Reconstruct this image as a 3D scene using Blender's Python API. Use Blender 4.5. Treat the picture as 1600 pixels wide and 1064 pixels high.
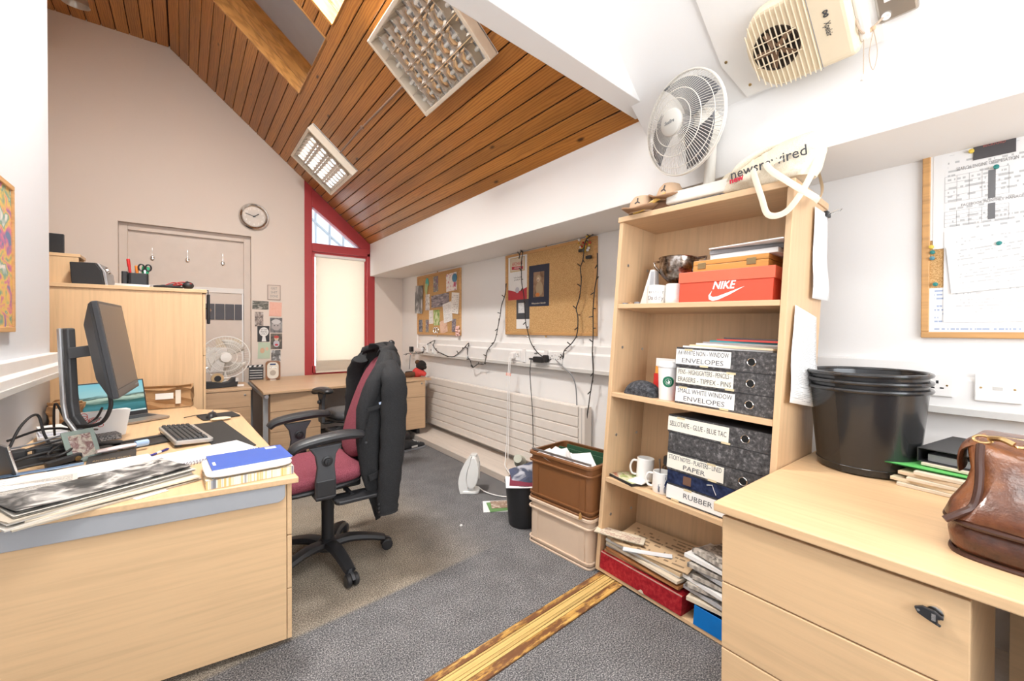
import bpy, bmesh, math, random
from mathutils import Matrix, Vector, Euler
for o in list(bpy.data.objects): bpy.data.objects.remove(o, do_unlink=True)
scene = bpy.context.scene
COL = scene.collection
rad = math.radians
PI = math.pi
random.seed(7)

# ------------------------------------------------------------------ camera
cam_d = bpy.data.cameras.new('camera'); cam = bpy.data.objects.new('camera', cam_d); COL.objects.link(cam)
cam_d.sensor_fit = 'HORIZONTAL'; cam_d.sensor_width = 36.0; cam_d.lens = 36.0*657.3/1600
cam_d.shift_y = -11.7/1600; cam_d.clip_start = 0.02
_y, _p, _r = rad(37.83), rad(0.52), rad(-0.14)
_f = Vector((math.sin(_y)*math.cos(_p), math.cos(_y)*math.cos(_p), -math.sin(_p)))
_rt = Vector((math.cos(_y), -math.sin(_y), 0)); _dn = _f.cross(_rt)
_r2 = math.cos(_r)*_rt + math.sin(_r)*_dn; _d2 = -math.sin(_r)*_rt + math.cos(_r)*_dn
cam.matrix_world = Matrix(((_r2.x, -_d2.x, -_f.x, 0), (_r2.y, -_d2.y, -_f.y, 0), (_r2.z, -_d2.z, -_f.z, 1.36), (0, 0, 0, 1)))
scene.camera = cam

# ------------------------------------------------------------------ world and light
world = bpy.data.worlds.new('overcast_sky'); scene.world = world; world.use_nodes = True
wn = world.node_tree; wn.nodes.clear()
wo = wn.nodes.new('ShaderNodeOutputWorld'); wb = wn.nodes.new('ShaderNodeBackground')
wb.inputs['Color'].default_value = (0.86, 0.93, 1.0, 1); wb.inputs['Strength'].default_value = 2.6
wn.links.new(wb.outputs[0], wo.inputs[0])
scene.view_settings.view_transform = 'Standard'; scene.view_settings.look = 'None'
scene.view_settings.gamma = 1.0; scene.view_settings.use_curve_mapping = False
scene.view_settings.exposure = 0.68

def area(name, loc, target, sx, sy, power, col):
    d = bpy.data.lights.new(name, 'AREA'); d.shape = 'RECTANGLE'; d.size = sx; d.size_y = sy
    d.energy = power; d.color = col
    o = bpy.data.objects.new(name, d); COL.objects.link(o); o.location = loc
    o.rotation_euler = (Vector(target)-Vector(loc)).to_track_quat('-Z', 'Y').to_euler()
    return o
# daylight through an added roof light over the near bay, the windows behind the camera and the far roof lights
area('added_near_roof_light', (0.55, 0.15, 4.02), (0.75, 0.25, 0), 1.1, 1.3, 46, (1.0, 0.97, 0.93))  # unseen roof light, added to brighten the near bay
area('daylight_rear_window', (0.9, -1.36, 1.75), (0.9, 3, 1.35), 2.4, 1.3, 26, (0.95, 0.97, 1.0))
area('daylight_far_roof_light', (0.46, 2.85, 4.36), (2.3, 3.7, 0.6), 0.7, 0.9, 175, (1.0, 0.97, 0.93))
area('daylight_blind_window', (1.7, 6.32, 1.6), (1.7, 0, 1.5), 0.7, 1.5, 14, (1.0, 0.97, 0.92))

# ------------------------------------------------------------------ node helpers and materials
def new_mat(name):
    m = bpy.data.materials.new(name); m.use_nodes = True
    nt = m.node_tree; nt.nodes.clear()
    out = nt.nodes.new('ShaderNodeOutputMaterial'); b = nt.nodes.new('ShaderNodeBsdfPrincipled')
    nt.links.new(b.outputs[0], out.inputs[0])
    return m, nt, b, out
def N(nt, typ, ins=None, **props):
    n = nt.nodes.new('ShaderNode'+typ)
    for k, v in props.items(): setattr(n, k, v)
    for k, v in (ins or {}).items():
        s = n.inputs[k]
        if hasattr(v, 'is_linked') or hasattr(v, 'links'): nt.links.new(v, s)
        else: s.default_value = v
    return n
def mth(nt, op, a, b=0.0, c=None):
    n = nt.nodes.new('ShaderNodeMath'); n.operation = op
    for i, v in enumerate((a, b, c)):
        if v is None: continue
        if hasattr(v, 'links'): nt.links.new(v, n.inputs[i])
        else: n.inputs[i].default_value = v
    return n.outputs[0]
def ramp(nt, fac, stops, interp='LINEAR'):
    n = nt.nodes.new('ShaderNodeValToRGB'); cr = n.color_ramp; cr.interpolation = interp
    while len(cr.elements) < len(stops): cr.elements.new(0.5)
    for e, (p, c) in zip(cr.elements, stops): e.position = p; e.color = (c[0], c[1], c[2], 1)
    nt.links.new(fac, n.inputs[0]); return n.outputs[0]
def mixc(nt, fac, a, b):
    n = nt.nodes.new('ShaderNodeMix'); n.data_type = 'RGBA'
    for i, v in ((0, fac), (6, a), (7, b)):
        if hasattr(v, 'links'): nt.links.new(v, n.inputs[i])
        else: n.inputs[i].default_value = v if i == 0 else (v[0], v[1], v[2], 1)
    return n.outputs[2]
def coords(nt, which='Object', scale=(1, 1, 1), loc=(0, 0, 0), rnd=0.0):
    tc = nt.nodes.new('ShaderNodeTexCoord'); v = tc.outputs[which]
    if rnd:
        oi = nt.nodes.new('ShaderNodeObjectInfo'); r = mth(nt, 'MULTIPLY', oi.outputs['Random'], rnd)
        cx = N(nt, 'CombineXYZ', {0: r, 1: r, 2: r}); v = N(nt, 'VectorMath', {0: v, 1: cx.outputs[0]}, operation='ADD').outputs[0]
    mp = N(nt, 'Mapping', {'Vector': v, 'Location': loc, 'Scale': scale}); return mp.outputs[0]
def bump(nt, b, h, strength=0.2, dist=0.01):
    n = N(nt, 'Bump', {'Height': h, 'Strength': strength, 'Distance': dist}); nt.links.new(n.outputs[0], b.inputs['Normal'])
def noise(nt, vec, scale, detail=2.0, rough=0.5):
    return N(nt, 'TexNoise', {'Vector': vec, 'Scale': scale, 'Detail': detail, 'Roughness': rough}).outputs[0]
_MC = {}
def plain(name, col, rough=0.5, metal=0.0, spec=0.5, bmp=0.0, bscale=200, alpha=1.0, trans=0.0, coat=0.0, emit=None, var=0.06):
    if name in _MC: return _MC[name]
    m, nt, b, out = new_mat(name); _MC[name] = m
    b.inputs['Roughness'].default_value = rough; b.inputs['Metallic'].default_value = metal
    b.inputs['Specular IOR Level'].default_value = spec; b.inputs['Transmission Weight'].default_value = trans
    b.inputs['Coat Weight'].default_value = coat; b.inputs['Alpha'].default_value = alpha
    v = coords(nt, 'Object'); nz = noise(nt, v, 9.0, 3.0)
    c = mixc(nt, nz, [x*(1-var) for x in col], [min(1, x*(1+var)) for x in col]); nt.links.new(c, b.inputs['Base Color'])
    if bmp: bump(nt, b, noise(nt, v, bscale, 3.0), bmp, 0.004)
    if emit: b.inputs['Emission Color'].default_value = (*emit[:3], 1); b.inputs['Emission Strength'].default_value = emit[3]
    return m
def plaster(name, col):
    if name in _MC: return _MC[name]
    m, nt, b, out = new_mat(name); _MC[name] = m
    v = coords(nt, 'Object'); n1 = noise(nt, v, 1.3, 4.0); n2 = noise(nt, v, 180.0, 2.0)
    c = mixc(nt, n1, [x*0.97 for x in col], [min(1, x*1.03) for x in col]); nt.links.new(c, b.inputs['Base Color'])
    b.inputs['Roughness'].default_value = 0.85; b.inputs['Specular IOR Level'].default_value = 0.25
    bump(nt, b, n2, 0.12, 0.003); return m
def veneer(name, col, axis=0, rough=0.42, dark=0.86, fine=1.0):
    """pale office beech laminate; axis = direction of the grain in object space"""
    if name in _MC: return _MC[name]
    m, nt, b, out = new_mat(name); _MC[name] = m
    sc = [55.0*fine, 55.0*fine, 55.0*fine]; sc[axis] = 2.2
    v = coords(nt, 'Object', sc, rnd=3.0); n1 = noise(nt, v, 1.0, 4.0, 0.6)
    sc2 = [7.0, 7.0, 7.0]; sc2[axis] = 0.6
    n2 = noise(nt, coords(nt, 'Object', sc2, rnd=3.0), 1.0, 2.0)
    f = mth(nt, 'ADD', mth(nt, 'MULTIPLY', n1, 0.7), mth(nt, 'MULTIPLY', n2, 0.3))
    c = ramp(nt, f, [(0.3, [x*dark for x in col]), (0.52, col), (0.75, [min(1, x*1.08) for x in col])])
    nt.links.new(c, b.inputs['Base Color']); b.inputs['Roughness'].default_value = rough
    bump(nt, b, n1, 0.04, 0.002); return m
def pine(name, c1, c2, c3, axis=1):
    """varnished softwood boards: cathedral grain, knots, a tone of its own for each board"""
    if name in _MC: return _MC[name]
    m, nt, b, out = new_mat(name); _MC[name] = m
    oi = nt.nodes.new('ShaderNodeObjectInfo')
    sc = [7.0, 7.0, 7.0]; sc[axis] = 0.75
    v = coords(nt, 'Object', sc, rnd=37.0)
    dis = noise(nt, v, 1.1, 2.0)
    rings = N(nt, 'TexWave', {'Vector': v, 'Scale': 2.6, 'Distortion': 9.0, 'Detail': 2.0, 'Detail Scale': 1.2}, wave_type='BANDS', bands_direction='X').outputs[1]
    sf = [120.0, 120.0, 120.0]; sf[axis] = 5.0
    fine = noise(nt, coords(nt, 'Object', sf, rnd=37.0), 1.0, 3.0)
    g = mth(nt, 'ADD', mth(nt, 'MULTIPLY', rings, 0.5), mth(nt, 'MULTIPLY', fine, 0.5))
    base = mixc(nt, oi.outputs['Random'], c1, c2)
    sk = [7.0, 7.0, 7.0]; sk[axis] = 2.6
    vk = N(nt, 'TexVoronoi', {'Vector': coords(nt, 'Object', sk, rnd=91.0), 'Scale': 0.75}).outputs['Distance']
    knot = ramp(nt, vk, [(0.035, (1, 1, 1)), (0.085, (0, 0, 0))])
    col = mixc(nt, ramp(nt, g, [(0.30, (0.55, 0.55, 0.55)), (0.55, (0, 0, 0))]), base, c3)
    bl = ramp(nt, dis, [(0.35, (0.80, 0.80, 0.80)), (0.65, (1.1, 1.1, 1.1))])
    col = N(nt, 'Mix', {6: col, 7: bl, 0: 1.0}, data_type='RGBA', blend_type='MULTIPLY').outputs[2]
    col = mixc(nt, knot, col, [x*0.25 for x in c3])
    nt.links.new(col, b.inputs['Base Color']); b.inputs['Roughness'].default_value = 0.33
    b.inputs['Coat Weight'].default_value = 0.15
    bump(nt, b, g, 0.06, 0.002); return m
def speckle(name, cols, scale, rough=0.9, bmp=0.3, detail=2.0, big=None, stretch=(1, 1, 1)):
    """mottled stuff: carpet, cork, wool, marbled board"""
    if name in _MC: return _MC[name]
    m, nt, b, out = new_mat(name); _MC[name] = m
    v = coords(nt, 'Object', stretch, rnd=5.0); n1 = noise(nt, v, scale, detail, 0.65)
    k = len(cols); stops = [(0.34+0.32*i/(k-1), c) for i, c in enumerate(cols)]
    c = ramp(nt, n1, stops)
    if big:
        n2 = noise(nt, v, big[0], 3.0); f = ramp(nt, n2, [(0.35, [big[1]]*3), (0.65, [big[2]]*3)])
        c = N(nt, 'Mix', {6: c, 7: f, 0: 1.0}, data_type='RGBA', blend_type='MULTIPLY').outputs[2]
    nt.links.new(c, b.inputs['Base Color']); b.inputs['Roughness'].default_value = rough
    b.inputs['Specular IOR Level'].default_value = 0.25
    if bmp: bump(nt, b, n1, bmp, 0.004)
    return m
def printed(name, paper=(0.9, 0.89, 0.87), ink=(0.25, 0.25, 0.27), rows=30, density=0.5, axes=(0, 1), margin=0.08, words=26, rough=0.7):
    """paper with rows of tiny print, in generated coordinates"""
    if name in _MC: return _MC[name]
    m, nt, b, out = new_mat(name); _MC[name] = m
    tc = nt.nodes.new('ShaderNodeTexCoord'); sp = N(nt, 'SeparateXYZ', {0: tc.outputs['Generated']})
    x, y = sp.outputs[axes[0]], sp.outputs[axes[1]]
    yy = mth(nt, 'MULTIPLY', y, rows); fr = mth(nt, 'FRACT', yy); fl = mth(nt, 'FLOOR', yy)
    line = mth(nt, 'LESS_THAN', fr, 0.45)
    cx = N(nt, 'CombineXYZ', {0: mth(nt, 'MULTIPLY', x, words), 1: mth(nt, 'MULTIPLY', fl, 7.31), 2: 0.0})
    w = N(nt, 'TexNoise', {'Vector': cx.outputs[0], 'Scale': 1.0, 'Detail': 1.0}).outputs[0]
    wm = mth(nt, 'GREATER_THAN', w, 1.0-density)
    cx2 = N(nt, 'CombineXYZ', {0: mth(nt, 'MULTIPLY', x, 3.0), 1: mth(nt, 'MULTIPLY', fl, 3.7), 2: 4.0})
    wl = mth(nt, 'GREATER_THAN', N(nt, 'TexNoise', {'Vector': cx2.outputs[0], 'Scale': 1.0, 'Detail': 0.0}).outputs[0], 0.38)
    mg = mth(nt, 'MULTIPLY', mth(nt, 'LESS_THAN', mth(nt, 'ABSOLUTE', mth(nt, 'SUBTRACT', x, 0.5)), 0.5-margin),
             mth(nt, 'LESS_THAN', mth(nt, 'ABSOLUTE', mth(nt, 'SUBTRACT', y, 0.5)), 0.5-margin))
    f = mth(nt, 'MULTIPLY', mth(nt, 'MULTIPLY', line, wm), mth(nt, 'MULTIPLY', wl, mg))
    nt.links.new(mixc(nt, f, paper, ink), b.inputs['Base Color']); b.inputs['Roughness'].default_value = rough
    return m
def picture(name, stops, scale=2.0, detail=4.0, seed=0.0, rough=0.45, dist=0.6, stretch=(1, 1, 0)):
    """a printed photograph too small to read: blotches of its colours"""
    if name in _MC: return _MC[name]
    m, nt, b, out = new_mat(name); _MC[name] = m
    v = coords(nt, 'Generated', stretch, (seed, seed*1.7, seed*0.6))
    n1 = N(nt, 'TexNoise', {'Vector': v, 'Scale': scale, 'Detail': detail, 'Distortion': dist}).outputs[0]
    k = len(stops); c = ramp(nt, n1, [(0.3+0.4*i/(k-1), s) for i, s in enumerate(stops)])
    nt.links.new(c, b.inputs['Base Color']); b.inputs['Roughness'].default_value = rough
    return m

# ------------------------------------------------------------------ mesh helpers
class MB:
    def __init__(self): self.v = []; self.f = []; self.mi = []; self.cur = 0
    def add(self, vs, fs, M=None):
        n = len(self.v)
        self.v += [tuple((M @ Vector(p)) if M is not None else p) for p in vs]
        self.f += [tuple(i+n for i in f) for f in fs]; self.mi += [self.cur]*len(fs); return self
    def mat(self, i): self.cur = i; return self
    def box(self, mn, mx, M=None):
        a, b, c = mn; d, e, f = mx
        vs = [(a,b,c),(d,b,c),(d,e,c),(a,e,c),(a,b,f),(d,b,f),(d,e,f),(a,e,f)]
        return self.add(vs, [(0,3,2,1),(4,5,6,7),(0,1,5,4),(1,2,6,5),(2,3,7,6),(3,0,4,7)], M)
    def cbox(self, c, s, M=None):
        return self.box([c[i]-s[i]/2 for i in range(3)], [c[i]+s[i]/2 for i in range(3)], M)
    def rbox(self, mn, mx, r, seg=3, M=None):
        """box with rounded vertical edges"""
        a, b, c = mn; d, e, f = mx; pts = []
        for cx, cy, a0 in ((d-r, e-r, 0), (a+r, e-r, 90), (a+r, b+r, 180), (d-r, b+r, 270)):
            for i in range(seg+1):
                t = rad(a0+90*i/seg); pts.append((cx+r*math.cos(t), cy+r*math.sin(t)))
        return self.prism(pts, c, f, M)
    def prism(self, pts, z0, z1, M=None):
        n = len(pts); vs = [(p[0], p[1], z0) for p in pts]+[(p[0], p[1], z1) for p in pts]
        fs = [tuple(range(n-1, -1, -1)), tuple(range(n, 2*n))]+[(i, (i+1) % n, n+(i+1) % n, n+i) for i in range(n)]
        return self.add(vs, fs, M)
    def lathe(self, prof, n=24, M=None, caps=True, a0=0.0, a1=360.0):
        full = abs(a1-a0) >= 359.9; m = n if full else n+1; vs = []; fs = []
        for r, z in prof:
            for i in range(m):
                t = rad(a0+(a1-a0)*i/n); vs.append((r*math.cos(t), r*math.sin(t), z))
        for j in range(len(prof)-1):
            for i in range(n if full else m-1):
                k = (i+1) % m; fs.append((j*m+i, j*m+k, (j+1)*m+k, (j+1)*m+i))
        if caps and full:
            if prof[0][0] > 1e-6: fs.append(tuple(range(m-1, -1, -1)))
            if prof[-1][0] > 1e-6: fs.append(tuple((len(prof)-1)*m+i for i in range(m)))
        return self.add(vs, fs, M)
    def tube(self, path, r, n=8, closed=False, M=None, sx=1.0, sy=1.0, up=None):
        P = [Vector(p) for p in path]; L = len(P); vs = []; fs = []; prev = None
        for i, p in enumerate(P):
            a = P[i-1] if (i > 0 or closed) else P[i]; b = P[(i+1) % L] if (i < L-1 or closed) else P[i]
            t = (b-a); t = t.normalized() if t.length > 1e-9 else Vector((0, 0, 1))
            if prev is None:
                u = Vector(up) if up else (Vector((0, 0, 1)) if abs(t.z) < 0.9 else Vector((1, 0, 0)))
            else: u = prev
            u = (u-t*u.dot(t)); u = u.normalized() if u.length > 1e-6 else t.orthogonal().normalized(); prev = u; w = t.cross(u)
            rr = r[i] if isinstance(r, (list, tuple)) else r
            for k in range(n):
                q = 2*PI*k/n; vs.append(tuple(p+w*(math.cos(q)*rr*sx)+u*(math.sin(q)*rr*sy)))
        for i in range(L if closed else L-1):
            for k in range(n):
                j = (i+1) % L; fs.append((i*n+k, i*n+(k+1) % n, j*n+(k+1) % n, j*n+k))
        if not closed: fs += [tuple(range(n-1, -1, -1)), tuple((L-1)*n+k for k in range(n))]
        return self.add(vs, fs, M)
    def grid(self, rows, M=None, closed_u=False):
        """rows: list of lists of points -> open sheet"""
        a = len(rows); b = len(rows[0]); vs = [p for r in rows for p in r]; fs = []
        for i in range(a-1):
            for j in range(b if closed_u else b-1):
                k = (j+1) % b; fs.append((i*b+j, i*b+k, (i+1)*b+k, (i+1)*b+j))
        return self.add(vs, fs, M)
    def sphere(self, c, r, n=16, m=10, M=None, s=(1, 1, 1)):
        vs = []; fs = []
        for j in range(m+1):
            t = PI*j/m
            for i in range(n):
                q = 2*PI*i/n; vs.append((c[0]+s[0]*r*math.sin(t)*math.cos(q), c[1]+s[1]*r*math.sin(t)*math.sin(q), c[2]+s[2]*r*math.cos(t)))
        for j in range(m):
            for i in range(n): fs.append((j*n+i, (j+1)*n+i, (j+1)*n+(i+1) % n, j*n+(i+1) % n))
        return self.add(vs, fs, M)
    def build(self, name, mats, parent=None, M=None, smooth=False, bevel=0.0, seg=2, solid=0.0, subd=0, weld=False, angle=35):
        me = bpy.data.meshes.new(name); me.from_pydata(self.v, [], self.f); me.update()
        if not isinstance(mats, (list, tuple)): mats = [mats]
        for m in mats: me.materials.append(m)
        if len(mats) > 1: me.polygons.foreach_set('material_index', self.mi)
        bm = bmesh.new(); bm.from_mesh(me)
        if weld: bmesh.ops.remove_doubles(bm, verts=bm.verts, dist=1e-5)
        bmesh.ops.recalc_face_normals(bm, faces=bm.faces); bm.to_mesh(me); bm.free()
        if smooth:
            me.polygons.foreach_set('use_smooth', [True]*len(me.polygons))
            try: me.set_sharp_from_angle(angle=rad(angle))
            except Exception: pass
        o = bpy.data.objects.new(name, me); COL.objects.link(o)
        if parent is not None: o.parent = parent
        if M is not None: o.matrix_local = M
        if subd: s = o.modifiers.new('subdivision', 'SUBSURF'); s.levels = subd; s.render_levels = subd
        if solid: s = o.modifiers.new('solidify', 'SOLIDIFY'); s.thickness = solid; s.offset = 0.0
        if bevel: s = o.modifiers.new('bevel', 'BEVEL'); s.width = bevel; s.segments = seg; s.limit_method = 'ANGLE'; s.angle_limit = rad(40)
        return o
def tag(o, label, cat, group=None):
    o['label'] = label; o['category'] = cat
    if group: o['group'] = group
    return o
def thing(name, label, cat, M=None, group=None):
    o = bpy.data.objects.new(name, None); COL.objects.link(o); o.empty_display_size = 0.05
    if M is not None: o.matrix_world = M if isinstance(M, Matrix) else Matrix.Translation(M)
    return tag(o, label, cat, group)
def struct(o): o['kind'] = 'structure'; return o
def T(x, y, z): return Matrix.Translation((x, y, z))
def RX(d): return Matrix.Rotation(rad(d), 4, 'X')
def RY(d): return Matrix.Rotation(rad(d), 4, 'Y')
def RZ(d): return Matrix.Rotation(rad(d), 4, 'Z')
def frame(o, x, y, z=None):
    """matrix with origin o, x axis x, y axis y"""
    x = Vector(x).normalized(); y = Vector(y); y = (y-x*y.dot(x)).normalized(); z = x.cross(y)
    return Matrix(((x.x, y.x, z.x, o[0]), (x.y, y.y, z.y, o[1]), (x.z, y.z, z.z, o[2]), (0, 0, 0, 1)))
# sheets on walls: local x = right as seen, local y = up, local z = towards the viewer
def on_right(y, z, x): return frame((x, y, z), (0, -1, 0), (0, 0, 1))
def on_far(x, z, y): return frame((x, y, z), (1, 0, 0), (0, 0, 1))
def lettering(txt, size, mat, parent, M, name='lettering', ext=0.0006, width=None, shear=0.0, align='CENTER', bold=0.0, spacing=1.0):
    c = bpy.data.curves.new('txt', 'FONT'); c.body = txt; c.size = size; c.extrude = ext; c.align_x = align; c.align_y = 'CENTER'
    c.shear = shear; c.offset = bold; c.resolution_u = 2; c.space_character = spacing
    t = bpy.data.objects.new('txt', c); COL.objects.link(t)
    dg = bpy.context.evaluated_depsgraph_get(); me = bpy.data.meshes.new_from_object(t.evaluated_get(dg))
    bpy.data.objects.remove(t, do_unlink=True); bpy.data.curves.remove(c)
    if width and me.vertices:
        xs = [v.co.x for v in me.vertices]; s = width/max(1e-6, max(xs)-min(xs))
        for v in me.vertices: v.co.x *= s
    me.materials.clear(); me.materials.append(mat); me.name = name
    o = bpy.data.objects.new(name, me); COL.objects.link(o)
    if parent is not None: o.parent = parent
    o.matrix_local = M; return o
def sheet(w, h, t=0.0012, curl=0.0, n=1):
    """a sheet of paper lying in local xy, centred; curl lifts the far corners"""
    mb = MB()
    if n <= 1 and not curl: return mb.box((-w/2, -h/2, 0), (w/2, h/2, t))
    rows = []
    for s in (0, 1):
        for i in range(n+1):
            rows.append([(-w/2+w*j/n, -h/2+h*i/n, s*t+curl*((2*j/n-1)**2*0.6+(2*i/n-1)**2*0.4)) for j in range(n+1)])
    mb.grid(rows[:n+1]); mb.grid(rows[n+1:])
    return mb
def smoothpath(pts, k=6, closed=False):
    P = [Vector(p) for p in pts]; out = []; L = len(P); rng = range(L if closed else L-1)
    for i in rng:
        p0 = P[(i-1) % L] if (i > 0 or closed) else P[0]; p1 = P[i]; p2 = P[(i+1) % L]; p3 = P[(i+2) % L] if (i+2 < L or closed) else P[-1]
        for j in range(k):
            t = j/k; out.append(tuple(0.5*((2*p1)+(p2-p0)*t+(2*p0-5*p1+4*p2-p3)*t*t+(3*p1-p0-3*p2+p3)*t**3)))
    if not closed: out.append(tuple(P[-1]))
    return out

# colours and shared materials
WHITE = plaster('white_plaster', (0.84, 0.82, 0.80))
LWHITE = plaster('dimmed_white_plaster', (0.70, 0.71, 0.735))  # same white paint; the left wall's dimmer, bluish light is put into its colour
BEIGE = plaster('beige_plaster', (0.74, 0.655, 0.585))
DOORP = plain('beige_gloss_paint', (0.66, 0.57, 0.50), 0.45)
PVC = plain('white_plastic', (0.84, 0.82, 0.80), 0.38)
PVCG = plain('pale_grey_plastic', (0.62, 0.60, 0.57), 0.45)
CREAM = plain('cream_plastic', (0.80, 0.72, 0.60), 0.4)
BLACKP = plain('black_plastic', (0.022, 0.022, 0.024), 0.42)
DARKP = plain('charcoal_plastic', (0.06, 0.062, 0.068), 0.5)
GREYP = plain('grey_plastic', (0.22, 0.225, 0.235), 0.45)
CHROME = plain('chrome', (0.75, 0.74, 0.72), 0.18, 1.0)
BRASS = plain('brass', (0.70, 0.50, 0.24), 0.25, 1.0)
ALU = plain('brushed_aluminium', (0.52, 0.53, 0.55), 0.35, 0.9)
GALV = plain('grey_painted_metal', (0.36, 0.37, 0.38), 0.5, 0.2)
PAPER = plain('white_paper', (0.80, 0.79, 0.77), 0.8)
PAPERO = plain('old_paper', (0.68, 0.59, 0.46), 0.85)
CARD = plain('brown_cardboard', (0.37, 0.21, 0.095), 0.85, bmp=0.1, bscale=60)
INK = plain('black_ink', (0.05, 0.05, 0.055), 0.6)
INKG = plain('grey_ink', (0.28, 0.27, 0.27), 0.6)
RED = plain('red_gloss_paint', (0.42, 0.045, 0.05), 0.35)
BEECH = {a: veneer('beech_laminate_'+'xyz'[a], (0.71, 0.475, 0.265), a) for a in range(3)}
OAKB = {a: veneer('oak_laminate_'+'xyz'[a], (0.56, 0.37, 0.22), a, dark=0.8) for a in range(3)}
BEECHD = {a: veneer('bookcase_laminate_'+'xyz'[a], (0.67, 0.45, 0.26), a) for a in range(3)}

# ================================================================== THE SETTING
W, D, XB = 2.62, 6.10, 2.12
def carpet_mat():
    m, nt, b, out = new_mat('grey_flecked_carpet')
    v = coords(nt, 'Object'); n1 = noise(nt, v, 165.0, 2.0, 0.75); n3 = noise(nt, v, 1.7, 4.0)
    grey = ramp(nt, n1, [(0.33, (0.035, 0.035, 0.04)), (0.5, (0.13, 0.128, 0.13)), (0.67, (0.42, 0.40, 0.39))])
    tan = ramp(nt, n1, [(0.33, (0.10, 0.082, 0.062)), (0.5, (0.27, 0.23, 0.18)), (0.67, (0.56, 0.48, 0.38))])
    sp = N(nt, 'SeparateXYZ', {0: v}); x, y = sp.outputs[0], sp.outputs[1]
    def ss(val, a, bb): return N(nt, 'MapRange', {0: val, 1: a, 2: bb, 3: 0.0, 4: 1.0}, interpolation_type='SMOOTHSTEP').outputs[0]
    yl = mth(nt, 'SUBTRACT', y, mth(nt, 'MULTIPLY', x, 0.09))
    m1 = ss(yl, 1.985, 2.02)                       # crisp seam: an older, trodden piece of carpet
    m2 = mth(nt, 'SUBTRACT', 1.0, ss(x, 0.95, 1.65)); m3 = mth(nt, 'SUBTRACT', 1.0, ss(y, 3.2, 4.6))
    f = mth(nt, 'MULTIPLY', mth(nt, 'MULTIPLY', m1, m2), m3)
    f = mth(nt, 'MULTIPLY', f, mth(nt, 'ADD', 0.62, mth(nt, 'MULTIPLY', n3, 0.7)))
    n5 = ramp(nt, noise(nt, v, 7.0, 2.0), [(0.3, (0.85, 0.85, 0.85)), (0.7, (1.08, 1.08, 1.08))])
    c = mixc(nt, f, grey, tan)
    c = N(nt, 'Mix', {6: c, 7: n5, 0: 1.0}, data_type='RGBA', blend_type='MULTIPLY').outputs[2]
    nt.links.new(c, b.inputs['Base Color']); b.inputs['Roughness'].default_value = 0.95
    b.inputs['Specular IOR Level'].default_value = 0.1; bump(nt, b, n1, 0.5, 0.006); return m
floor = struct(MB().box((-1.45, -1.5, -0.1), (W+0.1, D+0.2, 0.0)).build('floor', carpet_mat()))

# bare floorboards left where a wall once stood
def worn_board():
    m, nt, b, out = new_mat('bare_varnished_floorboard')
    v = coords(nt, 'Object', (3, 60, 60), rnd=9.0); g = noise(nt, v, 1.0, 4.0, 0.6)
    c = ramp(nt, g, [(0.3, (0.20, 0.09, 0.02)), (0.48, (0.52, 0.29, 0.075)), (0.62, (0.72, 0.45, 0.14))])
    st = noise(nt, coords(nt, 'Object', (7, 26, 10), rnd=4.0), 1.0, 4.0, 0.7)
    c = mixc(nt, ramp(nt, st, [(0.42, (0, 0, 0)), (0.52, (0.95, 0.95, 0.95))]), c, (0.15, 0.06, 0.028))
    nt.links.new(c, b.inputs['Base Color']); b.inputs['Roughness'].default_value = 0.35; bump(nt, b, g, 0.15, 0.003); return m
wbm = worn_board(); clean = veneer('clean_pine_strip', (0.62, 0.42, 0.15), 0, 0.35, 0.55)
strip = struct(MB().box((-0.65, -0.078, 0.0), (1.23, 0.078, 0.003)).build('trim_1', plain('dark_floor_joint', (0.10, 0.045, 0.02), 0.7), None, T(0.75, 1.398, 0) @ RZ(3.6)))
for i, (a, b_, mt) in enumerate(((-0.078, -0.032, wbm), (-0.029, -0.016, clean), (-0.012, 0.002, clean), (0.004, 0.03, clean), (0.033, 0.042, clean), (0.045, 0.078, wbm))):
    MB().box((-0.65, a, 0.003), (1.23, b_, 0.0085)).build('floorboard', mt, strip, bevel=0.0012)

# ---- walls
wf = MB()
wf.box((-1.45, D, 0), (-0.567, D+0.25, 5.0)).box((-0.567, D, 2.505), (0.651, D+0.25, 5.0)).box((0.651, D, 0), (1.25, D+0.25, 5.0))
wf.box((1.25, D, 0), (2.19, D+0.25, 0.735)).box((2.19, D, 0), (W+0.1, D+0.25, 2.3))
wall_far = struct(wf.build('wall_far', BEIGE))
wall_right = struct(MB().box((W, -1.5, 0), (W+0.12, D+0.25, 2.7)).build('wall_right', WHITE))
bulk = struct(MB().box((XB, -1.5, 2.122), (W, D, 2.60)).build('wall_right_bulkhead', WHITE, bevel=0.004))
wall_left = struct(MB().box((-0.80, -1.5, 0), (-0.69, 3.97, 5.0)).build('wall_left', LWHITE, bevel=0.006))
struct(MB().box((-1.45, 3.85, 0), (-1.35, D, 5.0)).box((-1.45, 3.85, 0), (-0.78, 3.95, 5.0)).build('wall_alcove', BEIGE))
wb_ = MB()
wb_.box((-0.8, -1.6, 0), (-0.3, -1.5, 5.0)).box((2.1, -1.6, 0), (W, -1.5, 5.0)).box((-0.3, -1.6, 0), (2.1, -1.5, 1.1)).box((-0.3, -1.6, 2.4), (2.1, -1.5, 5.0))
struct(wb_.build('wall_back', WHITE))
# cross wall left standing above the near bay: only its upper part remains
struct(MB().prism([(-0.69, 1.205), (W, 1.437), (W, 1.567), (-0.69, 1.315)], 2.60, 5.0).build('wall_cross', WHITE, bevel=0.004))

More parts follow.
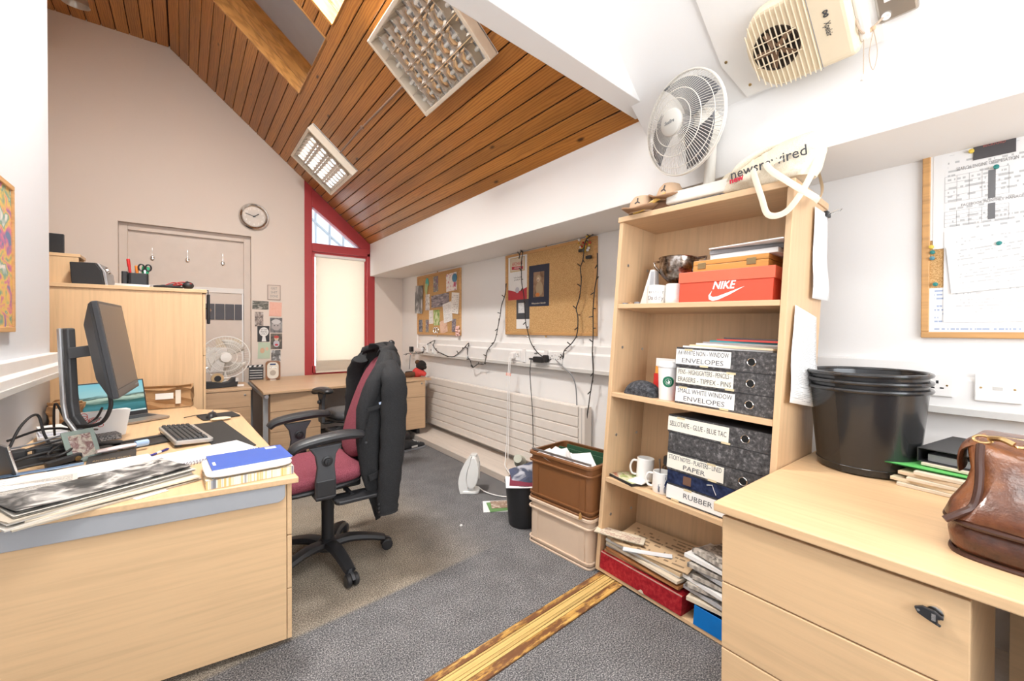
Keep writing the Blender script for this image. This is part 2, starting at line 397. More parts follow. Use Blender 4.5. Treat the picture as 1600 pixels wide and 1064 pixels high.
# ---- near bay: white plastered slope with an added, unseen roof light
SLN = frame((XB, 0, 2.465), (-0.7616, 0, 0.6481), (0, 1, 0))
nb = MB()
s0, s1, s2, s3 = 0.0, 1.48, 2.62, 2.954
nb.box((s0, -1.5, -0.05), (s1, 1.45, 0.0)).box((s2, -1.5, -0.05), (s3, 1.45, 0.0)).box((s1, -1.5, -0.05), (s2, -0.62, 0.0)).box((s1, 0.86, -0.05), (s2, 1.45, 0.0))
nb.box((s1-0.03, -0.65, -0.22), (s1, 0.89, 0.0)).box((s2, -0.65, -0.22), (s2+0.03, 0.89, 0.0)).box((s1, -0.65, -0.22), (s2, -0.62, 0.0)).box((s1, 0.86, -0.22), (s2, 0.89, 0.0))
struct(nb.build('ceiling_near', WHITE, None, SLN))
struct(MB().box((-0.8, -1.5, 4.375), (-0.12, 1.45, 4.43)).build('ceiling_near_flat', WHITE))

# ---- pine boarded ceiling, one object for each board
SL = frame((XB, 0, 2.585), (-0.7616, 0, 0.6481), (0, 1, 0))      # x up the slope, z into the room
PINE = pine('orange_varnished_pine', (0.51, 0.215, 0.044), (0.42, 0.165, 0.032), (0.25, 0.08, 0.014))
GROOVE = plain('dark_board_joint', (0.05, 0.017, 0.006), 0.8)
A0, A1, B0, B1, SA, SB = 3.52, 4.53, 2.35, 3.36, 1.63, 2.80
cb = MB()
cb.box((-0.05, 1.3, -0.06), (SA, D+0.1, -0.017)).box((SB, 1.3, -0.06), (3.02, D+0.1, -0.017))
for y0, y1 in ((1.3, B0), (B1, A0), (A1, D+0.1)): cb.box((SA, y0, -0.06), (SB, y1, -0.017))
ceiling = struct(cb.build('ceiling', GROOVE, None, SL))
_bm = {}
def board(parent, L, w, M):
    k = (round(L, 3), round(w, 3))
    if k not in _bm:
        o = MB().box((0, -L/2, -0.016), (w, L/2, 0)).build('board', PINE, parent, M, bevel=0.004, seg=1); _bm[k] = o; return o
    o = _bm[k].copy(); COL.objects.link(o); o.parent = parent; o.matrix_local = M; return o
pitch = 0.1094
for i in range(27):
    s = i*pitch; w = pitch-0.007
    if s+w > SA+0.005 and s < SB:
        for y0, y1 in ((1.3, B0), (A1, D)): board(ceiling, y1-y0, w, T(s, (y0+y1)/2, 0))
        board(ceiling, A0-B1, w, T(s, (A0+B1)/2, 0))
    else: board(ceiling, D-1.3, w, T(s, (D+1.3)/2, 0))
# flat boarded part at the ridge
FL = frame((-0.135, 0, 4.502), (-1, 0, 0), (0, 1, 0))
cflat = struct(MB().box((-0.02, 1.3, -0.06), (1.3, D+0.1, -0.017)).build('ceiling_ridge', GROOVE, None, FL))
for i in range(12): board(cflat, D-1.3, pitch-0.007, T(i*pitch, (D+1.3)/2, 0))

# roof lights in the slope
LPINE = pine('pale_varnished_pine', (0.62, 0.30, 0.085), (0.56, 0.26, 0.07), (0.36, 0.15, 0.035), axis=0)
GLASS = plain('window_glass', (0.9, 0.95, 0.95), 0.03, trans=1.0, var=0.0)
BLINDG = plain('grey_blind_fabric', (0.36, 0.35, 0.36), 0.8, bmp=0.05)
def roof_light(name, y0, y1, with_blind):
    r = bpy.data.objects.new(name, None); COL.objects.link(r); r.matrix_world = SL @ T(SA, y0, 0); struct(r)
    w = y1-y0; h = SB-SA; dp = 0.30
    for k, (a, b_) in enumerate(((0.0, 0.105), (0.108, 0.205), (0.208, dp))):
        MB().box((-0.02, w-0.022, -b_), (h, w, -a)).build('reveal_board', LPINE, r, bevel=0.002)
        MB().box((-0.02, 0, -b_), (h, 0.022, -a)).build('reveal_board', LPINE, r, bevel=0.002)
    # sill reveal leans outwards with the sash
    MB().add([(0, 0.022, 0), (0, w-0.022, 0), (-0.13, w-0.022, -dp), (-0.13, 0.022, -dp), (-0.02, 0.022, 0), (-0.02, w-0.022, 0), (-0.16, w-0.022, -dp), (-0.16, 0.022, -dp)],
             [(0, 1, 2, 3), (4, 7, 6, 5), (0, 3, 7, 4), (1, 5, 6, 2), (0, 4, 5, 1), (3, 2, 6, 7)]).build('sill_board', LPINE, r)
    MB().box((h-0.02, 0.022, -dp), (h, w-0.022, 0)).build('head_board', LPINE, r)
    fr = MB()
    z0, z1 = -dp-0.05, -dp
    fr.box((-0.17, 0, z0), (-0.10, w, z1)).box((h-0.05, 0, z0), (h, w, z1)).box((-0.1, 0, z0), (h-0.05, 0.075, z1)).box((-0.1, w-0.075, z0), (h-0.05, w, z1))
    fr.build('sash', LPINE, r, bevel=0.004)
    MB().box((-0.1, 0.07, z0-0.004), (h-0.05, w-0.07, z0+0.004)).build('pane', GLASS, r)
    if with_blind:
        MB().box((0.11, 0.055, z1+0.006), (h-0.03, w-0.055, z1+0.009)).build('blind', BLINDG, r)
        MB().box((0.095, 0.055, z1+0.004), (0.11, w-0.055, z1+0.014)).build('blind_rail', ALU, r)
roof_light('window_1', A0, A1, True)
roof_light('window_2', B0, B1, False)

# ---- far wall: red-framed window with a raking head
def zslope(x): return 2.585+0.851*(XB-x)
win = bpy.data.objects.new('window_3', None); COL.objects.link(win); win.matrix_world = T(0, D, 0); struct(win)
def wedge(pts, y0, y1): return MB().prism([(p[0], p[1]) for p in pts], -y1, -y0, frame((0, 0, 0), (1, 0, 0), (0, 0, 1)))
y0, y1 = -0.01, 0.09
fr_parts = [
 ('stile', [(1.25, 0.735), (1.345, 0.735), (1.345, zslope(1.345)), (1.25, zslope(1.25))]),
 ('stile', [(2.075, 0.735), (2.19, 0.735), (2.19, 2.2), (2.19, 2.45), (2.075, 2.45)]),
 ('transom', [(1.345, 2.40), (2.2, 2.40), (2.2, 2.51), (1.345, 2.51)]),
 ('raking_head', [(1.345, zslope(1.345)-0.005), (1.345, zslope(1.345)-0.25), (1.985, 2.51), (2.19, 2.51), (2.19, zslope(2.19))])]
for n, p in fr_parts: wedge(p, y0, y1).build(n, RED, win, bevel=0.006)
# inner casement frames, one step back
wedge([(1.345, 0.735), (1.38, 0.735), (1.38, 2.40), (1.345, 2.40)], 0.02, 0.08).build('casement_stile', RED, win, bevel=0.004)
wedge([(2.04, 0.735), (2.075, 0.735), (2.075, 2.40), (2.04, 2.40)], 0.02, 0.08).build('casement_stile', RED, win, bevel=0.004)
wedge([(1.38, 2.365), (2.04, 2.365), (2.04, 2.40), (1.38, 2.40)], 0.02, 0.08).build('casement_rail', RED, win, bevel=0.004)
wedge([(1.38, 0.735), (2.04, 0.735), (2.04, 0.80), (1.38, 0.80)], 0.02, 0.08).build('casement_rail', RED, win, bevel=0.004)
wedge([(1.345, 2.51), (1.985, 2.51), (1.345, zslope(1.345)-0.25)], 0.055, 0.06).build('pane', GLASS, win)
wedge([(1.38, 0.80), (2.04, 0.80), (2.04, 2.365), (1.38, 2.365)], 0.06, 0.065).build('pane', GLASS, win)
wedge([(1.35, 0.77), (1.38, 0.77), (1.38, 0.86), (1.35, 0.86)], -0.03, 0.02).build('handle', RED, win, bevel=0.004)
# cream roller blind
def blind_mat():
    m, nt, b, out = new_mat('cream_blind_cloth')
    v = coords(nt, 'Object', (1, 1, 1)); n1 = noise(nt, coords(nt, 'Object', (240, 240, 60)), 1.0, 2.0)
    c = mixc(nt, n1, (0.78, 0.72, 0.64), (0.84, 0.79, 0.71)); nt.links.new(c, b.inputs['Base Color']); b.inputs['Roughness'].default_value = 0.9
    tr = N(nt, 'BsdfTranslucent', {0: c}); mx = N(nt, 'MixShader', {0: 0.5, 1: b.outputs[0], 2: tr.outputs[0]}); nt.links.new(mx.outputs[0], out.inputs[0]); return m
rb = thing('roller_blind', 'cream roller blind pulled down inside the tall red window frame', 'blind', (1.71, D-0.012, 0))
BL = blind_mat()
MB().box((-0.325, -0.003, 0.78), (0.325, 0.0, 2.33)).build('blind_cloth', BL, rb)
MB().lathe([(0.02, -0.335), (0.022, -0.33), (0.022, 0.33), (0.02, 0.335)], 14, T(0, -0.005, 2.345) @ RY(90)).build('roller', PVC, rb, smooth=True)
MB().rbox((-0.325, -0.008, 0.765), (0.325, 0.006, 0.79), 0.004).build('hem_bar', CREAM, rb)
MB().box((-0.325, -0.006, 0.79), (0.325, -0.0035, 0.93)).build('hem_overlap', BL, rb)

# outside the raking window: a neighbouring gable with an iron stair
BRK = plain('pale_render_outside', (0.55, 0.55, 0.58), 0.9)
MB().box((0.2, 9.5, 0), (4.2, 9.7, 4.15)).build('neighbour_wall', BRK)
nw = bpy.data.objects['neighbour_wall']; tag(nw, 'pale rendered building seen through the triangular pane', 'building')
stair = thing('iron_stair', 'grey iron stair rails outside the triangular pane', 'stair', (2.1, 9.476, 3.1))
STEEL = plain('weathered_steel', (0.20, 0.22, 0.25), 0.6)
for i in range(5): MB().tube([(-0.5+0.28*i, 0, -1.2), (-0.5+0.28*i, 0, 1.25-0.24*i)], 0.018, 6).build('baluster', STEEL, stair)
for k in (0.0, -0.28, -0.9): MB().tube([(-0.7, 0, 1.4+k), (0.9, 0, 0.05+k)], 0.022, 6).build('handrail', STEEL, stair)

# ---- blocked doorway
door = bpy.data.objects.new('door_1', None); COL.objects.link(door); door.matrix_world = T(0, D, 0); struct(door)
MB().box((-0.567, 0.095, 0), (0.651, 0.13, 2.505)).build('door_leaf', DOORP, door)
MB().box((-0.567, 0.0, 0), (-0.562, 0.1, 2.505)).box((0.646, 0.0, 0), (0.651, 0.1, 2.505)).box((-0.567, 0.0, 2.5), (0.651, 0.1, 2.505)).build('reveal', DOORP, door)
for a, b_ in (((-0.562, 0.06, 0), (-0.49, 0.1, 2.50)), ((0.574, 0.06, 0), (0.646, 0.1, 2.50)), ((-0.49, 0.06, 2.43), (0.574, 0.1, 2.50))):
    MB().box(a, b_).build('frame_board', DOORP, door, bevel=0.004)
MB().box((-0.49, 0.085, 1.79), (0.574, 0.095, 1.85)).build('middle_rail', plain('white_rail_paint', (0.78, 0.74, 0.70), 0.4), door, bevel=0.003)
MB().box((0.556, 0.08, 0.3), (0.57, 0.095, 1.79)).build('edge_bead', PVC, door)

# ---- right wall trim: wide boxed ledge along the floor
LEDGE = veneer('limed_wood_ledge', (0.62, 0.54, 0.47), 1, 0.5, 0.85)
struct(MB().box((2.222, -1.4, 0), (W, D-0.02, 0.062)).build('trim_2', LEDGE, bevel=0.004))

# ---- dado trunking on the right wall
def trunk(name, xw, sgn, y0, y1, z0, z1, dp, label):
    t = thing(name, label, 'trunking', (xw, y0, z0))
    L = y1-y0; h = z1-z0
    prof = [(0, 0.028), (-sgn*dp, 0.028), (-sgn*dp, h-0.075), (-sgn*dp*0.72, h-0.06), (-sgn*dp*0.72, h-0.004), (-sgn*dp*0.62, h), (0, h)]
    MB().prism(prof, 0, L, frame((0, 0, 0), (1, 0, 0), (0, 0, 1)) @ Matrix(((1, 0, 0, 0), (0, 1, 0, 0), (0, 0, -1, 0), (0, 0, 0, 1)))).build('cover', PVC, t, bevel=0.002)
    MB().box((min(0, -sgn*(dp+0.008)), 0, 0), (max(0, -sgn*(dp+0.008)), L, 0.03)).build('lower_lip', PVCG, t, bevel=0.002)
    return t
trunk('dado_trunking', W, 1, -1.45, 5.42, 1.005, 1.225, 0.06, 'long white dado trunking with sockets along the right wall')
trunk('dado_trunking', -0.69, -1, -1.2, 3.93, 1.06, 1.205, 0.07, 'short white dado trunking on the left wall by the cabinet')

# ================================================================== FIXED TO WALLS AND CEILING
CORK = speckle('cork', [(0.38, 0.20, 0.07), (0.60, 0.36, 0.15), (0.70, 0.46, 0.23)], 240.0, 0.9, 0.3)
FRW = veneer('pine_frame', (0.62, 0.34, 0.13), 0, 0.45, 0.7)
def cork_board(yc, zc, w, h, label, deep=0.02):
    t = thing('cork_board', label, 'notice board', on_right(yc, zc, W-deep))
    MB().box((-w/2+0.02, -h/2+0.02, -deep+0.001), (w/2-0.02, h/2-0.02, -0.004)).build('cork_panel', CORK, t)
    for a, b_ in (((-w/2, -h/2), (w/2, -h/2+0.026)), ((-w/2, h/2-0.026), (w/2, h/2)), ((-w/2, -h/2+0.026), (-w/2+0.026, h/2-0.026)), ((w/2-0.026, -h/2+0.026), (w/2, h/2-0.026))):
        MB().box((a[0], a[1], -deep+0.001), (b_[0], b_[1], 0.004)).build('frame_rail', FRW, t, bevel=0.003)
    for yy in (h/2+0.012, -h/2-0.012):
        MB().lathe([(0.0, 0.0), (0.009, 0.0), (0.009, 0.006), (0.0, 0.006)], 10, T(0, yy, -0.012)).build('mirror_plate', BRASS, t)
    return t
cork_board(4.951, 1.69, 1.18, 0.815, 'cork board in the far corner crowded with photos and cards')
cork_board(2.853, 1.708, 1.21, 0.805, 'large cork board mostly bare, with fairy lights hung over it')
cork_board(-0.25, 1.742, 1.23, 0.83, 'wood framed notice board above the wall sockets, covered in white sheets')

def pinned(name, label, cat, y, z, w, h, mat, rot=0.0, x=None, group=None, t=0.0015, lift=0.0, curl=0.0, n=1):
    o = sheet(w, h, t, curl, n).build(name, mat, None, on_right(y, z, (x if x else W-0.0165)-lift) @ RZ(rot)); return tag(o, label, cat, group)
GR = [(0.05, 0.05, 0.05), (0.3, 0.3, 0.3), (0.8, 0.8, 0.8)]
BW1 = picture('black_white_photo', [(0.02, 0.02, 0.02), (0.18, 0.18, 0.18), (0.75, 0.75, 0.75)], 2.2, 3, 1.1)
P_PURP = picture('purple_photo', [(0.05, 0.02, 0.05), (0.25, 0.12, 0.22), (0.15, 0.22, 0.15), (0.75, 0.6, 0.6)], 4.0, 4, 2.3)
P_COLL = picture('pink_white_collage', [(0.6, 0.1, 0.2), (0.85, 0.78, 0.75), (0.88, 0.86, 0.84), (0.55, 0.2, 0.3)], 4.5, 3, 4.9)
P_BOOTH = picture('photo_booth_strip', [(0.1, 0.09, 0.09), (0.7, 0.68, 0.66), (0.85, 0.83, 0.8)], 5.0, 2, 6.1)
P_GRP = picture('dim_group_photo', [(0.04, 0.03, 0.05), (0.16, 0.14, 0.17), (0.3, 0.26, 0.3), (0.6, 0.5, 0.5)], 5.5, 5, 3.3)
TXT = printed('typed_sheet', (0.86, 0.85, 0.83), (0.45, 0.44, 0.44), 26, 0.5)
TXTF = printed('typed_ticket', (0.86, 0.84, 0.80), (0.4, 0.38, 0.38), 12, 0.5, words=12)
P_GREEN = picture('green_card_print', [(0.10, 0.22, 0.05), (0.35, 0.5, 0.12), (0.75, 0.75, 0.55)], 3.0, 3, 8.2)
P_PEACH = picture('peach_card_print', [(0.78, 0.5, 0.36), (0.82, 0.58, 0.44), (0.6, 0.3, 0.2)], 4.0, 3, 5.7)
P_DARK = picture('dark_small_photo', [(0.02, 0.03, 0.06), (0.10, 0.12, 0.17), (0.5, 0.45, 0.42)], 4.0, 4, 7.7)
G1 = 'photos and cards on the corner cork board'
def c1(i, name, label, cat, mat, rot=0, lift=0.0, curl=0.0):
    C1 = [(5.473, 1.771, .235, .39), (5.234, 1.953, .12, .24), (4.99, 1.952, .135, .204), (4.579, 1.942, .26, .219), (5.226, 1.723, .125, .217), (4.873, 1.728, .48, .164), (4.472, 1.676, .18, .256), (4.663, 1.569, .22, .243), (5.121, 1.521, .115, .18), (4.965, 1.509, .17, .203), (4.772, 1.39, .19, .162), (5.435, 1.404, .11, .17), (5.238, 1.401, .09, .17), (4.516, 1.405, .10, .16), (4.395, 1.343, .10, .12)]
    y, z, w, h = C1[i]; return pinned(name, label, cat, y, z, w, h, mat, rot, None, G1, 0.0015, lift, curl, 4 if curl else 1)
c1(0, 'photograph', 'black and white photograph overhanging the left edge of the corner cork board', 'photo', BW1, -3, 0.012)
c1(2, 'photograph', 'purple photograph pinned at the top middle of the corner cork board', 'photo', P_PURP, 2)
c1(3, 'greeting_card', 'pink and white collage card at the top right of the corner cork board', 'card', P_COLL, 2)
c1(4, 'photo_strip', 'pale photo booth strip pinned left on the corner cork board', 'photo', P_BOOTH, -1)
c1(5, 'photograph', 'wide dim group photograph in the middle of the corner cork board', 'photo', P_GRP, 2, 0.002)
c1(6, 'receipt', 'curling white receipt at the right edge of the corner cork board', 'paper', TXTF, -6, 0.005, 0.006)
c1(7, 'letter', 'tilted white letter low on the right of the corner cork board', 'paper', TXT, 9, 0.003, 0.004)
c1(8, 'ticket', 'narrow white ticket left of the green card on the corner cork board', 'paper', TXTF, 1)
c1(9, 'postcard', 'green postcard with a key ring hung below it on the corner cork board', 'card', P_GREEN, 1)
c1(10, 'postcard', 'peach coloured card at the bottom of the corner cork board', 'card', P_PEACH, 12, 0.002)
c1(11, 'photograph', 'small dark photograph in the bottom left corner of the corner cork board', 'photo', P_DARK, 0)
c1(12, 'photo_strip', 'slim dark photo strip beside the bottom left photograph of the corner cork board', 'photo', P_PURP, 0)
c1(13, 'photograph', 'small grey photograph by the pink pompom on the corner cork board', 'photo', P_GRP, -2)
# tassel, rosette, key ring, pompom
tas = thing('paper_tassel', 'turquoise and green tassel at the top left of the corner cork board', 'tassel', on_right(5.234, 1.953, W-0.02))
TEAL = plain('turquoise_thread', (0.10, 0.42, 0.38), 0.8, bmp=0.3); LIME = plain('green_thread', (0.45, 0.55, 0.28), 0.8, bmp=0.3)
MB().lathe([(0.0, 0.12), (0.03, 0.11), (0.048, 0.06), (0.045, 0.02), (0.0, 0.0)], 14, RX(-90) @ Matrix.Diagonal((1, 0.3, 1, 1)) @ T(0, 0, -0.02)).build('head', TEAL, tas, smooth=True)
MB().tube([(0.0, 0.02, 0.008), (-0.005, -0.05, 0.012), (-0.012, -0.12, 0.008)], [0.04, 0.04, 0.018], 10, sx=1.0, sy=0.25).build('fringe', LIME, tas, smooth=True)
ros = thing('rosette', 'blue paper rosette on the collage card of the corner cork board', 'rosette', on_right(4.49, 1.985, W-0.022))
MB().lathe([(0.0, 0.0), (0.055, 0.0), (0.05, 0.008), (0.0, 0.012)], 16).build('disc', plain('blue_paper', (0.05, 0.20, 0.34), 0.6), ros)
MB().box((-0.018, -0.10, 0), (0.0, -0.04, 0.003)).box((0.004, -0.11, 0), (0.022, -0.04, 0.003)).build('ribbon', plain('pink_ribbon', (0.62, 0.12, 0.22), 0.6), ros)
kr = thing('key_ring', 'steel rings hanging at the bottom of the corner cork board', 'key ring', on_right(4.97, 1.345, W-0.022))
for dx in (-0.03, 0.035): MB().tube([(dx+0.035*math.cos(t), 0.035*math.sin(t), 0.004) for t in [2*PI*i/18 for i in range(18)]], 0.006, 6, closed=True).build('ring', CHROME, kr, smooth=True)
pom = MB()
rr = random.Random(3)
for i in range(40):
    a, b_ = rr.uniform(0, 2*PI), rr.uniform(-1, 1); r = 0.035
    pom.sphere((r*math.cos(a)*math.sqrt(1-b_*b_)*0.8, r*b_*1.6, 0.02+r*math.sin(a)*0.4), 0.013, 6, 4)
tag(pom.build('pompom', plain('pink_feather', (0.85, 0.55, 0.48), 0.9), None, on_right(4.372, 1.335, W-0.03), smooth=True), 'fluffy pink pompom at the bottom right corner of the corner cork board', 'pompom')

# the bigger cork board
cert = thing('award_certificate', 'white and red award certificate pinned top left of the large cork board', 'certificate', on_right(3.266, 1.872, W-0.0165))
CRED = plain('certificate_red', (0.52, 0.03, 0.05), 0.5)
sheet(0.295, 0.44).build('paper', PAPER, cert)
MB().prism([(-0.1475, -0.22), (0.1475, -0.22), (0.1475, -0.105), (0.0, -0.145), (-0.1475, -0.115)], 0.0014, 0.0020).build('red_band', CRED, cert)
MB().box((-0.115, 0.06, 0.0014), (0.115, 0.20, 0.0018)).build('badge_rim', plain('badge_gold', (0.55, 0.38, 0.16), 0.5), cert)
MB().box((-0.105, 0.068, 0.0018), (0.105, 0.192, 0.0021)).build('badge_field', PAPERO, cert)
MB().prism([(-0.09, 0.085), (0.09, 0.075), (0.09, 0.105), (-0.09, 0.115)], 0.0021, 0.0026).build('badge_ribbon', CRED, cert)
lettering('ARCHANT', 0.05, CRED, cert, T(0, 0.137, 0.0022), width=0.17)
lettering('AWARDS', 0.022, PAPER, cert, T(0, 0.095, 0.0027) @ RZ(-3), width=0.1)
lettering('Is the Award\nproudly for', 0.022, INKG, cert, T(0, -0.01, 0.0016))
MB().lathe([(0.0, 0), (0.03, 0), (0.03, 0.002), (0, 0.002)], 16, T(0, -0.125, 0.002)).build('seal', plain('seal_grey', (0.5, 0.5, 0.55), 0.4), cert)
mk = thing('wall_calendar', 'navy calendar page with a monkey photograph on the large cork board', 'calendar', on_right(2.947, 1.768, W-0.0175))
NAVY = plain('navy_card', (0.018, 0.026, 0.055), 0.5)
sheet(0.285, 0.385).build('page', NAVY, mk, RZ(-1))
MKP = picture('monkey_photo_backdrop', [(0.16, 0.085, 0.045), (0.32, 0.20, 0.12), (0.22, 0.12, 0.07)], 2.2, 3, 2.6)
sheet(0.15, 0.235, 0.0008).build('photo', MKP, mk, T(0, 0.01, 0.0015) @ RZ(-1))
FUR = plain('fur_print', (0.42, 0.32, 0.20), 0.7); FURL = plain('pale_fur_print', (0.66, 0.52, 0.38), 0.7); ORG = plain('orange_print', (0.65, 0.22, 0.05), 0.7)
def disc(cx, cy, rx_, ry_, z, mat, par, name): MB().prism([(cx+rx_*math.cos(2*PI*i/16), cy+ry_*math.sin(2*PI*i/16)) for i in range(16)], z, z+0.0004).build(name, mat, par)
disc(0.012, -0.03, 0.05, 0.068, 0.0024, FUR, mk, 'body_print'); disc(0.0, 0.062, 0.032, 0.034, 0.0027, FUR, mk, 'head_print'); disc(-0.004, 0.056, 0.02, 0.02, 0.003, FURL, mk, 'face_print')
disc(-0.012, -0.085, 0.03, 0.018, 0.003, ORG, mk, 'fruit_print'); disc(-0.006, 0.05, 0.008, 0.006, 0.0033, INK, mk, 'muzzle_print')
lettering('Whatsonlee Calendar', 0.022, PAPERO, mk, T(0, -0.165, 0.0016), width=0.2)
nt_ = thing('pinned_note', 'dark note with a white lower half below the certificate', 'paper', on_right(3.181, 1.508, W-0.0165))
MB().box((-0.1, -0.05, 0), (0.1, 0.144, 0.0012)).build('dark_half', plain('slate_print', (0.05, 0.055, 0.065), 0.5), nt_)
MB().box((-0.1, -0.144, 0), (0.1, -0.05, 0.0012)).build('white_half', PAPER, nt_)
sheet(0.1, 0.1, 0.0006).build('text_block', printed('note_text', (0.55, 0.55, 0.55), (0.8, 0.8, 0.8), 10, 0.6), nt_, T(-0.02, 0.06, 0.0013))
ly = thing('bead_garland', 'cluster of red and yellow beads with black clips on the large cork board', 'garland', on_right(2.358, 2.03, W-0.03))
YEL = plain('yellow_bead', (0.70, 0.45, 0.06), 0.4); RB_ = plain('red_bead', (0.5, 0.05, 0.03), 0.4)
for i in range(22):
    MB().sphere((rr.uniform(-0.07, 0.06), rr.uniform(-0.03, 0.09), rr.uniform(0, 0.015)), rr.uniform(0.008, 0.014), 8, 5).build('bead', (YEL, YEL, RB_, PAPER)[i % 4], ly, smooth=True)
for x, y in ((-0.035, -0.02), (0.045, -0.085)): MB().cbox((x, y, 0.01), (0.055, 0.025, 0.02)).build('clip', BLACKP, ly, bevel=0.004)

# sheets on the near notice board
XN = W-0.0185
tb = printed('rate_table', (0.80, 0.79, 0.78), (0.5, 0.5, 0.5), 24, 0.5, words=34)
o = thing('rate_sheet', 'large white rate sheet with a grey table column on the near notice board', 'paper', on_right(0.055, 1.93, XN))
sheet(0.55, 0.43).build('paper', tb, o)
GCOL = plain('grey_print', (0.16, 0.16, 0.165), 0.6)
MB().box((-0.115, -0.03, 0.0015), (-0.095, 0.085, 0.002)).build('grey_column', GCOL, o); MB().box((-0.115, -0.115, 0.0015), (-0.095, -0.05, 0.002)).build('grey_column', GCOL, o)
lettering('SEARCH ENGINE OPTIMISATION', 0.02, INKG, o, T(-0.12, 0.115, 0.0016), width=0.17)
lettering('FACEBOOK MONTHLY MANAGEMENT', 0.016, INKG, o, T(-0.09, -0.04, 0.0016), width=0.2)
for (x0, y0, x1, y1) in ((-0.24, -0.02, -0.06, 0.09), (-0.24, -0.125, -0.06, -0.06)):
    g = MB()
    for k in range(5): yy = y0+(y1-y0)*k/4; g.box((x0, yy, 0.0014), (x1, yy+0.0008, 0.0018))
    for k in range(6): xx = x0+(x1-x0)*k/5; g.box((xx, y0, 0.0014), (xx+0.0008, y1, 0.0018))
    g.build('table_rules', INKG, o)
pinned('letter', 'plain white letterhead at the top left of the near notice board', 'paper', 0.279, 1.945, 0.15, 0.38, PAPER, 0, XN+0.0018)
o = thing('flyer', 'dark grey flyer with small red print at the top of the near notice board', 'flyer', on_right(0.155, 2.108, XN-0.003))
sheet(0.115, 0.08).build('paper', plain('dark_flyer', (0.075, 0.07, 0.075), 0.45), o)
lettering('BECKFORD', 0.014, plain('flyer_red', (0.45, 0.12, 0.10), 0.5), o, T(0, 0.01, 0.0016), width=0.06); lettering('* * *', 0.014, CRED, o, T(0, 0.026, 0.0016))
pinned('schedule_sheet', 'large white schedule sheet at the bottom of the near notice board', 'paper', 0.07, 1.59, 0.45, 0.39, printed('faint_schedule', (0.80, 0.79, 0.78), (0.6, 0.6, 0.6), 30, 0.45, words=40), 0, XN-0.002)
pinned('letter', 'tilted white letter held by one teal pin on the near notice board', 'paper', 0.10, 1.632, 0.36, 0.20, printed('faint_letter', (0.82, 0.81, 0.80), (0.55, 0.55, 0.55), 16, 0.5), 5, XN-0.006, curl=0.004, n=4)
pinned('planner', 'year planner strip along the bottom of the near notice board', 'planner', -0.09, 1.445, 0.86, 0.2, printed('planner_grid', (0.85, 0.85, 0.86), (0.35, 0.42, 0.58), 12, 0.55, words=110, margin=0.02), 0, XN+0.0015)
for i, ((y, z), c) in enumerate(zip([(0.148, 2.021), (0.138, 1.711), (0.329, 1.702), (0.33, 1.676), (0.319, 1.561), (0.217, 2.107), (0.333, 1.726)], 'tttbtyy')):
    mt = {'t': plain('teal_pin', (0.02, 0.22, 0.20), 0.35), 'b': plain('blue_pin', (0.10, 0.25, 0.30), 0.35), 'y': plain('yellow_pin', (0.75, 0.55, 0.08), 0.35)}[c]
    lb = ['teal pin in the rate sheet of the near notice board', 'teal pin in the tilted letter of the near notice board', 'upper teal pin in the bare cork of the near notice board', 'blue pin below the teal one in the bare cork of the near notice board', 'teal pin at the top corner of the year planner', 'yellow pin beside the dark flyer', 'yellow pin topmost in the bare cork of the near notice board'][i]
    tag(MB().lathe([(0, 0), (0.008, 0), (0.006, 0.004), (0.0055, 0.008), (0.0085, 0.012), (0.0, 0.014)], 12).build('push_pin', mt, None, on_right(y, z, XN-0.004), smooth=True), lb, 'pin', 'push pins on the near notice board')

# picture board on the left wall, only its edge in view
lbd = thing('picture_board', 'wood framed picture board on the left wall, cut by the photo edge', 'notice board', frame((-0.67, 2.72, 1.70), (0, 1, 0), (0, 0, 1)))
for a_, b_ in (((-0.45, -0.36), (0.45, -0.335)), ((-0.45, 0.335), (0.45, 0.36)), ((-0.45, -0.335), (-0.425, 0.335)), ((0.425, -0.335), (0.45, 0.335))): MB().box((a_[0], a_[1], -0.019), (b_[0], b_[1], 0.004)).build('frame_rail', FRW, lbd, bevel=0.003)
MB().box((-0.43, -0.34, -0.019), (0.43, 0.34, -0.004)).build('collage', picture('bright_collage', [(0.1, 0.2, 0.35), (0.6, 0.15, 0.3), (0.75, 0.5, 0.1), (0.1, 0.3, 0.25), (0.8, 0.75, 0.7)], 9.0, 2, 1.0), lbd)
lso = thing('wall_socket', 'white socket at the end of the left wall trunking with a black plug', 'socket', frame((-0.6195, 3.86, 1.13), (0, 1, 0), (0, 0, 1)))
MB().box((-0.06, -0.045, 0), (0.06, 0.045, 0.02)).build('face_plate', PVC, lso, bevel=0.003); MB().box((0.0, -0.03, 0.02), (0.05, 0.03, 0.05)).build('plug', BLACKP, lso, bevel=0.006)
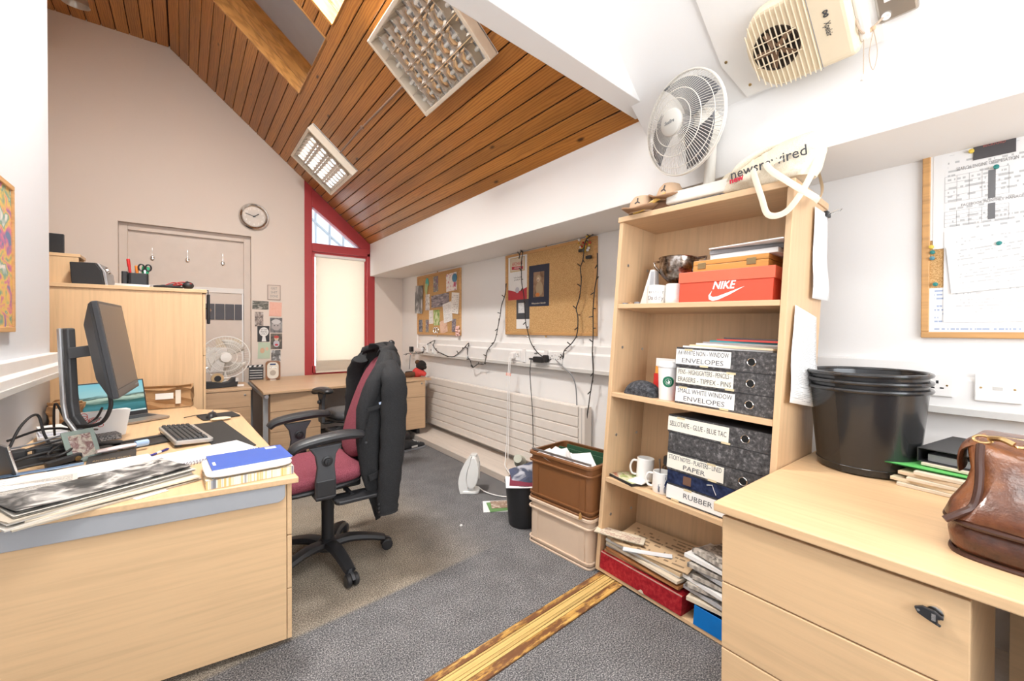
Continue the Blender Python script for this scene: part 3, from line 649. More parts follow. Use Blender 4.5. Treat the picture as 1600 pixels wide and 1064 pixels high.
# ---- sockets and boxes on the trunking
XT = W-0.0605
def plate(name, label, y, z, w, h, kind):
    t = thing(name, label, 'socket', on_right(y, z, XT)); 
    MB().box((-w/2, -h/2, 0), (w/2, h/2, 0.010)).build('face_plate', PVC, t, bevel=0.003)
    def sock(cx):
        for x, y_, a, b_ in ((0, 0.013, 0.008, 0.013), (-0.014, -0.012, 0.012, 0.006), (0.014, -0.012, 0.012, 0.006)):
            MB().box((cx+x-a/2, y_-b_/2, 0.0098), (cx+x+a/2, y_+b_/2, 0.0106)).build('pin_hole', BLACKP, t)
    if kind == 'double':
        sock(-0.045); sock(0.045)
        for x in (-0.012, 0.012): MB().box((x-0.007, 0.018, 0.01), (x+0.007, 0.036, 0.014)).build('switch', PVC, t, bevel=0.002)
    if kind == 'single': sock(-0.005)
    if kind == 'blank': MB().box((-0.012, -0.006, 0.01), (0.014, 0.006, 0.0112)).build('outlet_label', PVCG, t)
    for x in (-w/2+0.018, w/2-0.018): MB().lathe([(0, 0), (0.004, 0), (0.003, 0.002), (0, 0.002)], 10, T(x, 0, 0.01)).build('screw', BRASS, t)
    return t
plate('wall_socket', 'white double socket with the heater plug in it, mid trunking', 3.235, 1.104, 0.16, 0.10, 'double')
plate('wall_socket', 'white double socket next to the black fairy light adapter', 2.664, 1.112, 0.16, 0.105, 'double')
plate('wall_socket', 'white single socket half hidden by the black buckets', 0.30, 1.125, 0.085, 0.095, 'single')
plate('network_outlet', 'white network outlet plate nearest the leather bag', 0.135, 1.128, 0.125, 0.11, 'blank')
for y, lb in ((5.147, 'slim white data outlet next to the white router'), (4.991, 'slim white data outlet second from the router')):
    t = thing('data_outlet', lb, 'socket', on_right(y, 1.105, XT)); MB().box((-0.028, -0.058, 0), (0.028, 0.058, 0.025)).build('body', PVC, t, bevel=0.004); MB().box((-0.012, -0.03, 0.025), (0.012, -0.01, 0.0255)).build('port', INKG, t)
for y, lb in ((3.10, 'white trunking joint cover left of the fairy light adapter'), (2.79, 'white trunking joint cover under the large cork board')):
    tag(MB().box((-0.022, -0.065, 0), (0.022, 0.065, 0.012)).build('joint_cover', PVC, None, on_right(y, 1.11, XT), bevel=0.003), lb, 'cover')
ro = thing('wifi_router', 'white router with one upright aerial standing on the trunking lip', 'router', on_right(5.33, 1.055, XT-0.03))
MB().rbox((-0.1, 0.0, -0.02), (0.1, 0.045, 0.02), 0.01).build('case', PVC, ro, bevel=0.006); MB().tube([(-0.055, 0.04, 0), (-0.052, 0.23, 0)], [0.011, 0.008], 8).build('aerial', PVC, ro)
pg = thing('power_plug', 'small black power plug left of the router', 'plug', on_right(5.60, 1.07, XT))
MB().box((-0.03, -0.035, 0), (0.03, 0.04, 0.045)).build('body', BLACKP, pg, bevel=0.006); MB().tube(smoothpath([(0, -0.03, 0.03), (0.0, -0.12, 0.04), (-0.02, -0.28, 0.045)], 5), 0.006, 6).build('cable', GREYP, pg)
MB().sphere((0, -0.065, 0.035), 0.012, 10, 6).build('strain_relief', plain('pink_rubber', (0.7, 0.4, 0.33), 0.5), pg)

# ---- fairy lights: black wire with tiny lamps
WIRE = plain('black_cable', (0.02, 0.018, 0.018), 0.5)
F1 = [(5.889, 0.984), (5.682, 1.009), (5.486, 1.018), (5.273, 1.042), (5.197, 1.113), (5.073, 1.173), (4.92, 1.206), (4.953, 1.144), (4.86, 1.082), (4.747, 1.055), (4.574, 1.027), (4.43, 1.029), (4.292, 1.086), (4.178, 1.149), (4.087, 1.201), (4.112, 1.132), (4.112, 1.046), (4.05, 1.001), (4.008, 0.928), (3.894, 0.974), (3.778, 0.981), (3.746, 1.038), (3.714, 1.13), (3.59, 1.223), (3.545, 1.312), (3.516, 1.399), (3.481, 1.502), (3.458, 1.604), (3.401, 1.704), (3.379, 1.821)]
F2 = [(3.19, 2.043), (3.165, 2.104), (3.131, 2.104), (3.151, 2.013), (3.151, 1.9), (3.145, 1.802), (3.112, 1.67), (3.085, 1.428), (3.06, 1.356), (3.01, 1.238), (2.926, 1.155), (2.845, 1.112), (2.799, 1.092)]
F3 = [(2.794, 1.085), (2.653, 1.108), (2.581, 1.112), (2.561, 1.178), (2.472, 1.245), (2.415, 1.323), (2.406, 1.462), (2.425, 1.532), (2.388, 1.627), (2.37, 1.764), (2.38, 1.861), (2.353, 1.926), (2.335, 2.046), (2.308, 2.09), (2.246, 2.112)]
F4 = [(2.196, 1.958), (2.196, 1.8), (2.221, 1.683), (2.237, 1.525), (2.237, 1.445), (2.236, 1.312), (2.244, 1.178), (2.234, 1.018), (2.251, 0.91), (2.268, 0.822), (2.312, 0.563), (2.329, 0.423)]
fl = thing('fairy_lights', 'black fairy light wire draped along the trunking and over the large cork board', 'fairy lights', (2.55, 3.0, 1.1))
lampm = plain('smoky_lamp', (0.05, 0.045, 0.04), 0.25)
for P, dx in ((F1, 0), (F2, 0.01), (F3, 0.005), (F4, 0.0)):
    pts = smoothpath([(dx, y-3.0, z-1.1) for y, z in P], 5)
    MB().tube(pts, 0.0045, 6).build('wire', WIRE, fl, smooth=True)
    lm = MB(); k = 0
    for i in range(3, len(pts)-1, 4):
        a = Vector(pts[i]); d = rr.uniform(-1.2, 1.2)+(PI if k % 2 else 0); k += 1
        e = a+Vector((-0.012, 0.034*math.cos(d), 0.034*math.sin(d))); lm.tube([tuple(a), tuple(e)], [0.005, 0.0045], 6)
    lm.build('lamp_buds', lampm, fl)['kind'] = 'stuff'
ad = thing('light_adapter', 'black fairy light adapter plugged in below the large cork board', 'adapter', on_right(2.86, 1.085, XT))
MB().rbox((-0.07, -0.026, 0), (0.06, 0.026, 0.045), 0.012).build('body', BLACKP, ad, bevel=0.006); MB().cbox((0.085, 0.012, 0.025), (0.05, 0.065, 0.04)).build('plug', BLACKP, ad, bevel=0.008)
MB().tube([(-0.14, 0.0, 0.02), (-0.06, 0.0, 0.02)], 0.009, 8).build('cable_boot', BLACKP, ad)
def hang(name, label, P, x, r, mat, cat='cable'):
    o = MB().tube(smoothpath([(x, y, z) for y, z in P], 6), r, 6).build(name, mat, None, smooth=True); return tag(o, label, cat)
hang('power_cable', 'thin black cable hanging straight down from the adapter in front of the radiator', [(2.93, 1.08), (2.94, 1.0), (2.94, 0.916), (2.903, 0.569), (2.892, 0.209)], 2.495, 0.0035, WIRE)
hang('power_cable', 'grey cable looping from the socket down to the radiator end', [(2.643, 1.102), (2.557, 1.048), (2.451, 0.986), (2.4, 0.896), (2.385, 0.74)], 2.525, 0.005, GREYP)
tag(MB().tube(smoothpath([(2.50, 3.262, 1.09), (2.485, 3.26, 0.92), (2.48, 3.258, 0.70), (2.475, 3.265, 0.325), (2.44, 3.24, 0.117), (2.30, 3.05, 0.10), (2.20, 2.75, 0.06), (2.12, 2.66, 0.012), (2.02, 2.72, 0.008), (1.96, 2.86, 0.012), (1.945, 2.96, 0.03)], 6), 0.0045, 8)
    .tube(smoothpath([(2.50, 3.235, 1.09), (2.485, 3.236, 0.92), (2.48, 3.236, 0.5), (2.475, 3.24, 0.325), (2.44, 3.20, 0.12)], 6), 0.0035, 8).build('heater_cable', PVC, None, smooth=True), 'white heater flex hanging from the socket and running to the fan heater', 'cable')
hp = thing('heater_plug', 'white plug with a pink tag on the heater flex', 'plug', on_right(3.25, 1.10, XT-0.011))
MB().rbox((-0.028, -0.03, 0), (0.028, 0.03, 0.035), 0.012).build('body', PVC, hp, bevel=0.005); MB().box((-0.045, -0.195, 0.06), (0.03, -0.165, 0.063)).build('test_tag', plain('pink_tag', (0.85, 0.42, 0.34), 0.6), hp)

# ---- radiator
ra = thing('radiator', 'long cream flat-fronted radiator with horizontal grooves under the trunking', 'radiator', (2.52, 2.37, 0.125))
RADM = plain('cream_radiator_enamel', (0.76, 0.70, 0.64), 0.4)
hh = 0.608/7
for i in range(7): MB().box((0, 0, i*hh+0.005), (0.016, 2.70, (i+1)*hh-0.005)).build('slat', RADM, ra, bevel=0.0035)
MB().box((0.008, 0, 0), (0.06, 2.70, 0.608)).build('water_panel', RADM, ra)
MB().box((0.0, -0.075, 0), (0.085, -0.006, 0.608)).build('end_cover', RADM, ra, bevel=0.006); MB().box((-0.001, -0.045, 0.01), (0.0, -0.042, 0.6)).build('end_groove', INKG, ra)
for y in (0.25, 1.35, 2.45): MB().box((0.055, y, 0.08), (0.098, y+0.03, 0.55)).build('wall_bracket', RADM, ra)

# ---- ceiling fixtures in the slope frame
LVR = plain('mirror_louvre', (0.80, 0.78, 0.75), 0.09, 1.0)
TUBEM = plain('white_lamp_tube', (0.82, 0.82, 0.78), 0.3)
def luminaire(s0, s1, y0, y1, ns, ny, label):
    t = thing('ceiling_light', label, 'light', SL @ T(s0, y0, 0)); w = s1-s0; L = y1-y0; d = 0.09; rim = 0.028
    hb = MB(); hb.box((0, 0, 0.0), (w, L, 0.012))
    hb.build('tray', PVC, t)
    for a, b_ in (((0, 0), (w, rim)), ((0, L-rim), (w, L)), ((0, rim), (rim, L-rim)), ((w-rim, rim), (w, L-rim))):
        MB().box((a[0], a[1], 0), (b_[0], b_[1], d)).build('rim', CREAM, t, bevel=0.006)
    for i in range(1, ns):
        x = rim+(w-2*rim)*i/ns; MB().grid([[(x+dx_, yy_, z_) for yy_ in (rim, L-rim)] for dx_, z_ in ((-0.034, 0.02), (-0.018, 0.034), (-0.007, 0.055), (-0.002, d-0.004), (0.002, d-0.004), (0.007, 0.055), (0.018, 0.034), (0.034, 0.02))]).build('reflector_rail', LVR, t, smooth=True, angle=60)
    cw = (w-2*rim)/ns; proto = None
    for i in range(ns):
        xa = rim+cw*i
        for j in range(1, ny):
            M = T(xa, rim+(L-2*rim)*j/ny, 0)
            if proto is None:
                rows = []
                for k in range(7):
                    f = k/6; sag = 0.032*(1-(2*f-1)**2); zt_ = d-0.004-sag*0.55; rows.append([(cw*f, -0.016-sag*0.25, 0.022), (cw*f, -0.006, 0.05), (cw*f, -0.0015, zt_), (cw*f, 0.0015, zt_), (cw*f, 0.006, 0.05), (cw*f, 0.016+sag*0.25, 0.022)])
                proto = MB().grid(rows).build('cross_blade', LVR, t, M, smooth=True)
            else:
                o = proto.copy(); COL.objects.link(o); o.parent = t; o.matrix_local = M
    for i in range(ns):
        x = rim+(w-2*rim)*(i+0.5)/ns; MB().tube([(x, rim, 0.027), (x, L-rim, 0.027)], 0.0125, 10).build('lamp_tube', TUBEM, t, smooth=True)
    return t
luminaire(0.757, 1.364, 2.13, 3.01, 4, 8, 'square louvred ceiling light nearest the white cross wall')
luminaire(0.80, 1.40, 4.72, 5.60, 4, 9, 'louvred ceiling light farther away, above the clock and red window')
tag(MB().tube([(1.04, 4.73, 0.009), (1.045, 4.1, 0.009), (1.03, 3.5, 0.009), (1.02, 3.0, 0.009)], 0.008, 6).box((1.028, 4.0, 0), (1.062, 4.015, 0.02)).build('ceiling_cable', plain('brown_cable', (0.30, 0.20, 0.15), 0.5), None, SL), 'brown cable clipped to the boards between the two ceiling lights', 'cable')
sp = thing('spotlight', 'pale metal spotlight on the flat boarded ceiling at the top left', 'spotlight', T(-0.745, 5.25, 4.49))
MB().lathe([(0.05, 0), (0.05, -0.03), (0.0, -0.03)], 18).build('base', PVC, sp, smooth=True); MB().tube([(0, 0, -0.03), (0, 0, -0.16)], 0.012, 8).build('stem', CHROME, sp)
MB().lathe([(0.045, 0.1), (0.06, 0.05), (0.085, -0.08), (0.092, -0.09), (0.088, -0.09), (0.08, -0.075), (0.05, 0.06), (0, 0.07)], 22, T(0.0, 0.0, -0.215) @ RX(10)).build('shade', plain('pearl_metal', (0.6, 0.58, 0.54), 0.3, 0.8), sp, smooth=True)

# ---- extractor fan on its board, in the white slope of the near bay
def nsl(x, y): return ((XB-x)*1.313, y)
bdm = plain('white_gloss_board', (0.84, 0.81, 0.77), 0.45)
xb = thing('fan_mounting_board', 'white board on the near sloping ceiling carrying the extractor fan', 'board', SLN @ T(0.0, 0.0, 0))
MB().prism([(0.012, 0.40), (0.62, 0.40), (0.62, 0.955), (0.19, 0.955), (0.012, 0.90)], 0.001, 0.016).build('panel', bdm, xb, bevel=0.002)
for x, y in ((0.06, 0.87), (0.20, 0.93), (0.5, 0.92)): MB().lathe([(0, 0), (0.007, 0), (0.006, 0.003), (0, 0.003)], 10, T(x, y, 0.016)).build('screw_cap', BRASS, xb)
ex = thing('extractor_fan', 'cream extractor fan with a round slatted grille, high on the near slope', 'extractor fan', SLN @ T(0.19, 0.63, 0.016) @ Matrix.Diagonal((0.86, 0.86, 0.9, 1)))
EXM = plain('aged_cream_plastic', (0.78, 0.66, 0.48), 0.38)
# body: D-shaped plan, rounded towards the far end; local x up the slope, local y away from the camera
def dshape(hw, y0, yc, n=14):
    return [(-hw, y0), (hw, y0), (hw, yc)]+[(hw*math.cos(PI*i/n), yc+hw*0.62*math.sin(PI*i/n)) for i in range(1, n)]+[(-hw, yc)]
MB().prism(dshape(0.185, -0.20, 0.10), 0, 0.10).build('housing', EXM, ex, bevel=0.03, seg=4)
MB().box((-0.18, -0.065, 0.098), (0.18, -0.062, 0.102)).build('panel_joint', INKG, ex)
MB().lathe([(0.0, 0.0), (0.092, 0.0), (0.098, 0.004), (0.0985, 0.0)], 26, T(0, 0.085, 0.1005)).build('fan_opening', plain('dark_fan_void', (0.035, 0.022, 0.015), 0.6), ex)
bl = MB()
for k in range(5): bl.box((-0.012, 0.012, 0), (0.012, 0.085, 0.003), T(0, 0.085, 0.1035) @ RZ(72*k) @ RY(18))
bl.build('fan_blades', plain('brown_fan_blades', (0.16, 0.09, 0.05), 0.5), ex)
for k in range(13):
    y = -0.055+0.0205*k
    hw = 0.182 if y < 0.09 else 0.182*math.sqrt(max(0.05, 1-((y-0.10)/0.116)**2)) if y > 0.10 else 0.18
    MB().box((-hw, y-0.0025, 0.1), (hw, y+0.0025, 0.108)).build('grille_slat', EXM, ex, bevel=0.002)
for x in (-0.05, 0.0, 0.05): MB().box((x-0.0015, -0.01, 0.104), (x+0.0015, 0.18, 0.112)).build('grille_wire', EXM, ex)
lettering('Xpelair', 0.034, INK, ex, frame((-0.02, -0.115, 0.1015), (-1, 0, 0), (0, -1, 0)), width=0.062)
disc_m = T(0.045, -0.115, 0.1)
MB().tube([(0.045+0.012*math.cos(t), -0.118+0.008*math.sin(2*t), 0.102) for t in [2*PI*i/20 for i in range(20)]], 0.0025, 5, closed=True).build('emblem', INK, ex)
MB().box((-0.15, -0.235, 0), (0.15, -0.198, 0.07)).build('side_shutter', bdm, ex, bevel=0.012)
# pull cords tied to the spur cable
cd = thing('pull_cord', 'knotted fan pull cord with a small white toggle beside the extractor', 'cord', (0, 0, 0))
CORDM = plain('cream_cord', (0.50, 0.38, 0.28), 0.7)
a = SLN @ Vector((0.16, 0.46, 0.07)); kn = SLN @ Vector((0.085, 0.435, 0.06)); b2 = SLN @ Vector((0.10, 0.392, 0.03)); c2 = SLN @ Vector((0.03, 0.48, 0.05))
MB().tube(smoothpath([tuple(a), tuple((a+kn)/2+Vector((-0.01, 0, -0.03))), tuple(kn), tuple(b2)], 6), 0.004, 6).tube([tuple(c2), tuple(kn)], 0.003, 6).build('flex', CORDM, cd)
km = MB()
for i in range(4): km.sphere(tuple(kn+Vector((0, 0.012-0.009*i, 0.003*(i % 2)))), 0.0085, 8, 5)
km.build('knot', plain('tan_cord', (0.62, 0.40, 0.24), 0.7), cd, smooth=True)
k0 = kn+Vector((0, 0.012, 0)); MB().tube([tuple(k0), tuple(k0+Vector((0, 0, -0.155)))], 0.0014, 5).build('cord_drop', CORDM, cd)
MB().lathe([(0.0, 0.012), (0.006, 0.008), (0.009, -0.01), (0.0, -0.014)], 12, Matrix.Translation(k0+Vector((0, 0, -0.165)))).build('toggle', PVC, cd, smooth=True)
k1 = kn+Vector((0, -0.016, 0)); MB().tube(smoothpath([tuple(k1), tuple(k1+Vector((0, 0.012, -0.09))), tuple(k1+Vector((0, 0.0, -0.15))), tuple(k1+Vector((0, -0.012, -0.09))), tuple(k1)], 6), 0.0014, 5).build('cord_loop', CORDM, cd)
sw = thing('fused_spur', 'brushed metal fused switch plate at the top right', 'switch', SLN @ T(0.145, 0.355, 0))
MB().box((-0.07, -0.055, 0.001), (0.07, 0.055, 0.028)).build('plate', plain('dull_steel', (0.42, 0.38, 0.33), 0.35, 0.8), sw, bevel=0.008)
MB().box((0.0, -0.03, 0.028), (0.06, 0.03, 0.032)).build('switch_insert', PVC, sw, bevel=0.002); MB().box((0.015, -0.022, 0.032), (0.035, -0.006, 0.036)).build('rocker', PVC, sw, bevel=0.002); MB().cbox((0.025, 0.012, 0.0325), (0.005, 0.005, 0.001)).build('fuse_screw', INK, sw)
MB().lathe([(0.012, 0), (0.014, 0.006), (0.008, 0.006), (0.0, 0.004)], 14, T(-0.045, 0.03, 0.028)).build('cable_gland', PVC, sw)

# ---- far wall: clock, hooks, cards, photographs
ck = thing('wall_clock', 'round chrome wall clock on the far wall above the doorway corner', 'clock', on_far(0.677, 2.745, D-0.002))
MB().lathe([(0.0, 0), (0.15, 0), (0.163, 0.012), (0.163, 0.025), (0.150, 0.04), (0.138, 0.036), (0.128, 0.028), (0.122, 0.02), (0, 0.02)], 40).build('rim', CHROME, ck, smooth=True)
MB().lathe([(0.0, 0.022), (0.121, 0.022)], 40, None, False).build('dial', plain('silver_dial', (0.66, 0.60, 0.54), 0.35, 0.0), ck)
for i in range(12):
    t = rad(30*i); lettering(str(12 if i == 0 else i), 0.032, plain('dial_numeral', (0.9, 0.88, 0.85), 0.4), ck, T(0.095*math.sin(t), 0.095*math.cos(t), 0.023), name='numeral')
for ang, L, wd in ((55, 0.062, 0.005), (287, 0.095, 0.0035)):
    MB().box((-wd, -0.015, 0), (wd, L, 0.002), T(0, 0, 0.026) @ RZ(-ang)).build('hand', INK, ck)
MB().lathe([(0, 0.025), (0.008, 0.025), (0.008, 0.03), (0, 0.03)], 12).build('hub', INK, ck)
for x, z, lb in ((-0.289, 2.19, 'silver spoon hook on the door, leftmost of three'), (0.023, 2.2, 'silver spoon hook on the door, middle of three'), (0.362, 2.195, 'silver spoon hook on the door, rightmost of three')):
    s = thing('spoon_hook', lb, 'hook', on_far(x, z, D+0.094), 'spoon hooks on the blocked door')
    MB().tube(smoothpath([(0, 0.07, 0.002), (0, 0.02, 0.004), (0, -0.02, 0.003)], 4), [0.008]*2+[0.005]*7, 6).build('stem', CHROME, s, smooth=True)
    MB().sphere((0, 0, 0), 0.022, 14, 8, T(0, -0.045, 0.008) @ Matrix.Diagonal((0.9, 1.3, 0.35, 1))).build('bowl', CHROME, s, smooth=True)
SL8 = plain('slate_felt', (0.10, 0.10, 0.115), 0.7)
for i in range(4): tag(MB().box((-0.046, -0.095, 0), (0.046, 0.095, 0.012)).build('felt_tile', SL8, None, on_far(0.245+0.0985*i-0.012, 1.562, D+0.094), bevel=0.004), ['dark grey felt tile nearest the cabinet', 'dark grey felt tile second from the cabinet', 'dark grey felt tile third from the cabinet', 'dark grey felt tile farthest from the cabinet'][i]+' on the blocked door', 'tile', 'row of felt tiles on the door')
tag(sheet(0.26, 0.13).build('paper_sheet', PAPERO, None, on_far(0.42, 1.17, D+0.093)), 'brown paper pinned on the door above the white desk fan', 'paper')
tag(sheet(0.24, 0.3).build('paper_sheet', PAPER, None, on_far(0.30, 0.98, D+0.09)), 'white paper pinned on the door behind the white desk fan', 'paper')
GP = 'photos and cards taped beside the doorway'
def fpic(name, label, cat, x, z, w, h, mat, rot=0): return tag(sheet(w, h).build(name, mat, None, on_far(x, z, D-0.0015) @ RZ(rot)), label, cat, GP)
sg = thing('slogan_card', 'small framed slogan card at the top of the photo cluster', 'card', on_far(0.894, 1.82, D-0.002), GP)
sheet(0.148, 0.19, 0.006).build('frame', plain('taupe_frame', (0.32, 0.24, 0.20), 0.5), sg); sheet(0.132, 0.174, 0.001).build('card', plain('pale_card', (0.66, 0.57, 0.50), 0.7), sg, T(0, 0, 0.006))
for i, wd in enumerate(('GET', 'SHIT', 'DONE')): lettering(wd, 0.042, INKG, sg, T(0, 0.05-0.05*i, 0.0072), width=(0.07, 0.07, 0.085)[i])
fpic('photograph', 'dark landscape photograph left of the pink card beside the doorway', 'photo', 0.745, 1.652, 0.175, 0.105, picture('tree_photo', [(0.03, 0.04, 0.03), (0.16, 0.15, 0.12), (0.7, 0.66, 0.6)], 3.5, 4, 9.1), -1)
pk = fpic('postcard', 'salmon pink card with a thin line drawing beside the doorway', 'card', 0.91, 1.607, 0.14, 0.18, picture('salmon_card', [(0.78, 0.42, 0.32), (0.80, 0.46, 0.36), (0.76, 0.40, 0.31)], 3, 2, 1.0), -2)
fpic('photograph', 'narrow street photograph left of the baby photograph', 'photo', 0.729, 1.478, 0.092, 0.18, picture('street_photo', [(0.05, 0.04, 0.04), (0.35, 0.28, 0.24), (0.65, 0.6, 0.55)], 4.5, 4, 3.9))
bb = thing('photograph', 'black and white baby photograph in the photo cluster', 'photo', on_far(0.918, 1.403, D-0.002), GP)
sheet(0.138, 0.19).build('print', picture('baby_backdrop', [(0.05, 0.05, 0.05), (0.2, 0.19, 0.19), (0.35, 0.34, 0.33)], 2.5, 3, 2.0), bb)
disc(0, -0.01, 0.05, 0.055, 0.0015, plain('face_grey_print', (0.42, 0.38, 0.37), 0.5), bb, 'face_print'); disc(0.0, 0.045, 0.052, 0.03, 0.0018, plain('hat_grey_print', (0.6, 0.58, 0.57), 0.5), bb, 'hat_print')
for x in (-0.02, 0.018): disc(x, -0.005, 0.007, 0.006, 0.0021, INK, bb, 'eye_print')
sk = thing('poster_card', 'black card with a white speech bubble slogan beside the doorway', 'card', on_far(0.776, 1.294, D-0.002), GP)
sheet(0.132, 0.2).build('card', plain('charcoal_card', (0.035, 0.035, 0.038), 0.6), sk)
disc(0.005, 0.025, 0.052, 0.058, 0.0015, PAPER, sk, 'bubble'); MB().prism([(-0.01, -0.03), (0.02, -0.03), (0.03, -0.095), (-0.02, -0.095)], 0.0015, 0.0019).build('bubble_tail', PAPER, sk)
for i, wd in enumerate(('STOP', 'BEING', 'UGLY')): lettering(wd, 0.026, INK, sk, T(0.005, 0.05-0.025*i, 0.002), width=0.07)
cdx = thing('photograph', 'photograph of a child in a red top in the photo cluster', 'photo', on_far(0.92, 1.198, D-0.002), GP)
sheet(0.13, 0.2).build('print', picture('child_backdrop', [(0.04, 0.035, 0.03), (0.12, 0.10, 0.08), (0.25, 0.2, 0.16)], 3, 3, 6.0), cdx)
disc(0, 0.035, 0.024, 0.028, 0.0016, FURL, cdx, 'face_print'); disc(0, 0.055, 0.028, 0.018, 0.002, plain('red_print', (0.5, 0.06, 0.05), 0.5), cdx, 'hat_print'); disc(0, -0.03, 0.035, 0.045, 0.0016, plain('pale_blue_print', (0.5, 0.5, 0.55), 0.5), cdx, 'top_print'); disc(0, -0.045, 0.02, 0.012, 0.002, CRED, cdx, 'arm_print')
mc = thing('postcard', 'mint green card with pale shapes in the photo cluster', 'card', on_far(0.783, 1.084, D-0.002), GP)
sheet(0.135, 0.206).build('card', plain('mint_card', (0.50, 0.60, 0.46), 0.7), mc, RZ(-2)); disc(-0.02, 0.0, 0.025, 0.035, 0.0015, plain('tan_print', (0.65, 0.42, 0.28), 0.6), mc, 'shape_print'); disc(0.03, 0.02, 0.018, 0.022, 0.0015, plain('peach_print', (0.75, 0.52, 0.38), 0.6), mc, 'shape_print')
fpic('photograph', 'black and white photograph lowest in the cluster, above the radio', 'photo', 0.914, 1.015, 0.105, 0.14, BW1)

# ================================================================== FURNITURE
LOCK = plain('lock_metal', (0.45, 0.43, 0.40), 0.3, 0.9)
def lock(parent, M):
    MB().lathe([(0, 0), (0.011, 0), (0.010, 0.004), (0, 0.005)], 14, M).build('lock', LOCK, parent, smooth=True); MB().cbox((0, 0, 0.0055), (0.0025, 0.010, 0.001), M).build('keyhole', INK, parent)
# ---- left desk (long axis away from the camera)
ld = thing('office_desk', 'beech office desk on the left, heaped with papers, cables and a monitor', 'desk', (0, 0, 0))
MB().prism([(0.379, 1.964), (0.318, 3.72), (0.25, 3.92), (0.07, 4.10), (0.04, 4.45), (-0.685, 4.47), (-0.685, 2.092)], 0.705, 0.73).build('desk_top', BEECH[1], ld, bevel=0.004)
nd = (Vector((-0.685, 2.092, 0))-Vector((0.379, 1.964, 0))).normalized(); ang = math.degrees(math.atan2(-nd.y, -nd.x))
DN = T(0.379, 1.964, 0) @ RZ(ang)      # local -x runs left along the near edge, local y away
rl = MB(); L_ = 1.05
rl.prism([(-L_, 0.632), (-0.075, 0.632), (-0.058, 0.64), (-0.05, 0.655), (-0.05, 0.703), (-L_, 0.703)], -0.034, -0.010, frame((0, 0, 0), (1, 0, 0), (0, 0, 1)))
rl.build('cable_rail', plain('grey_enamel', (0.36, 0.37, 0.39), 0.45), ld, DN, bevel=0.003)
MB().box((-0.64, 4.0, 0), (-0.58, 4.06, 0.705)).build('leg', GALV, ld); MB().box((0.05, 3.98, 0), (0.11, 4.04, 0.705)).build('leg', GALV, ld)
pd = thing('desk_pedestal', 'beech drawer pedestal under the near end of the left desk', 'drawers', (0, 0, 0))
MB().box((-1.05, 0.035, 0.03), (-0.045, 0.053, 0.703)).build('side_panel', BEECH[0], pd, DN, bevel=0.002)
MB().box((-0.60, 0.054, 0.03), (-0.045, 0.45, 0.70)).build('carcass', BEECH[0], pd, DN)
for z0, z1 in ((0.03, 0.243), (0.247, 0.473), (0.477, 0.70)): MB().box((-0.043, 0.036, z0), (-0.025, 0.45, z1)).build('drawer_front', BEECH[1], pd, DN, bevel=0.0025)
for x, y in ((-0.12, 0.1), (-0.12, 0.40), (-0.5, 0.1), (-0.5, 0.4)): MB().lathe([(0.0, 0.0), (0.022, 0.0), (0.022, 0.03), (0, 0.03)], 12, DN @ T(x, y, 0)).build('castor', BLACKP, pd)

# ---- tall cabinet in the alcove, its drawers facing right
cbn = thing('tall_cabinet', 'tall beech drawer cabinet at the left, seen from its side', 'cabinet', (0, 4.5, 0))
MB().box((-0.83, -0.012, 1.665), (0.148, 0.50, 1.695)).build('top_board', BEECH[0], cbn, bevel=0.003)
MB().box((-0.82, 0.0, 0.02), (0.118, 0.49, 1.664)).build('carcass', BEECH[2], cbn, bevel=0.002)
for z0, z1 in ((0.04, 0.58), (0.584, 1.122), (1.126, 1.66)):
    d_ = MB().box((0.120, 0.002, z0), (0.139, 0.488, z1)).build('drawer_front', BEECH[2], cbn, bevel=0.002)
    MB().tube([(0.139, 0.18, z1-0.12), (0.16, 0.18, z1-0.12), (0.16, 0.32, z1-0.12), (0.139, 0.32, z1-0.12)], 0.006, 6).build('handle', CHROME, d_)

# ---- low pedestal behind it
lp = thing('low_pedestal', 'darker oak drawer pedestal under the white desk fan', 'drawers', (0, 5.12, 0))
MB().box((-0.10, -0.01, 0.722), (0.545, 0.60, 0.747)).build('top_board', OAKB[0], lp, bevel=0.003); MB().box((-0.09, 0.012, 0.04), (0.535, 0.59, 0.72)).build('carcass', OAKB[2], lp)
for z0, z1 in ((0.05, 0.30), (0.304, 0.55), (0.554, 0.715)): MB().box((-0.09, -0.008, z0), (0.535, 0.010, z1)).build('drawer_front', OAKB[0], lp, bevel=0.002)
lock(lp, T(0.485, -0.008, 0.675) @ RX(90))

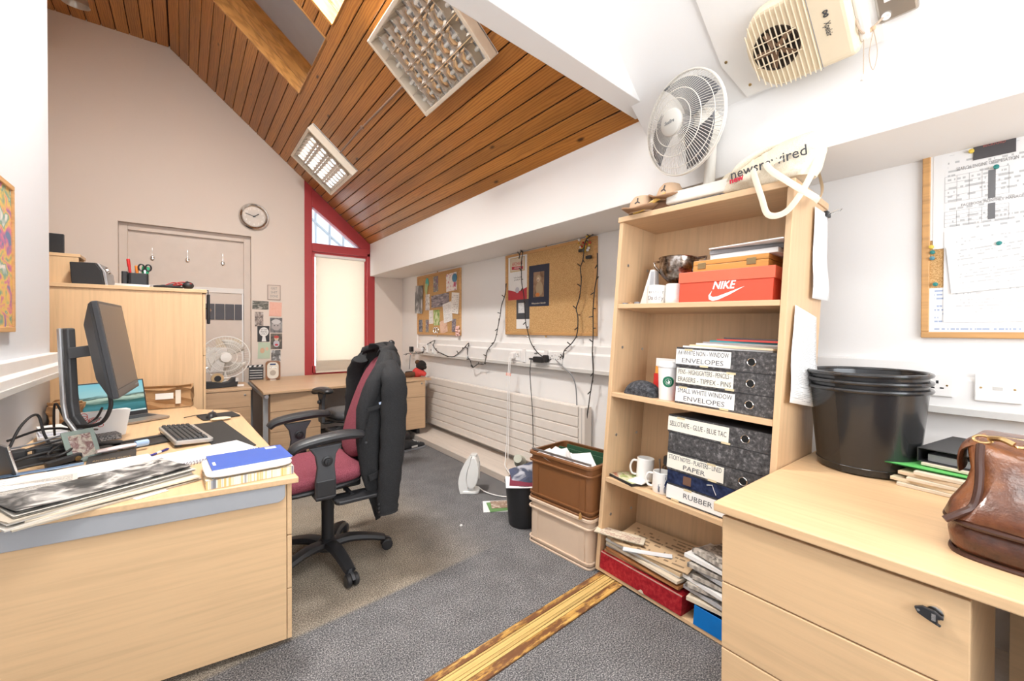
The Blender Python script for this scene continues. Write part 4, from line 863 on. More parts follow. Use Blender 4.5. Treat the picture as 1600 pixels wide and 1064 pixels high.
# ---- far desk under the window
fd = thing('office_desk', 'oak desk against the far wall under the red window', 'desk', (0, 0, 0))
MB().prism([(0.59, 4.66), (2.43, 4.775), (2.43, 6.06), (0.61, 6.06)], 0.72, 0.745).build('desk_top', OAKB[0], fd, bevel=0.003)
MB().box((0.595, 4.72, 0.0), (0.64, 4.76, 0.68)).box((0.595, 5.9, 0.0), (0.64, 5.94, 0.68)).box((0.595, 4.70, 0.68), (0.64, 5.95, 0.718)).box((0.595, 4.72, 0.0), (0.64, 5.94, 0.03)).build('leg_frame', GALV, fd, bevel=0.004)
MB().lathe([(0, 0), (0.018, 0), (0.018, 0.06), (0, 0.06)], 12, T(0.617, 4.70, 0.70) @ RX(90)).build('frame_cap', ALU, fd, smooth=True)
def ped(label, x0, x1, y, zs, zb):
    p = thing('desk_pedestal', label, 'drawers', (x0, y, 0)); w = x1-x0
    MB().box((0, 0.02, zb), (w, 0.55, 0.718)).build('carcass', OAKB[2], p)
    for z0, z1 in zs: MB().box((0.001, 0, z0), (w-0.001, 0.018, z1)).build('drawer_front', OAKB[0], p, bevel=0.002)
    if zb > 0.1:
        for x in (0.06, w-0.06): MB().box((x-0.02, 0.08, 0), (x+0.02, 0.5, zb)).build('foot', BLACKP, p)
    lock(p, T(w-0.05, 0, 0.69) @ RX(90)); return p
ped('oak drawer pedestal with three drawers behind the office chair', 0.655, 1.12, 4.715, ((0.10, 0.331), (0.335, 0.533), (0.537, 0.715)), 0.04)
ped('oak pedestal with two drawers at the right end of the far desk', 1.90, 2.345, 4.765, ((0.14, 0.525), (0.529, 0.715)), 0.14)

# ---- right desk with drawers
rd = thing('office_desk', 'beech desk at the lower right carrying the buckets and the leather bag', 'desk', (0, 0, 0))
MB().prism([(1.357, -1.2), (2.5, -1.2), (2.5, 0.674), (1.357, 0.676)], 0.77, 0.80).build('desk_top', BEECH[1], rd, bevel=0.004)
MB().box((2.40, -1.15, 0.0), (2.42, 0.09, 0.768)).build('back_panel', BEECH[1], rd); MB().box((1.42, -1.15, 0), (2.4, -1.12, 0.768)).build('end_panel', BEECH[0], rd)
rp = thing('drawer_unit', 'beech drawer unit with keys in its lock under the right desk', 'drawers', (0, 0, 0))
MB().box((1.395, 0.107, 0.03), (2.05, 0.652, 0.768)).build('carcass', BEECH[0], rp)
for z0, z1 in ((0.03, 0.114), (0.118, 0.328), (0.332, 0.542), (0.546, 0.757)):
    MB().box((1.374, 0.107, z0), (1.393, 0.655, z1)).build('drawer_front', BEECH[1], rp, bevel=0.003)
KM = frame((1.374, 0.163, 0.705), (0, -1, 0), (0, 0, 1))
MB().lathe([(0, 0), (0.016, 0), (0.015, 0.006), (0.0, 0.007)], 18, KM).build('lock', CHROME, rp, smooth=True)
ky = thing('key', 'black-headed key hanging in the drawer lock', 'key', KM @ T(0, 0, 0.008))
MB().prism([(-0.034+0.0, 0.004), (-0.02, 0.012), (0.0, 0.010), (0.014, 0.001), (0.016, -0.004), (0.006, -0.006), (0.006, -0.017), (0.012, -0.019), (0.010, -0.023), (-0.012, -0.015), (-0.028, -0.008)], 0.004, 0.012).build('key_head', BLACKP, ky, bevel=0.002)
MB().lathe([(0.0, 0.0), (0.003, 0.0), (0.003, 0.0005), (0, 0.0005)], 8, T(-0.026, 0.0, 0.0121)).build('rivet', CHROME, ky); MB().box((-0.004, -0.012, -0.004), (0.003, 0.004, 0.0135)).build('key_blade', CHROME, ky)

# ---- leaning bookcase
BC = T(1.813, 1.568, 0.018) @ RX(1.3) @ RY(4.3)     # local x depth, y 0..-0.872 left to right, z up
BW_, BD, BH = 0.872, 0.40, 1.985
bk = thing('bookcase', 'tall beech bookcase leaning back against the right wall', 'bookcase', BC)
MB().box((0, -0.025, 0), (BD, 0, BH-0.03)).build('side_panel', BEECHD[2], bk, bevel=0.002)
MB().box((0, -BW_, 0), (BD, -BW_+0.025, BH-0.03)).build('side_panel', BEECHD[2], bk, bevel=0.002)
MB().box((-0.008, -BW_-0.006, BH-0.03), (BD+0.005, 0.006, BH)).build('top_board', BEECHD[1], bk, bevel=0.003)
MB().box((0.318, -BW_+0.025, 0.02), (0.326, -0.025, BH-0.03)).build('back_panel', BEECHD[2], bk)
MB().box((0.003, -BW_+0.025, 0.0), (0.318, -0.025, 0.02)).build('bottom_board', BEECHD[1], bk, bevel=0.002)
SHZ = (0.52, 0.995, 1.49)
for z in SHZ: MB().box((0.002, -BW_+0.026, z-0.025), (0.317, -0.026, z)).build('shelf', BEECHD[1], bk, bevel=0.002)
for z in (0.30, 0.75, 1.25, 1.72):
    for x in (0.07, 0.26): MB().lathe([(0, 0), (0.008, 0), (0.008, 0.003), (0, 0.003)], 10, T(x, -0.025, z) @ RX(90)).build('shelf_stud', ALU, bk)

# ================================================================== OFFICE CHAIR AND JACKET
MAROON = speckle('maroon_wool', [(0.11, 0.02, 0.03), (0.205, 0.046, 0.066), (0.33, 0.10, 0.13)], 420.0, 0.92, 0.25)
SUIT = speckle('charcoal_suiting', [(0.014, 0.014, 0.015), (0.024, 0.024, 0.025), (0.04, 0.04, 0.042)], 500.0, 0.85, 0.12)
CX, CY = 0.655, 2.60
ch = thing('office_chair', 'maroon office chair with black arms standing at the left desk', 'chair', (CX, CY, 0))
def cushion(hx, hy, hz, M, p=3.2, n=28, m=14):
    """superellipsoid pad"""
    mb = MB(); rows = []
    def sp_(c, e): return math.copysign(abs(c)**e, c)
    for j in range(m+1):
        v = -PI/2+PI*j/m; r = []
        for i in range(n):
            u = 2*PI*i/n; r.append((hx*sp_(math.cos(v), 2/p)*sp_(math.cos(u), 2/p), hy*sp_(math.cos(v), 2/p)*sp_(math.sin(u), 2/p), hz*sp_(math.sin(v), 2/2.4)))
        rows.append(r)
    mb.grid(rows, M, closed_u=True); return mb
cushion(0.255, 0.27, 0.052, T(-0.10, 0, 0.555) @ RY(-2), 5.0).build('seat', MAROON, ch, smooth=True)
cushion(0.255, 0.27, 0.03, T(-0.10, 0, 0.513) @ RY(-2), 3.6).build('seat_shell', BLACKP, ch, smooth=True)
MB().box((-0.16, -0.11, 0.44), (0.16, 0.11, 0.49)).build('mechanism', BLACKP, ch, bevel=0.015)
MB().tube([(0.05, -0.1, 0.47), (0.06, -0.26, 0.455)], 0.012, 8).build('lever', BLACKP, ch)
MB().rbox((-0.04, -0.33, 0.437), (0.20, -0.20, 0.458), 0.03).build('tilt_paddle', BLACKP, ch, bevel=0.006)
MB().lathe([(0.034, 0.12), (0.034, 0.30), (0.036, 0.31), (0.036, 0.46)], 18).build('gas_column', BLACKP, ch, smooth=True)
MB().lathe([(0.03, 0.07), (0.055, 0.075), (0.06, 0.10), (0.05, 0.13), (0.036, 0.14)], 20).build('hub', BLACKP, ch, smooth=True)
for k in range(5):
    a = rad(-84+72*k); R = RZ(-84+72*k)
    pts = smoothpath([(0.03, 0, 0.105), (0.12, 0, 0.115), (0.23, 0, 0.098), (0.318, 0, 0.072)], 4)
    lg = MB().tube(pts, [0.045-0.014*i/(len(pts)-1) for i in range(len(pts))], 8, sx=1.0, sy=0.62, up=(0, 0, 1)).build('base_arm', BLACKP, ch, R, smooth=True)
    c_ = MB().lathe([(0.0, -0.013), (0.027, -0.013), (0.033, -0.008), (0.033, 0.008), (0.027, 0.013), (0, 0.013)], 16, T(0.335, 0.02, 0.0332) @ RX(90)).build('castor_wheel', BLACKP, lg, smooth=True)
    c2_ = MB().lathe([(0.0, -0.013), (0.027, -0.013), (0.033, -0.008), (0.033, 0.008), (0.027, 0.013), (0, 0.013)], 16, T(0.335, -0.02, 0.0332) @ RX(90)).build('castor_wheel', BLACKP, lg, smooth=True)
    MB().tube([(0.316, 0, 0.085), (0.316, 0, 0.045), (0.335, 0, 0.03)], [0.011, 0.012, 0.01], 8).lathe([(0.036, -0.008), (0.036, 0.008)], 12, T(0.335, 0, 0.0335) @ RX(90), False, 20, 200).build('castor_hood', DARKP, lg, smooth=True)
# backrest, leaning back
BRM = T(0.125, 0, 0.615) @ RY(21)
cushion(0.045, 0.235, 0.315, BRM @ T(0.0, 0, 0.30), 2.8).build('backrest', MAROON, ch, smooth=True)
cushion(0.03, 0.25, 0.335, BRM @ T(0.035, 0, 0.315), 2.8).build('backrest_shell', BLACKP, ch, smooth=True)
MB().tube(smoothpath([(0.10, 0, 0.47), (0.18, 0, 0.475), (0.22, 0, 0.56), (0.30, 0, 0.80)], 5), 0.03, 8, sx=1.0, sy=0.35, up=(1, 0, 0)).build('back_strut', BLACKP, ch, smooth=True)
MB().sphere((0, 0, 0), 0.03, 12, 8, T(0.40, 0.10, 1.23)).build('back_knob', BLACKP, ch, smooth=True)
for s, y in ((-1, -0.335), (1, 0.335)):
    ar = MB().prism([(-0.055, 0.50), (0.045, 0.50), (0.045, 0.585), (0.038, 0.66), (0.045, 0.72), (0.075, 0.77), (-0.085, 0.765), (-0.055, 0.72), (-0.045, 0.66), (-0.055, 0.585)], -y-0.014, -y+0.014, frame((0, 0, 0), (1, 0, 0), (0, 0, 1))).build('arm_bracket', DARKP, ch, T(-0.09, 0, 0), bevel=0.006)
    MB().box((-0.052, -0.017, -0.045), (0.042, 0.017, 0.04)).build('bracket_sleeve', BLACKP, ar, T(0, y, 0.555), bevel=0.006)
    MB().lathe([(0, 0), (0.026, 0), (0.026, 0.006), (0.018, 0.008), (0.016, 0.02), (0, 0.022)], 20, T(0, y-0.014, 0.69) @ RX(90)).build('adjusting_knob', BLACKP, ar, smooth=True)
    MB().box((-0.003, -0.04, -0.012), (0.003, -0.022, 0.012)).build('knob_rib', BLACKP, ar, T(0, y, 0.69))
    MB().box((-0.05, min(0, -s*0.12), -0.018), (0.04, max(0, -s*0.12), 0.0)).build('arm_mount', BLACKP, ar, T(0, y, 0.505), bevel=0.005)
    pts = smoothpath([(-0.255, y, 0.755), (-0.22, y, 0.782), (-0.12, y, 0.80), (0.0, y, 0.808), (0.075, y, 0.80), (0.09, y, 0.788)], 4)
    MB().tube(pts, [0.022+0.026*math.sin(PI*min(1, (i+2)/(len(pts)+2)))**0.5 for i in range(len(pts))], 12, sx=1.0, sy=0.55, up=(0, 0, 1)).build('arm_pad', BLACKP, ch, smooth=True)

# ---- jacket hung over the backrest, open towards the desk
jk = thing('suit_jacket', 'charcoal suit jacket hung over the back of the office chair', 'jacket', (CX, CY, 0))
jr = random.Random(5)
def prof(z):
    """half width, back x, front-edge x of the jacket at height z (chair coordinates)"""
    K = [(1.265, 0.06, 0.375, 0.28), (1.25, 0.14, 0.40, 0.27), (1.215, 0.225, 0.415, 0.24), (1.15, 0.275, 0.42, 0.19), (1.05, 0.285, 0.405, 0.125), (0.92, 0.285, 0.385, 0.085), (0.75, 0.285, 0.36, 0.085), (0.55, 0.28, 0.345, 0.115), (0.38, 0.275, 0.335, 0.165), (0.22, 0.265, 0.325, 0.225)]
    for a, b_ in zip(K, K[1:]):
        if a[0] >= z >= b_[0]:
            t = (a[0]-z)/(a[0]-b_[0]); return [a[i]+(b_[i]-a[i])*t for i in (1, 2, 3)]
    return K[-1][1:]
na = 40; rows = []
for j in range(31):
    tz = j/30; row = []
    for i in range(na+1):
        a = -1+2*i/na; s = abs(a)
        zb = 0.23+0.14*max(0, 1-s)**0.6*1.0+(0.03 if a > 0 else 0.0)+0.10*max(0, (s-0.86)/0.14)**2
        z = 1.265-(1.265-zb)*(tz**0.9)
        hw, xb, xf = prof(max(0.22, z)); xb -= 0.045
        if a > 0: xf = 0.15+0.37*max(0.0, z-0.62); hw = hw*0.90
        if s < 0.36:
            q = s/0.36*PI/2; y = hw*math.sin(q)**0.8; x = xb-0.07*(1-math.cos(q))
        else:
            q = (s-0.36)/0.64; y = hw*(1-0.06*q*q); x = (xb-0.07)+(xf-(xb-0.07))*q
        fold = 0.010*math.sin(9*a+3.0*z)*min(1, (1.3-z)*2)+0.006*math.sin(21*a-7*z)*min(1, (1.2-z)*1.5) if z < 1.2 else 0
        y = math.copysign(y+fold, a) if s > 1e-6 else 0.0
        row.append((x+fold*0.6, y, z))
    rows.append(row)
MB().grid(rows).build('body', SUIT, jk, smooth=True, solid=0.006, angle=80)
# sleeves
def sleeve(y, nm):
    s = -1 if y < 0 else 1
    pts = smoothpath([(0.27, s*0.235, 1.16), (0.275, y*0.97, 1.07), (0.272, y, 0.93), (0.262, y*1.02, 0.74), (0.245, y*1.03, 0.55), (0.235, y, 0.40), (0.235, y, 0.335)], 5)
    rd_ = [0.052, 0.072, 0.075, 0.072, 0.066, 0.062, 0.06]
    rr_ = []
    for i in range(len(pts)):
        f = i/(len(pts)-1)*(len(rd_)-1); k = min(int(f), len(rd_)-2); rr_.append(rd_[k]+(rd_[k+1]-rd_[k])*(f-k)+0.003*math.sin(i*1.9))
    return MB().tube(pts, rr_, 14, sx=0.62, sy=1.0, up=(1, 0, 0)).build(nm, SUIT, jk, smooth=True, angle=70)
sv = sleeve(-0.325, 'sleeve'); sleeve(0.325, 'sleeve')
for i in range(3): MB().lathe([(0, 0), (0.007, 0), (0.006, 0.003), (0, 0.003)], 10, T(0.175+0.0, -0.35, 0.36+0.022*i) @ RX(90)).build('cuff_button', BLACKP, sv)
# lapels and collar
for s in (-1, 1):
    lap = []
    for (z, wd) in ((1.225, 0.05), (1.15, 0.085), (1.09, 0.095), (1.075, 0.06), (1.02, 0.075), (0.92, 0.06), (0.82, 0.03), (0.74, 0.006)):
        hw, xb, xf = prof(z)
        if s > 0: xf = 0.15+0.37*max(0.0, z-0.62); hw = hw*0.90
        lap.append([(xf-0.004, s*(hw*0.945-0.004), z), (xf+wd*0.5, s*(hw*0.955+0.026), z-0.004), (xf+wd*1.1, s*(hw*0.965+0.024), z-0.008)])
    MB().grid(lap).build('lapel', SUIT, jk, smooth=True, solid=0.005, angle=80)
col_ = []
for i in range(17):
    t = -1+2*i/16; q = t*PI*0.47
    x = 0.245+0.115*math.cos(q); y = 0.165*math.sin(q); z = 1.222+0.042*math.cos(q)
    col_.append([(x-0.02, y*0.86, z-0.02), (x-0.004, y*0.92, z+0.012), (x+0.02, y*1.05, z+0.004), (x+0.045*max(0.2, math.cos(q)), y*1.22, z-0.035)])
MB().grid(col_).build('collar', SUIT, jk, smooth=True, solid=0.006, angle=80)
MB().box((-0.075, -0.004, -0.012), (0.075, 0.004, 0.012)).build('breast_pocket', SUIT, jk, T(0.20, -0.303, 0.93) @ RY(-12), bevel=0.002)
MB().box((-0.012, -0.006, 0.0), (0.012, 0.0, 0.012)).build('pocket_label', plain('pale_blue_label', (0.55, 0.65, 0.85), 0.6), jk, T(0.205, -0.305, 0.942) @ RY(-12))
MB().box((-0.075, -0.005, -0.022), (0.07, 0.004, 0.016)).build('flap_pocket', SUIT, jk, T(0.21, -0.30, 0.56) @ RY(-14), bevel=0.003)
MB().sphere((0, 0, 0), 0.009, 10, 6, T(0.13, -0.285, 0.735) @ Matrix.Diagonal((1, 0.5, 1, 1))).build('front_button', DARKP, jk, smooth=True)

# ================================================================== ON THE FLOOR
# fan heater
ht = thing('fan_heater', 'small white upright fan heater standing on the carpet', 'heater', T(1.885, 2.985, 0) @ RZ(-40))
HWM = plain('glossy_white_plastic', (0.84, 0.83, 0.80), 0.25)
FVH = frame((0, 0, 0), (1, 0, 0), (0, 0, 1))
def sil2(P): return [(p[0], p[1]) for p in smoothpath([(x, z, 0) for x, z in P], 4)]
MB().prism(sil2([(-0.080, 0.0), (-0.092, 0.05), (-0.095, 0.11), (-0.075, 0.19), (-0.035, 0.265), (-0.002, 0.30), (0.008, 0.30), (-0.002, 0.25), (-0.022, 0.19), (-0.032, 0.12), (-0.02, 0.06), (-0.015, 0.0)]), -0.062, 0.062, FVH).build('rear_shell', HWM, ht, bevel=0.022, seg=4)
MB().prism(sil2([(-0.02, 0.06), (-0.028, 0.12), (-0.018, 0.19), (0.002, 0.25), (0.014, 0.298), (0.040, 0.30), (0.062, 0.26), (0.072, 0.19), (0.066, 0.12), (0.040, 0.06), (0.0, 0.045)]), -0.075, 0.075, FVH).build('front_shell', HWM, ht, bevel=0.028, seg=4)
MB().rbox((-0.085, -0.07, 0.0), (0.075, 0.07, 0.026), 0.05, 5).build('foot', HWM, ht, bevel=0.008, seg=3)
MB().tube([(-0.01, 0, 0.02), (-0.005, 0, 0.09)], [0.045, 0.035], 14).build('neck', HWM, ht, smooth=True)
GM = T(0.071, 0, 0.185) @ RY(90) @ RX(0)
for k in range(7): MB().tube([((0.012+0.0105*k)*math.cos(q_), (0.010+0.0075*k)*math.sin(q_), 0.0) for q_ in [2*PI*i/24 for i in range(24)]], 0.0022, 5, closed=True).build('grille_ring', PVCG, ht, GM)
MB().rbox((0.0, -0.03, 0.296), (0.052, 0.03, 0.318), 0.01).build('handle_cap', PVCG, ht, bevel=0.005)
# waste bin with rubbish
wbn = thing('waste_bin', 'black plastic waste bin stuffed with leaflets beside the crates', 'bin', (1.872, 2.275, 0))
MB().lathe([(0.0, 0.0), (0.098, 0.0), (0.104, 0.012), (0.128, 0.29), (0.133, 0.295), (0.133, 0.302), (0.126, 0.302), (0.122, 0.285), (0.10, 0.02), (0, 0.02)], 30).build('bucket', BLACKP, wbn, smooth=True)
cu = thing('paper_cup', 'grey-green paper cup tipped over on top of the waste bin', 'cup', T(1.93, 2.40, 0.40) @ RZ(-50) @ RX(-118))
MB().lathe([(0.0, -0.05), (0.030, -0.05), (0.031, -0.048), (0.043, 0.052), (0.046, 0.054), (0.044, 0.057), (0.041, 0.052), (0.029, -0.044), (0, -0.044)], 24).build('cup_wall', plain('sage_card_cup', (0.45, 0.45, 0.37), 0.6), cu, smooth=True)
MB().lathe([(0.0295, -0.043), (0.0405, 0.051)], 24, None, False).build('cup_lining', PAPER, cu, smooth=True)
tag(sheet(0.23, 0.13, 0.002, 0.006, 4).build('leaflet', picture('navy_leaflet', [(0.03, 0.04, 0.08), (0.06, 0.07, 0.13), (0.05, 0.06, 0.1), (0.5, 0.5, 0.55)], 2.5, 2, 3.0), None, frame((1.86, 2.22, 0.365), (0.72, -0.62, 0.34), (0.1, 0.45, 0.8))), 'dark blue leaflet sticking out of the waste bin', 'leaflet')
tag(sheet(0.24, 0.15, 0.002, 0.004, 4).build('leaflet', plain('burgundy_leaflet', (0.18, 0.02, 0.04), 0.45), None, T(1.86, 2.22, 0.318) @ RZ(-40) @ RX(14)), 'burgundy leaflet lying across the waste bin', 'leaflet')
tag(sheet(0.25, 0.15, 0.002, 0.005, 4).build('leaflet', PAPER, None, T(1.83, 2.22, 0.308) @ RZ(-35) @ RX(10)), 'white paper under the burgundy leaflet in the waste bin', 'paper')
tag(sheet(0.10, 0.15, 0.002, 0.004, 4).build('leaflet', picture('pink_face_leaflet', [(0.75, 0.7, 0.68), (0.6, 0.2, 0.22), (0.8, 0.76, 0.74)], 2.0, 2, 5), None, frame((1.95, 2.17, 0.37), (0.5, -0.8, 0.1), (0.15, 0.1, 0.9))), 'white and pink leaflet at the back of the waste bin', 'leaflet')
# leaflets on the carpet
for i, (x, y, a, m_, lb) in enumerate(((1.90, 2.60, -32, PAPER, 'white sheet lowest of the papers dropped beside the waste bin'), (1.905, 2.585, -24, plain('green_print', (0.12, 0.26, 0.08), 0.5), 'green edged leaflet among the papers dropped beside the waste bin'), (1.925, 2.60, -30, picture('brown_leaflet', [(0.45, 0.35, 0.25), (0.25, 0.14, 0.09), (0.7, 0.62, 0.52)], 4, 4, 2), 'brown picture leaflet on top of the papers beside the waste bin'))):
    tag(sheet((0.25, 0.2, 0.17)[i], (0.2, 0.17, 0.13)[i], 0.003).build('leaflet', m_, None, T(x, y, 0.0005+0.0035*i) @ RZ(a)), lb, 'leaflet', 'papers dropped by the bin')
tag(MB().sphere((0, 0, 0.006), 0.012, 8, 5, T(1.50, 2.50, 0) @ Matrix.Diagonal((0.9, 0.7, 0.6, 1))).build('paper_scrap', PAPER), 'tiny white paper scrap on the carpet', 'scrap')
# crates
def crate(label, M, mat, H):
    t = thing('storage_crate', label, 'crate', M); hx, hy = 0.175, 0.24
    w = 0.006; 
    def ring(mb, a, b_, z0, z1, r=0.035):
        def rr_(h, k, rr0): 
            pts = []
            for cx, cy, a0 in ((h-rr0, k-rr0, 0), (-h+rr0, k-rr0, 90), (-h+rr0, -k+rr0, 180), (h-rr0, -k+rr0, 270)):
                for i in range(5): q = rad(a0+90*i/4); pts.append((cx+rr0*math.cos(q), cy+rr0*math.sin(q)))
            return pts
        o_ = rr_(hx+a, hy+a, r); i_ = rr_(hx+b_, hy+b_, max(0.005, r-(a-b_))); n = len(o_)
        vs = [(x, y, z0) for x, y in o_]+[(x, y, z1) for x, y in o_]+[(x, y, z0) for x, y in i_]+[(x, y, z1) for x, y in i_]
        fs = []
        for i in range(n):
            j = (i+1) % n; fs += [(i, j, n+j, n+i), (2*n+i, 3*n+i, 3*n+j, 2*n+j), (n+i, n+j, 3*n+j, 3*n+i), (i, 2*n+i, 2*n+j, j)]
        mb.add(vs, fs); return mb
    bd_ = MB(); ring(bd_, 0, -w, 0.012, H); bd_.box((-hx+0.01, -hy+0.01, 0.012), (hx-0.01, hy-0.01, 0.02)); bd_.build('body', mat, t, smooth=True)
    ring(MB(), 0.012, -w, H-0.018, H).build('top_rim', mat, t, smooth=True, bevel=0.003); ring(MB(), 0.012, 0, H-0.062, H-0.05).build('rim_rib', mat, t, smooth=True, bevel=0.003); ring(MB(), 0.010, 0, 0.0, 0.012).build('base_lip', mat, t, smooth=True, bevel=0.003); ring(MB(), 0.010, 0, 0.03, 0.038).build('base_rib', mat, t, smooth=True)
    for sx_ in (-1, 1):
        for sy_ in (-1, 1): MB().box((-0.02, -0.0035, 0.038), (0.02, 0.0035, H-0.06)).build('corner_rib', mat, t, T(sx_*(hx+0.001), sy_*(hy-0.055), 0) @ RZ(90))
    return t
CRM = T(1.945, 1.842, 0) @ RZ(4.5)
crate('beige plastic crate, lower of the two stacked beside the bookcase', CRM, plain('beige_plastic', (0.66, 0.50, 0.37), 0.42), 0.285)
crate('brown plastic crate of papers, upper of the two beside the bookcase', CRM @ T(0.005, 0.0, 0.286), plain('brown_plastic', (0.21, 0.085, 0.03), 0.4), 0.295)
for i, (x, y, a, tl) in enumerate(((-0.13, 0.12, 5, 20), (-0.10, 0.04, -12, 35), (-0.06, 0.1, 20, 15), (-0.11, -0.05, 40, 40), (-0.10, -0.12, -30, 30))):
    tag(sheet(0.13, 0.12, 0.002, 0.006, 3).build('folded_paper', PAPER, None, CRM @ T(x+0.02, y, 0.555+0.004*i) @ RZ(a) @ RX(tl)), ['folded white paper nearest the waste bin', 'crumpled white paper second from the waste bin', 'white paper lying flat in the middle', 'white paper with a raised corner', 'white paper nearest the bookcase'][i]+' in the brown crate', 'paper', 'papers in the brown crate')
for i in range(2): tag(MB().box((-0.006, -0.19, 0), (0.006, 0.2, 0.24)).build('hanging_file', plain('dark_green_card', (0.02, 0.075, 0.035), 0.7), None, CRM @ T(0.07+0.06*i, 0.0, 0.33) @ RY(6*i)), ['green hanging file near the middle of the brown crate', 'green hanging file at the back of the brown crate'][i], 'file')
tag(MB().box((-0.004, -0.235, 0), (0.004, 0.235, 0.014)).build('file_rail', ALU, None, CRM @ T(-0.155, 0, 0.583), bevel=0.002), 'metal file rail along the front of the brown crate', 'rail')
tag(MB().prism([(-0.012, 0.0), (0.012, 0.01), (0.006, 0.045), (-0.004, 0.04)], 0, 0.003).build('tape_flag', plain('brown_tape', (0.5, 0.28, 0.10), 0.5), None, CRM @ T(-0.19, -0.185, 0.275) @ frame((0, 0, 0), (0, -1, 0), (0, 0, 1))), 'scrap of brown tape on the join of the two crates', 'tape')
# trainers under the far desk
def shoe(M, label):
    t = thing('trainer_shoe', label, 'shoe', M, 'trainers under the far desk'); rows = []
    K = [(-0.14, 0.035, 0.0, 0.085), (-0.12, 0.043, 0.0, 0.115), (-0.07, 0.044, 0.0, 0.11), (-0.01, 0.043, 0.0, 0.10), (0.05, 0.048, 0.0, 0.075), (0.10, 0.05, 0.0, 0.055), (0.14, 0.04, 0.004, 0.04), (0.155, 0.018, 0.01, 0.03)]
    for x, hw, z0, z1 in K: rows.append([(x, hw*math.cos(q)*(1.0 if math.sin(q) < 0 else 0.85), (z0+z1)/2+0.012+(z1-z0)/2*math.sin(q)) for q in [2*PI*i/14 for i in range(14)]])
    MB().grid(rows, closed_u=True).build('upper', plain('black_mesh_upper', (0.02, 0.02, 0.022), 0.6, bmp=0.4, bscale=90), t, smooth=True)
    MB().prism([(K[i][0], K[i][1]+0.006) for i in range(8)]+[(K[i][0], -K[i][1]-0.006) for i in range(7, -1, -1)], 0.0, 0.02).build('sole', plain('grey_sole', (0.22, 0.22, 0.23), 0.7), t, bevel=0.004)
    for k in range(4): MB().tube([(0.0+0.022*k, -0.03, 0.098-0.009*k), (0.0+0.022*k, 0, 0.108-0.010*k), (0.0+0.022*k, 0.03, 0.098-0.009*k)], 0.004, 5).build('lace', PVCG, t)
    MB().box((-0.05, -0.049, 0.03), (0.03, -0.046, 0.05)).build('side_flash', PVCG, t)
shoe(T(2.03, 4.44, 0) @ RZ(12), 'black trainer nearest the radiator ledge under the far desk')
shoe(T(1.93, 4.56, 0) @ RZ(5), 'black trainer behind the other one under the far desk')
tag(cushion(0.17, 0.10, 0.075, T(1.95, 4.72, 0.085), 2.4).build('shoe_bag', plain('black_nylon', (0.015, 0.015, 0.017), 0.5, bmp=0.5, bscale=25), None, None, smooth=True), 'slack black bag behind the trainers under the far desk', 'bag')

# ================================================================== ON THE TALL CABINET
ZC = 1.6955
bx_ = thing('desk_organiser', 'small beech box unit on the tall cabinet, next to the left wall', 'box', (-0.90, 4.66, ZC))
MB().box((0, 0, 0.215), (0.255, 0.24, 0.24)).build('top_board', BEECH[0], bx_, bevel=0.002); MB().box((0.005, 0.004, 0), (0.245, 0.02, 0.214)).build('side_board', BEECH[2], bx_); MB().box((0.005, 0.22, 0), (0.245, 0.236, 0.214)).build('side_board', BEECH[2], bx_); MB().box((0.005, 0.02, 0), (0.02, 0.22, 0.214)).build('back_board', BEECH[2], bx_)
rt = thing('modem', 'thin black modem standing on the beech box unit', 'modem', (-0.795, 4.78, ZC+0.241))
MB().box((-0.045, -0.015, 0.008), (0.045, 0.015, 0.16)).build('case', BLACKP, rt, bevel=0.004); MB().box((-0.06, -0.03, 0), (0.08, 0.03, 0.008)).build('stand', BLACKP, rt, bevel=0.002)
spk = thing('desk_speaker', 'black loudspeaker with a silver front on the tall cabinet', 'speaker', T(-0.56, 4.66, ZC) @ RZ(-6))
MB().prism([(-0.11, 0.0), (0.075, 0.0), (0.06, 0.11), (0.025, 0.17), (-0.12, 0.168)], -0.11, 0.11, frame((0, 0, 0), (1, 0, 0), (0, 0, 1))).build('cabinet', plain('black_vinyl', (0.022, 0.022, 0.024), 0.6, bmp=0.2), spk, bevel=0.006)
MB().prism([(0.077, 0.0), (0.095, 0.0), (0.083, 0.10), (0.045, 0.165), (0.027, 0.17), (0.062, 0.11)], -0.11, 0.11, frame((0, 0, 0), (1, 0, 0), (0, 0, 1))).build('front_panel', ALU, spk, bevel=0.003)
MB().lathe([(0, 0), (0.03, 0), (0.025, 0.014), (0, 0.016)], 18, T(0.075, -0.03, 0.12) @ RY(68)).build('volume_knob', CHROME, spk, smooth=True)
for i in range(3): tag(sheet(0.21, 0.16, 0.006).build('paper_pad', PAPER, None, T(-0.335, 4.62, ZC+0.0063*i+0.0005) @ RZ(2*i-2)), ['bottom', 'middle', 'top'][i]+' white pad of three under the pen pot', 'pad', 'pads under the pen pot')
pp = thing('pen_pot', 'black pen pot holding pens and scissors on the tall cabinet', 'pot', (-0.305, 4.63, ZC+0.0195))
MB().rbox((-0.06, -0.045, 0), (0.065, 0.045, 0.095), 0.02).build('pot_wall', BLACKP, pp, bevel=0.003); MB().rbox((-0.10, -0.04, 0), (-0.063, 0.04, 0.105), 0.012).build('side_pocket', BLACKP, pp, bevel=0.003)
PENC = [('red_marker', 'fat red marker upright in the pen pot', (0.6, 0.02, 0.02)), ('white_pen', 'white pen in the pen pot', (0.8, 0.8, 0.82)), ('orange_pen', 'orange pen in the pen pot', (0.85, 0.24, 0.03)), ('green_pen', 'green highlighter left of the scissors in the pen pot', (0.02, 0.33, 0.13)), ('green_pen', 'green highlighter right of the scissors in the pen pot', (0.02, 0.36, 0.16))]
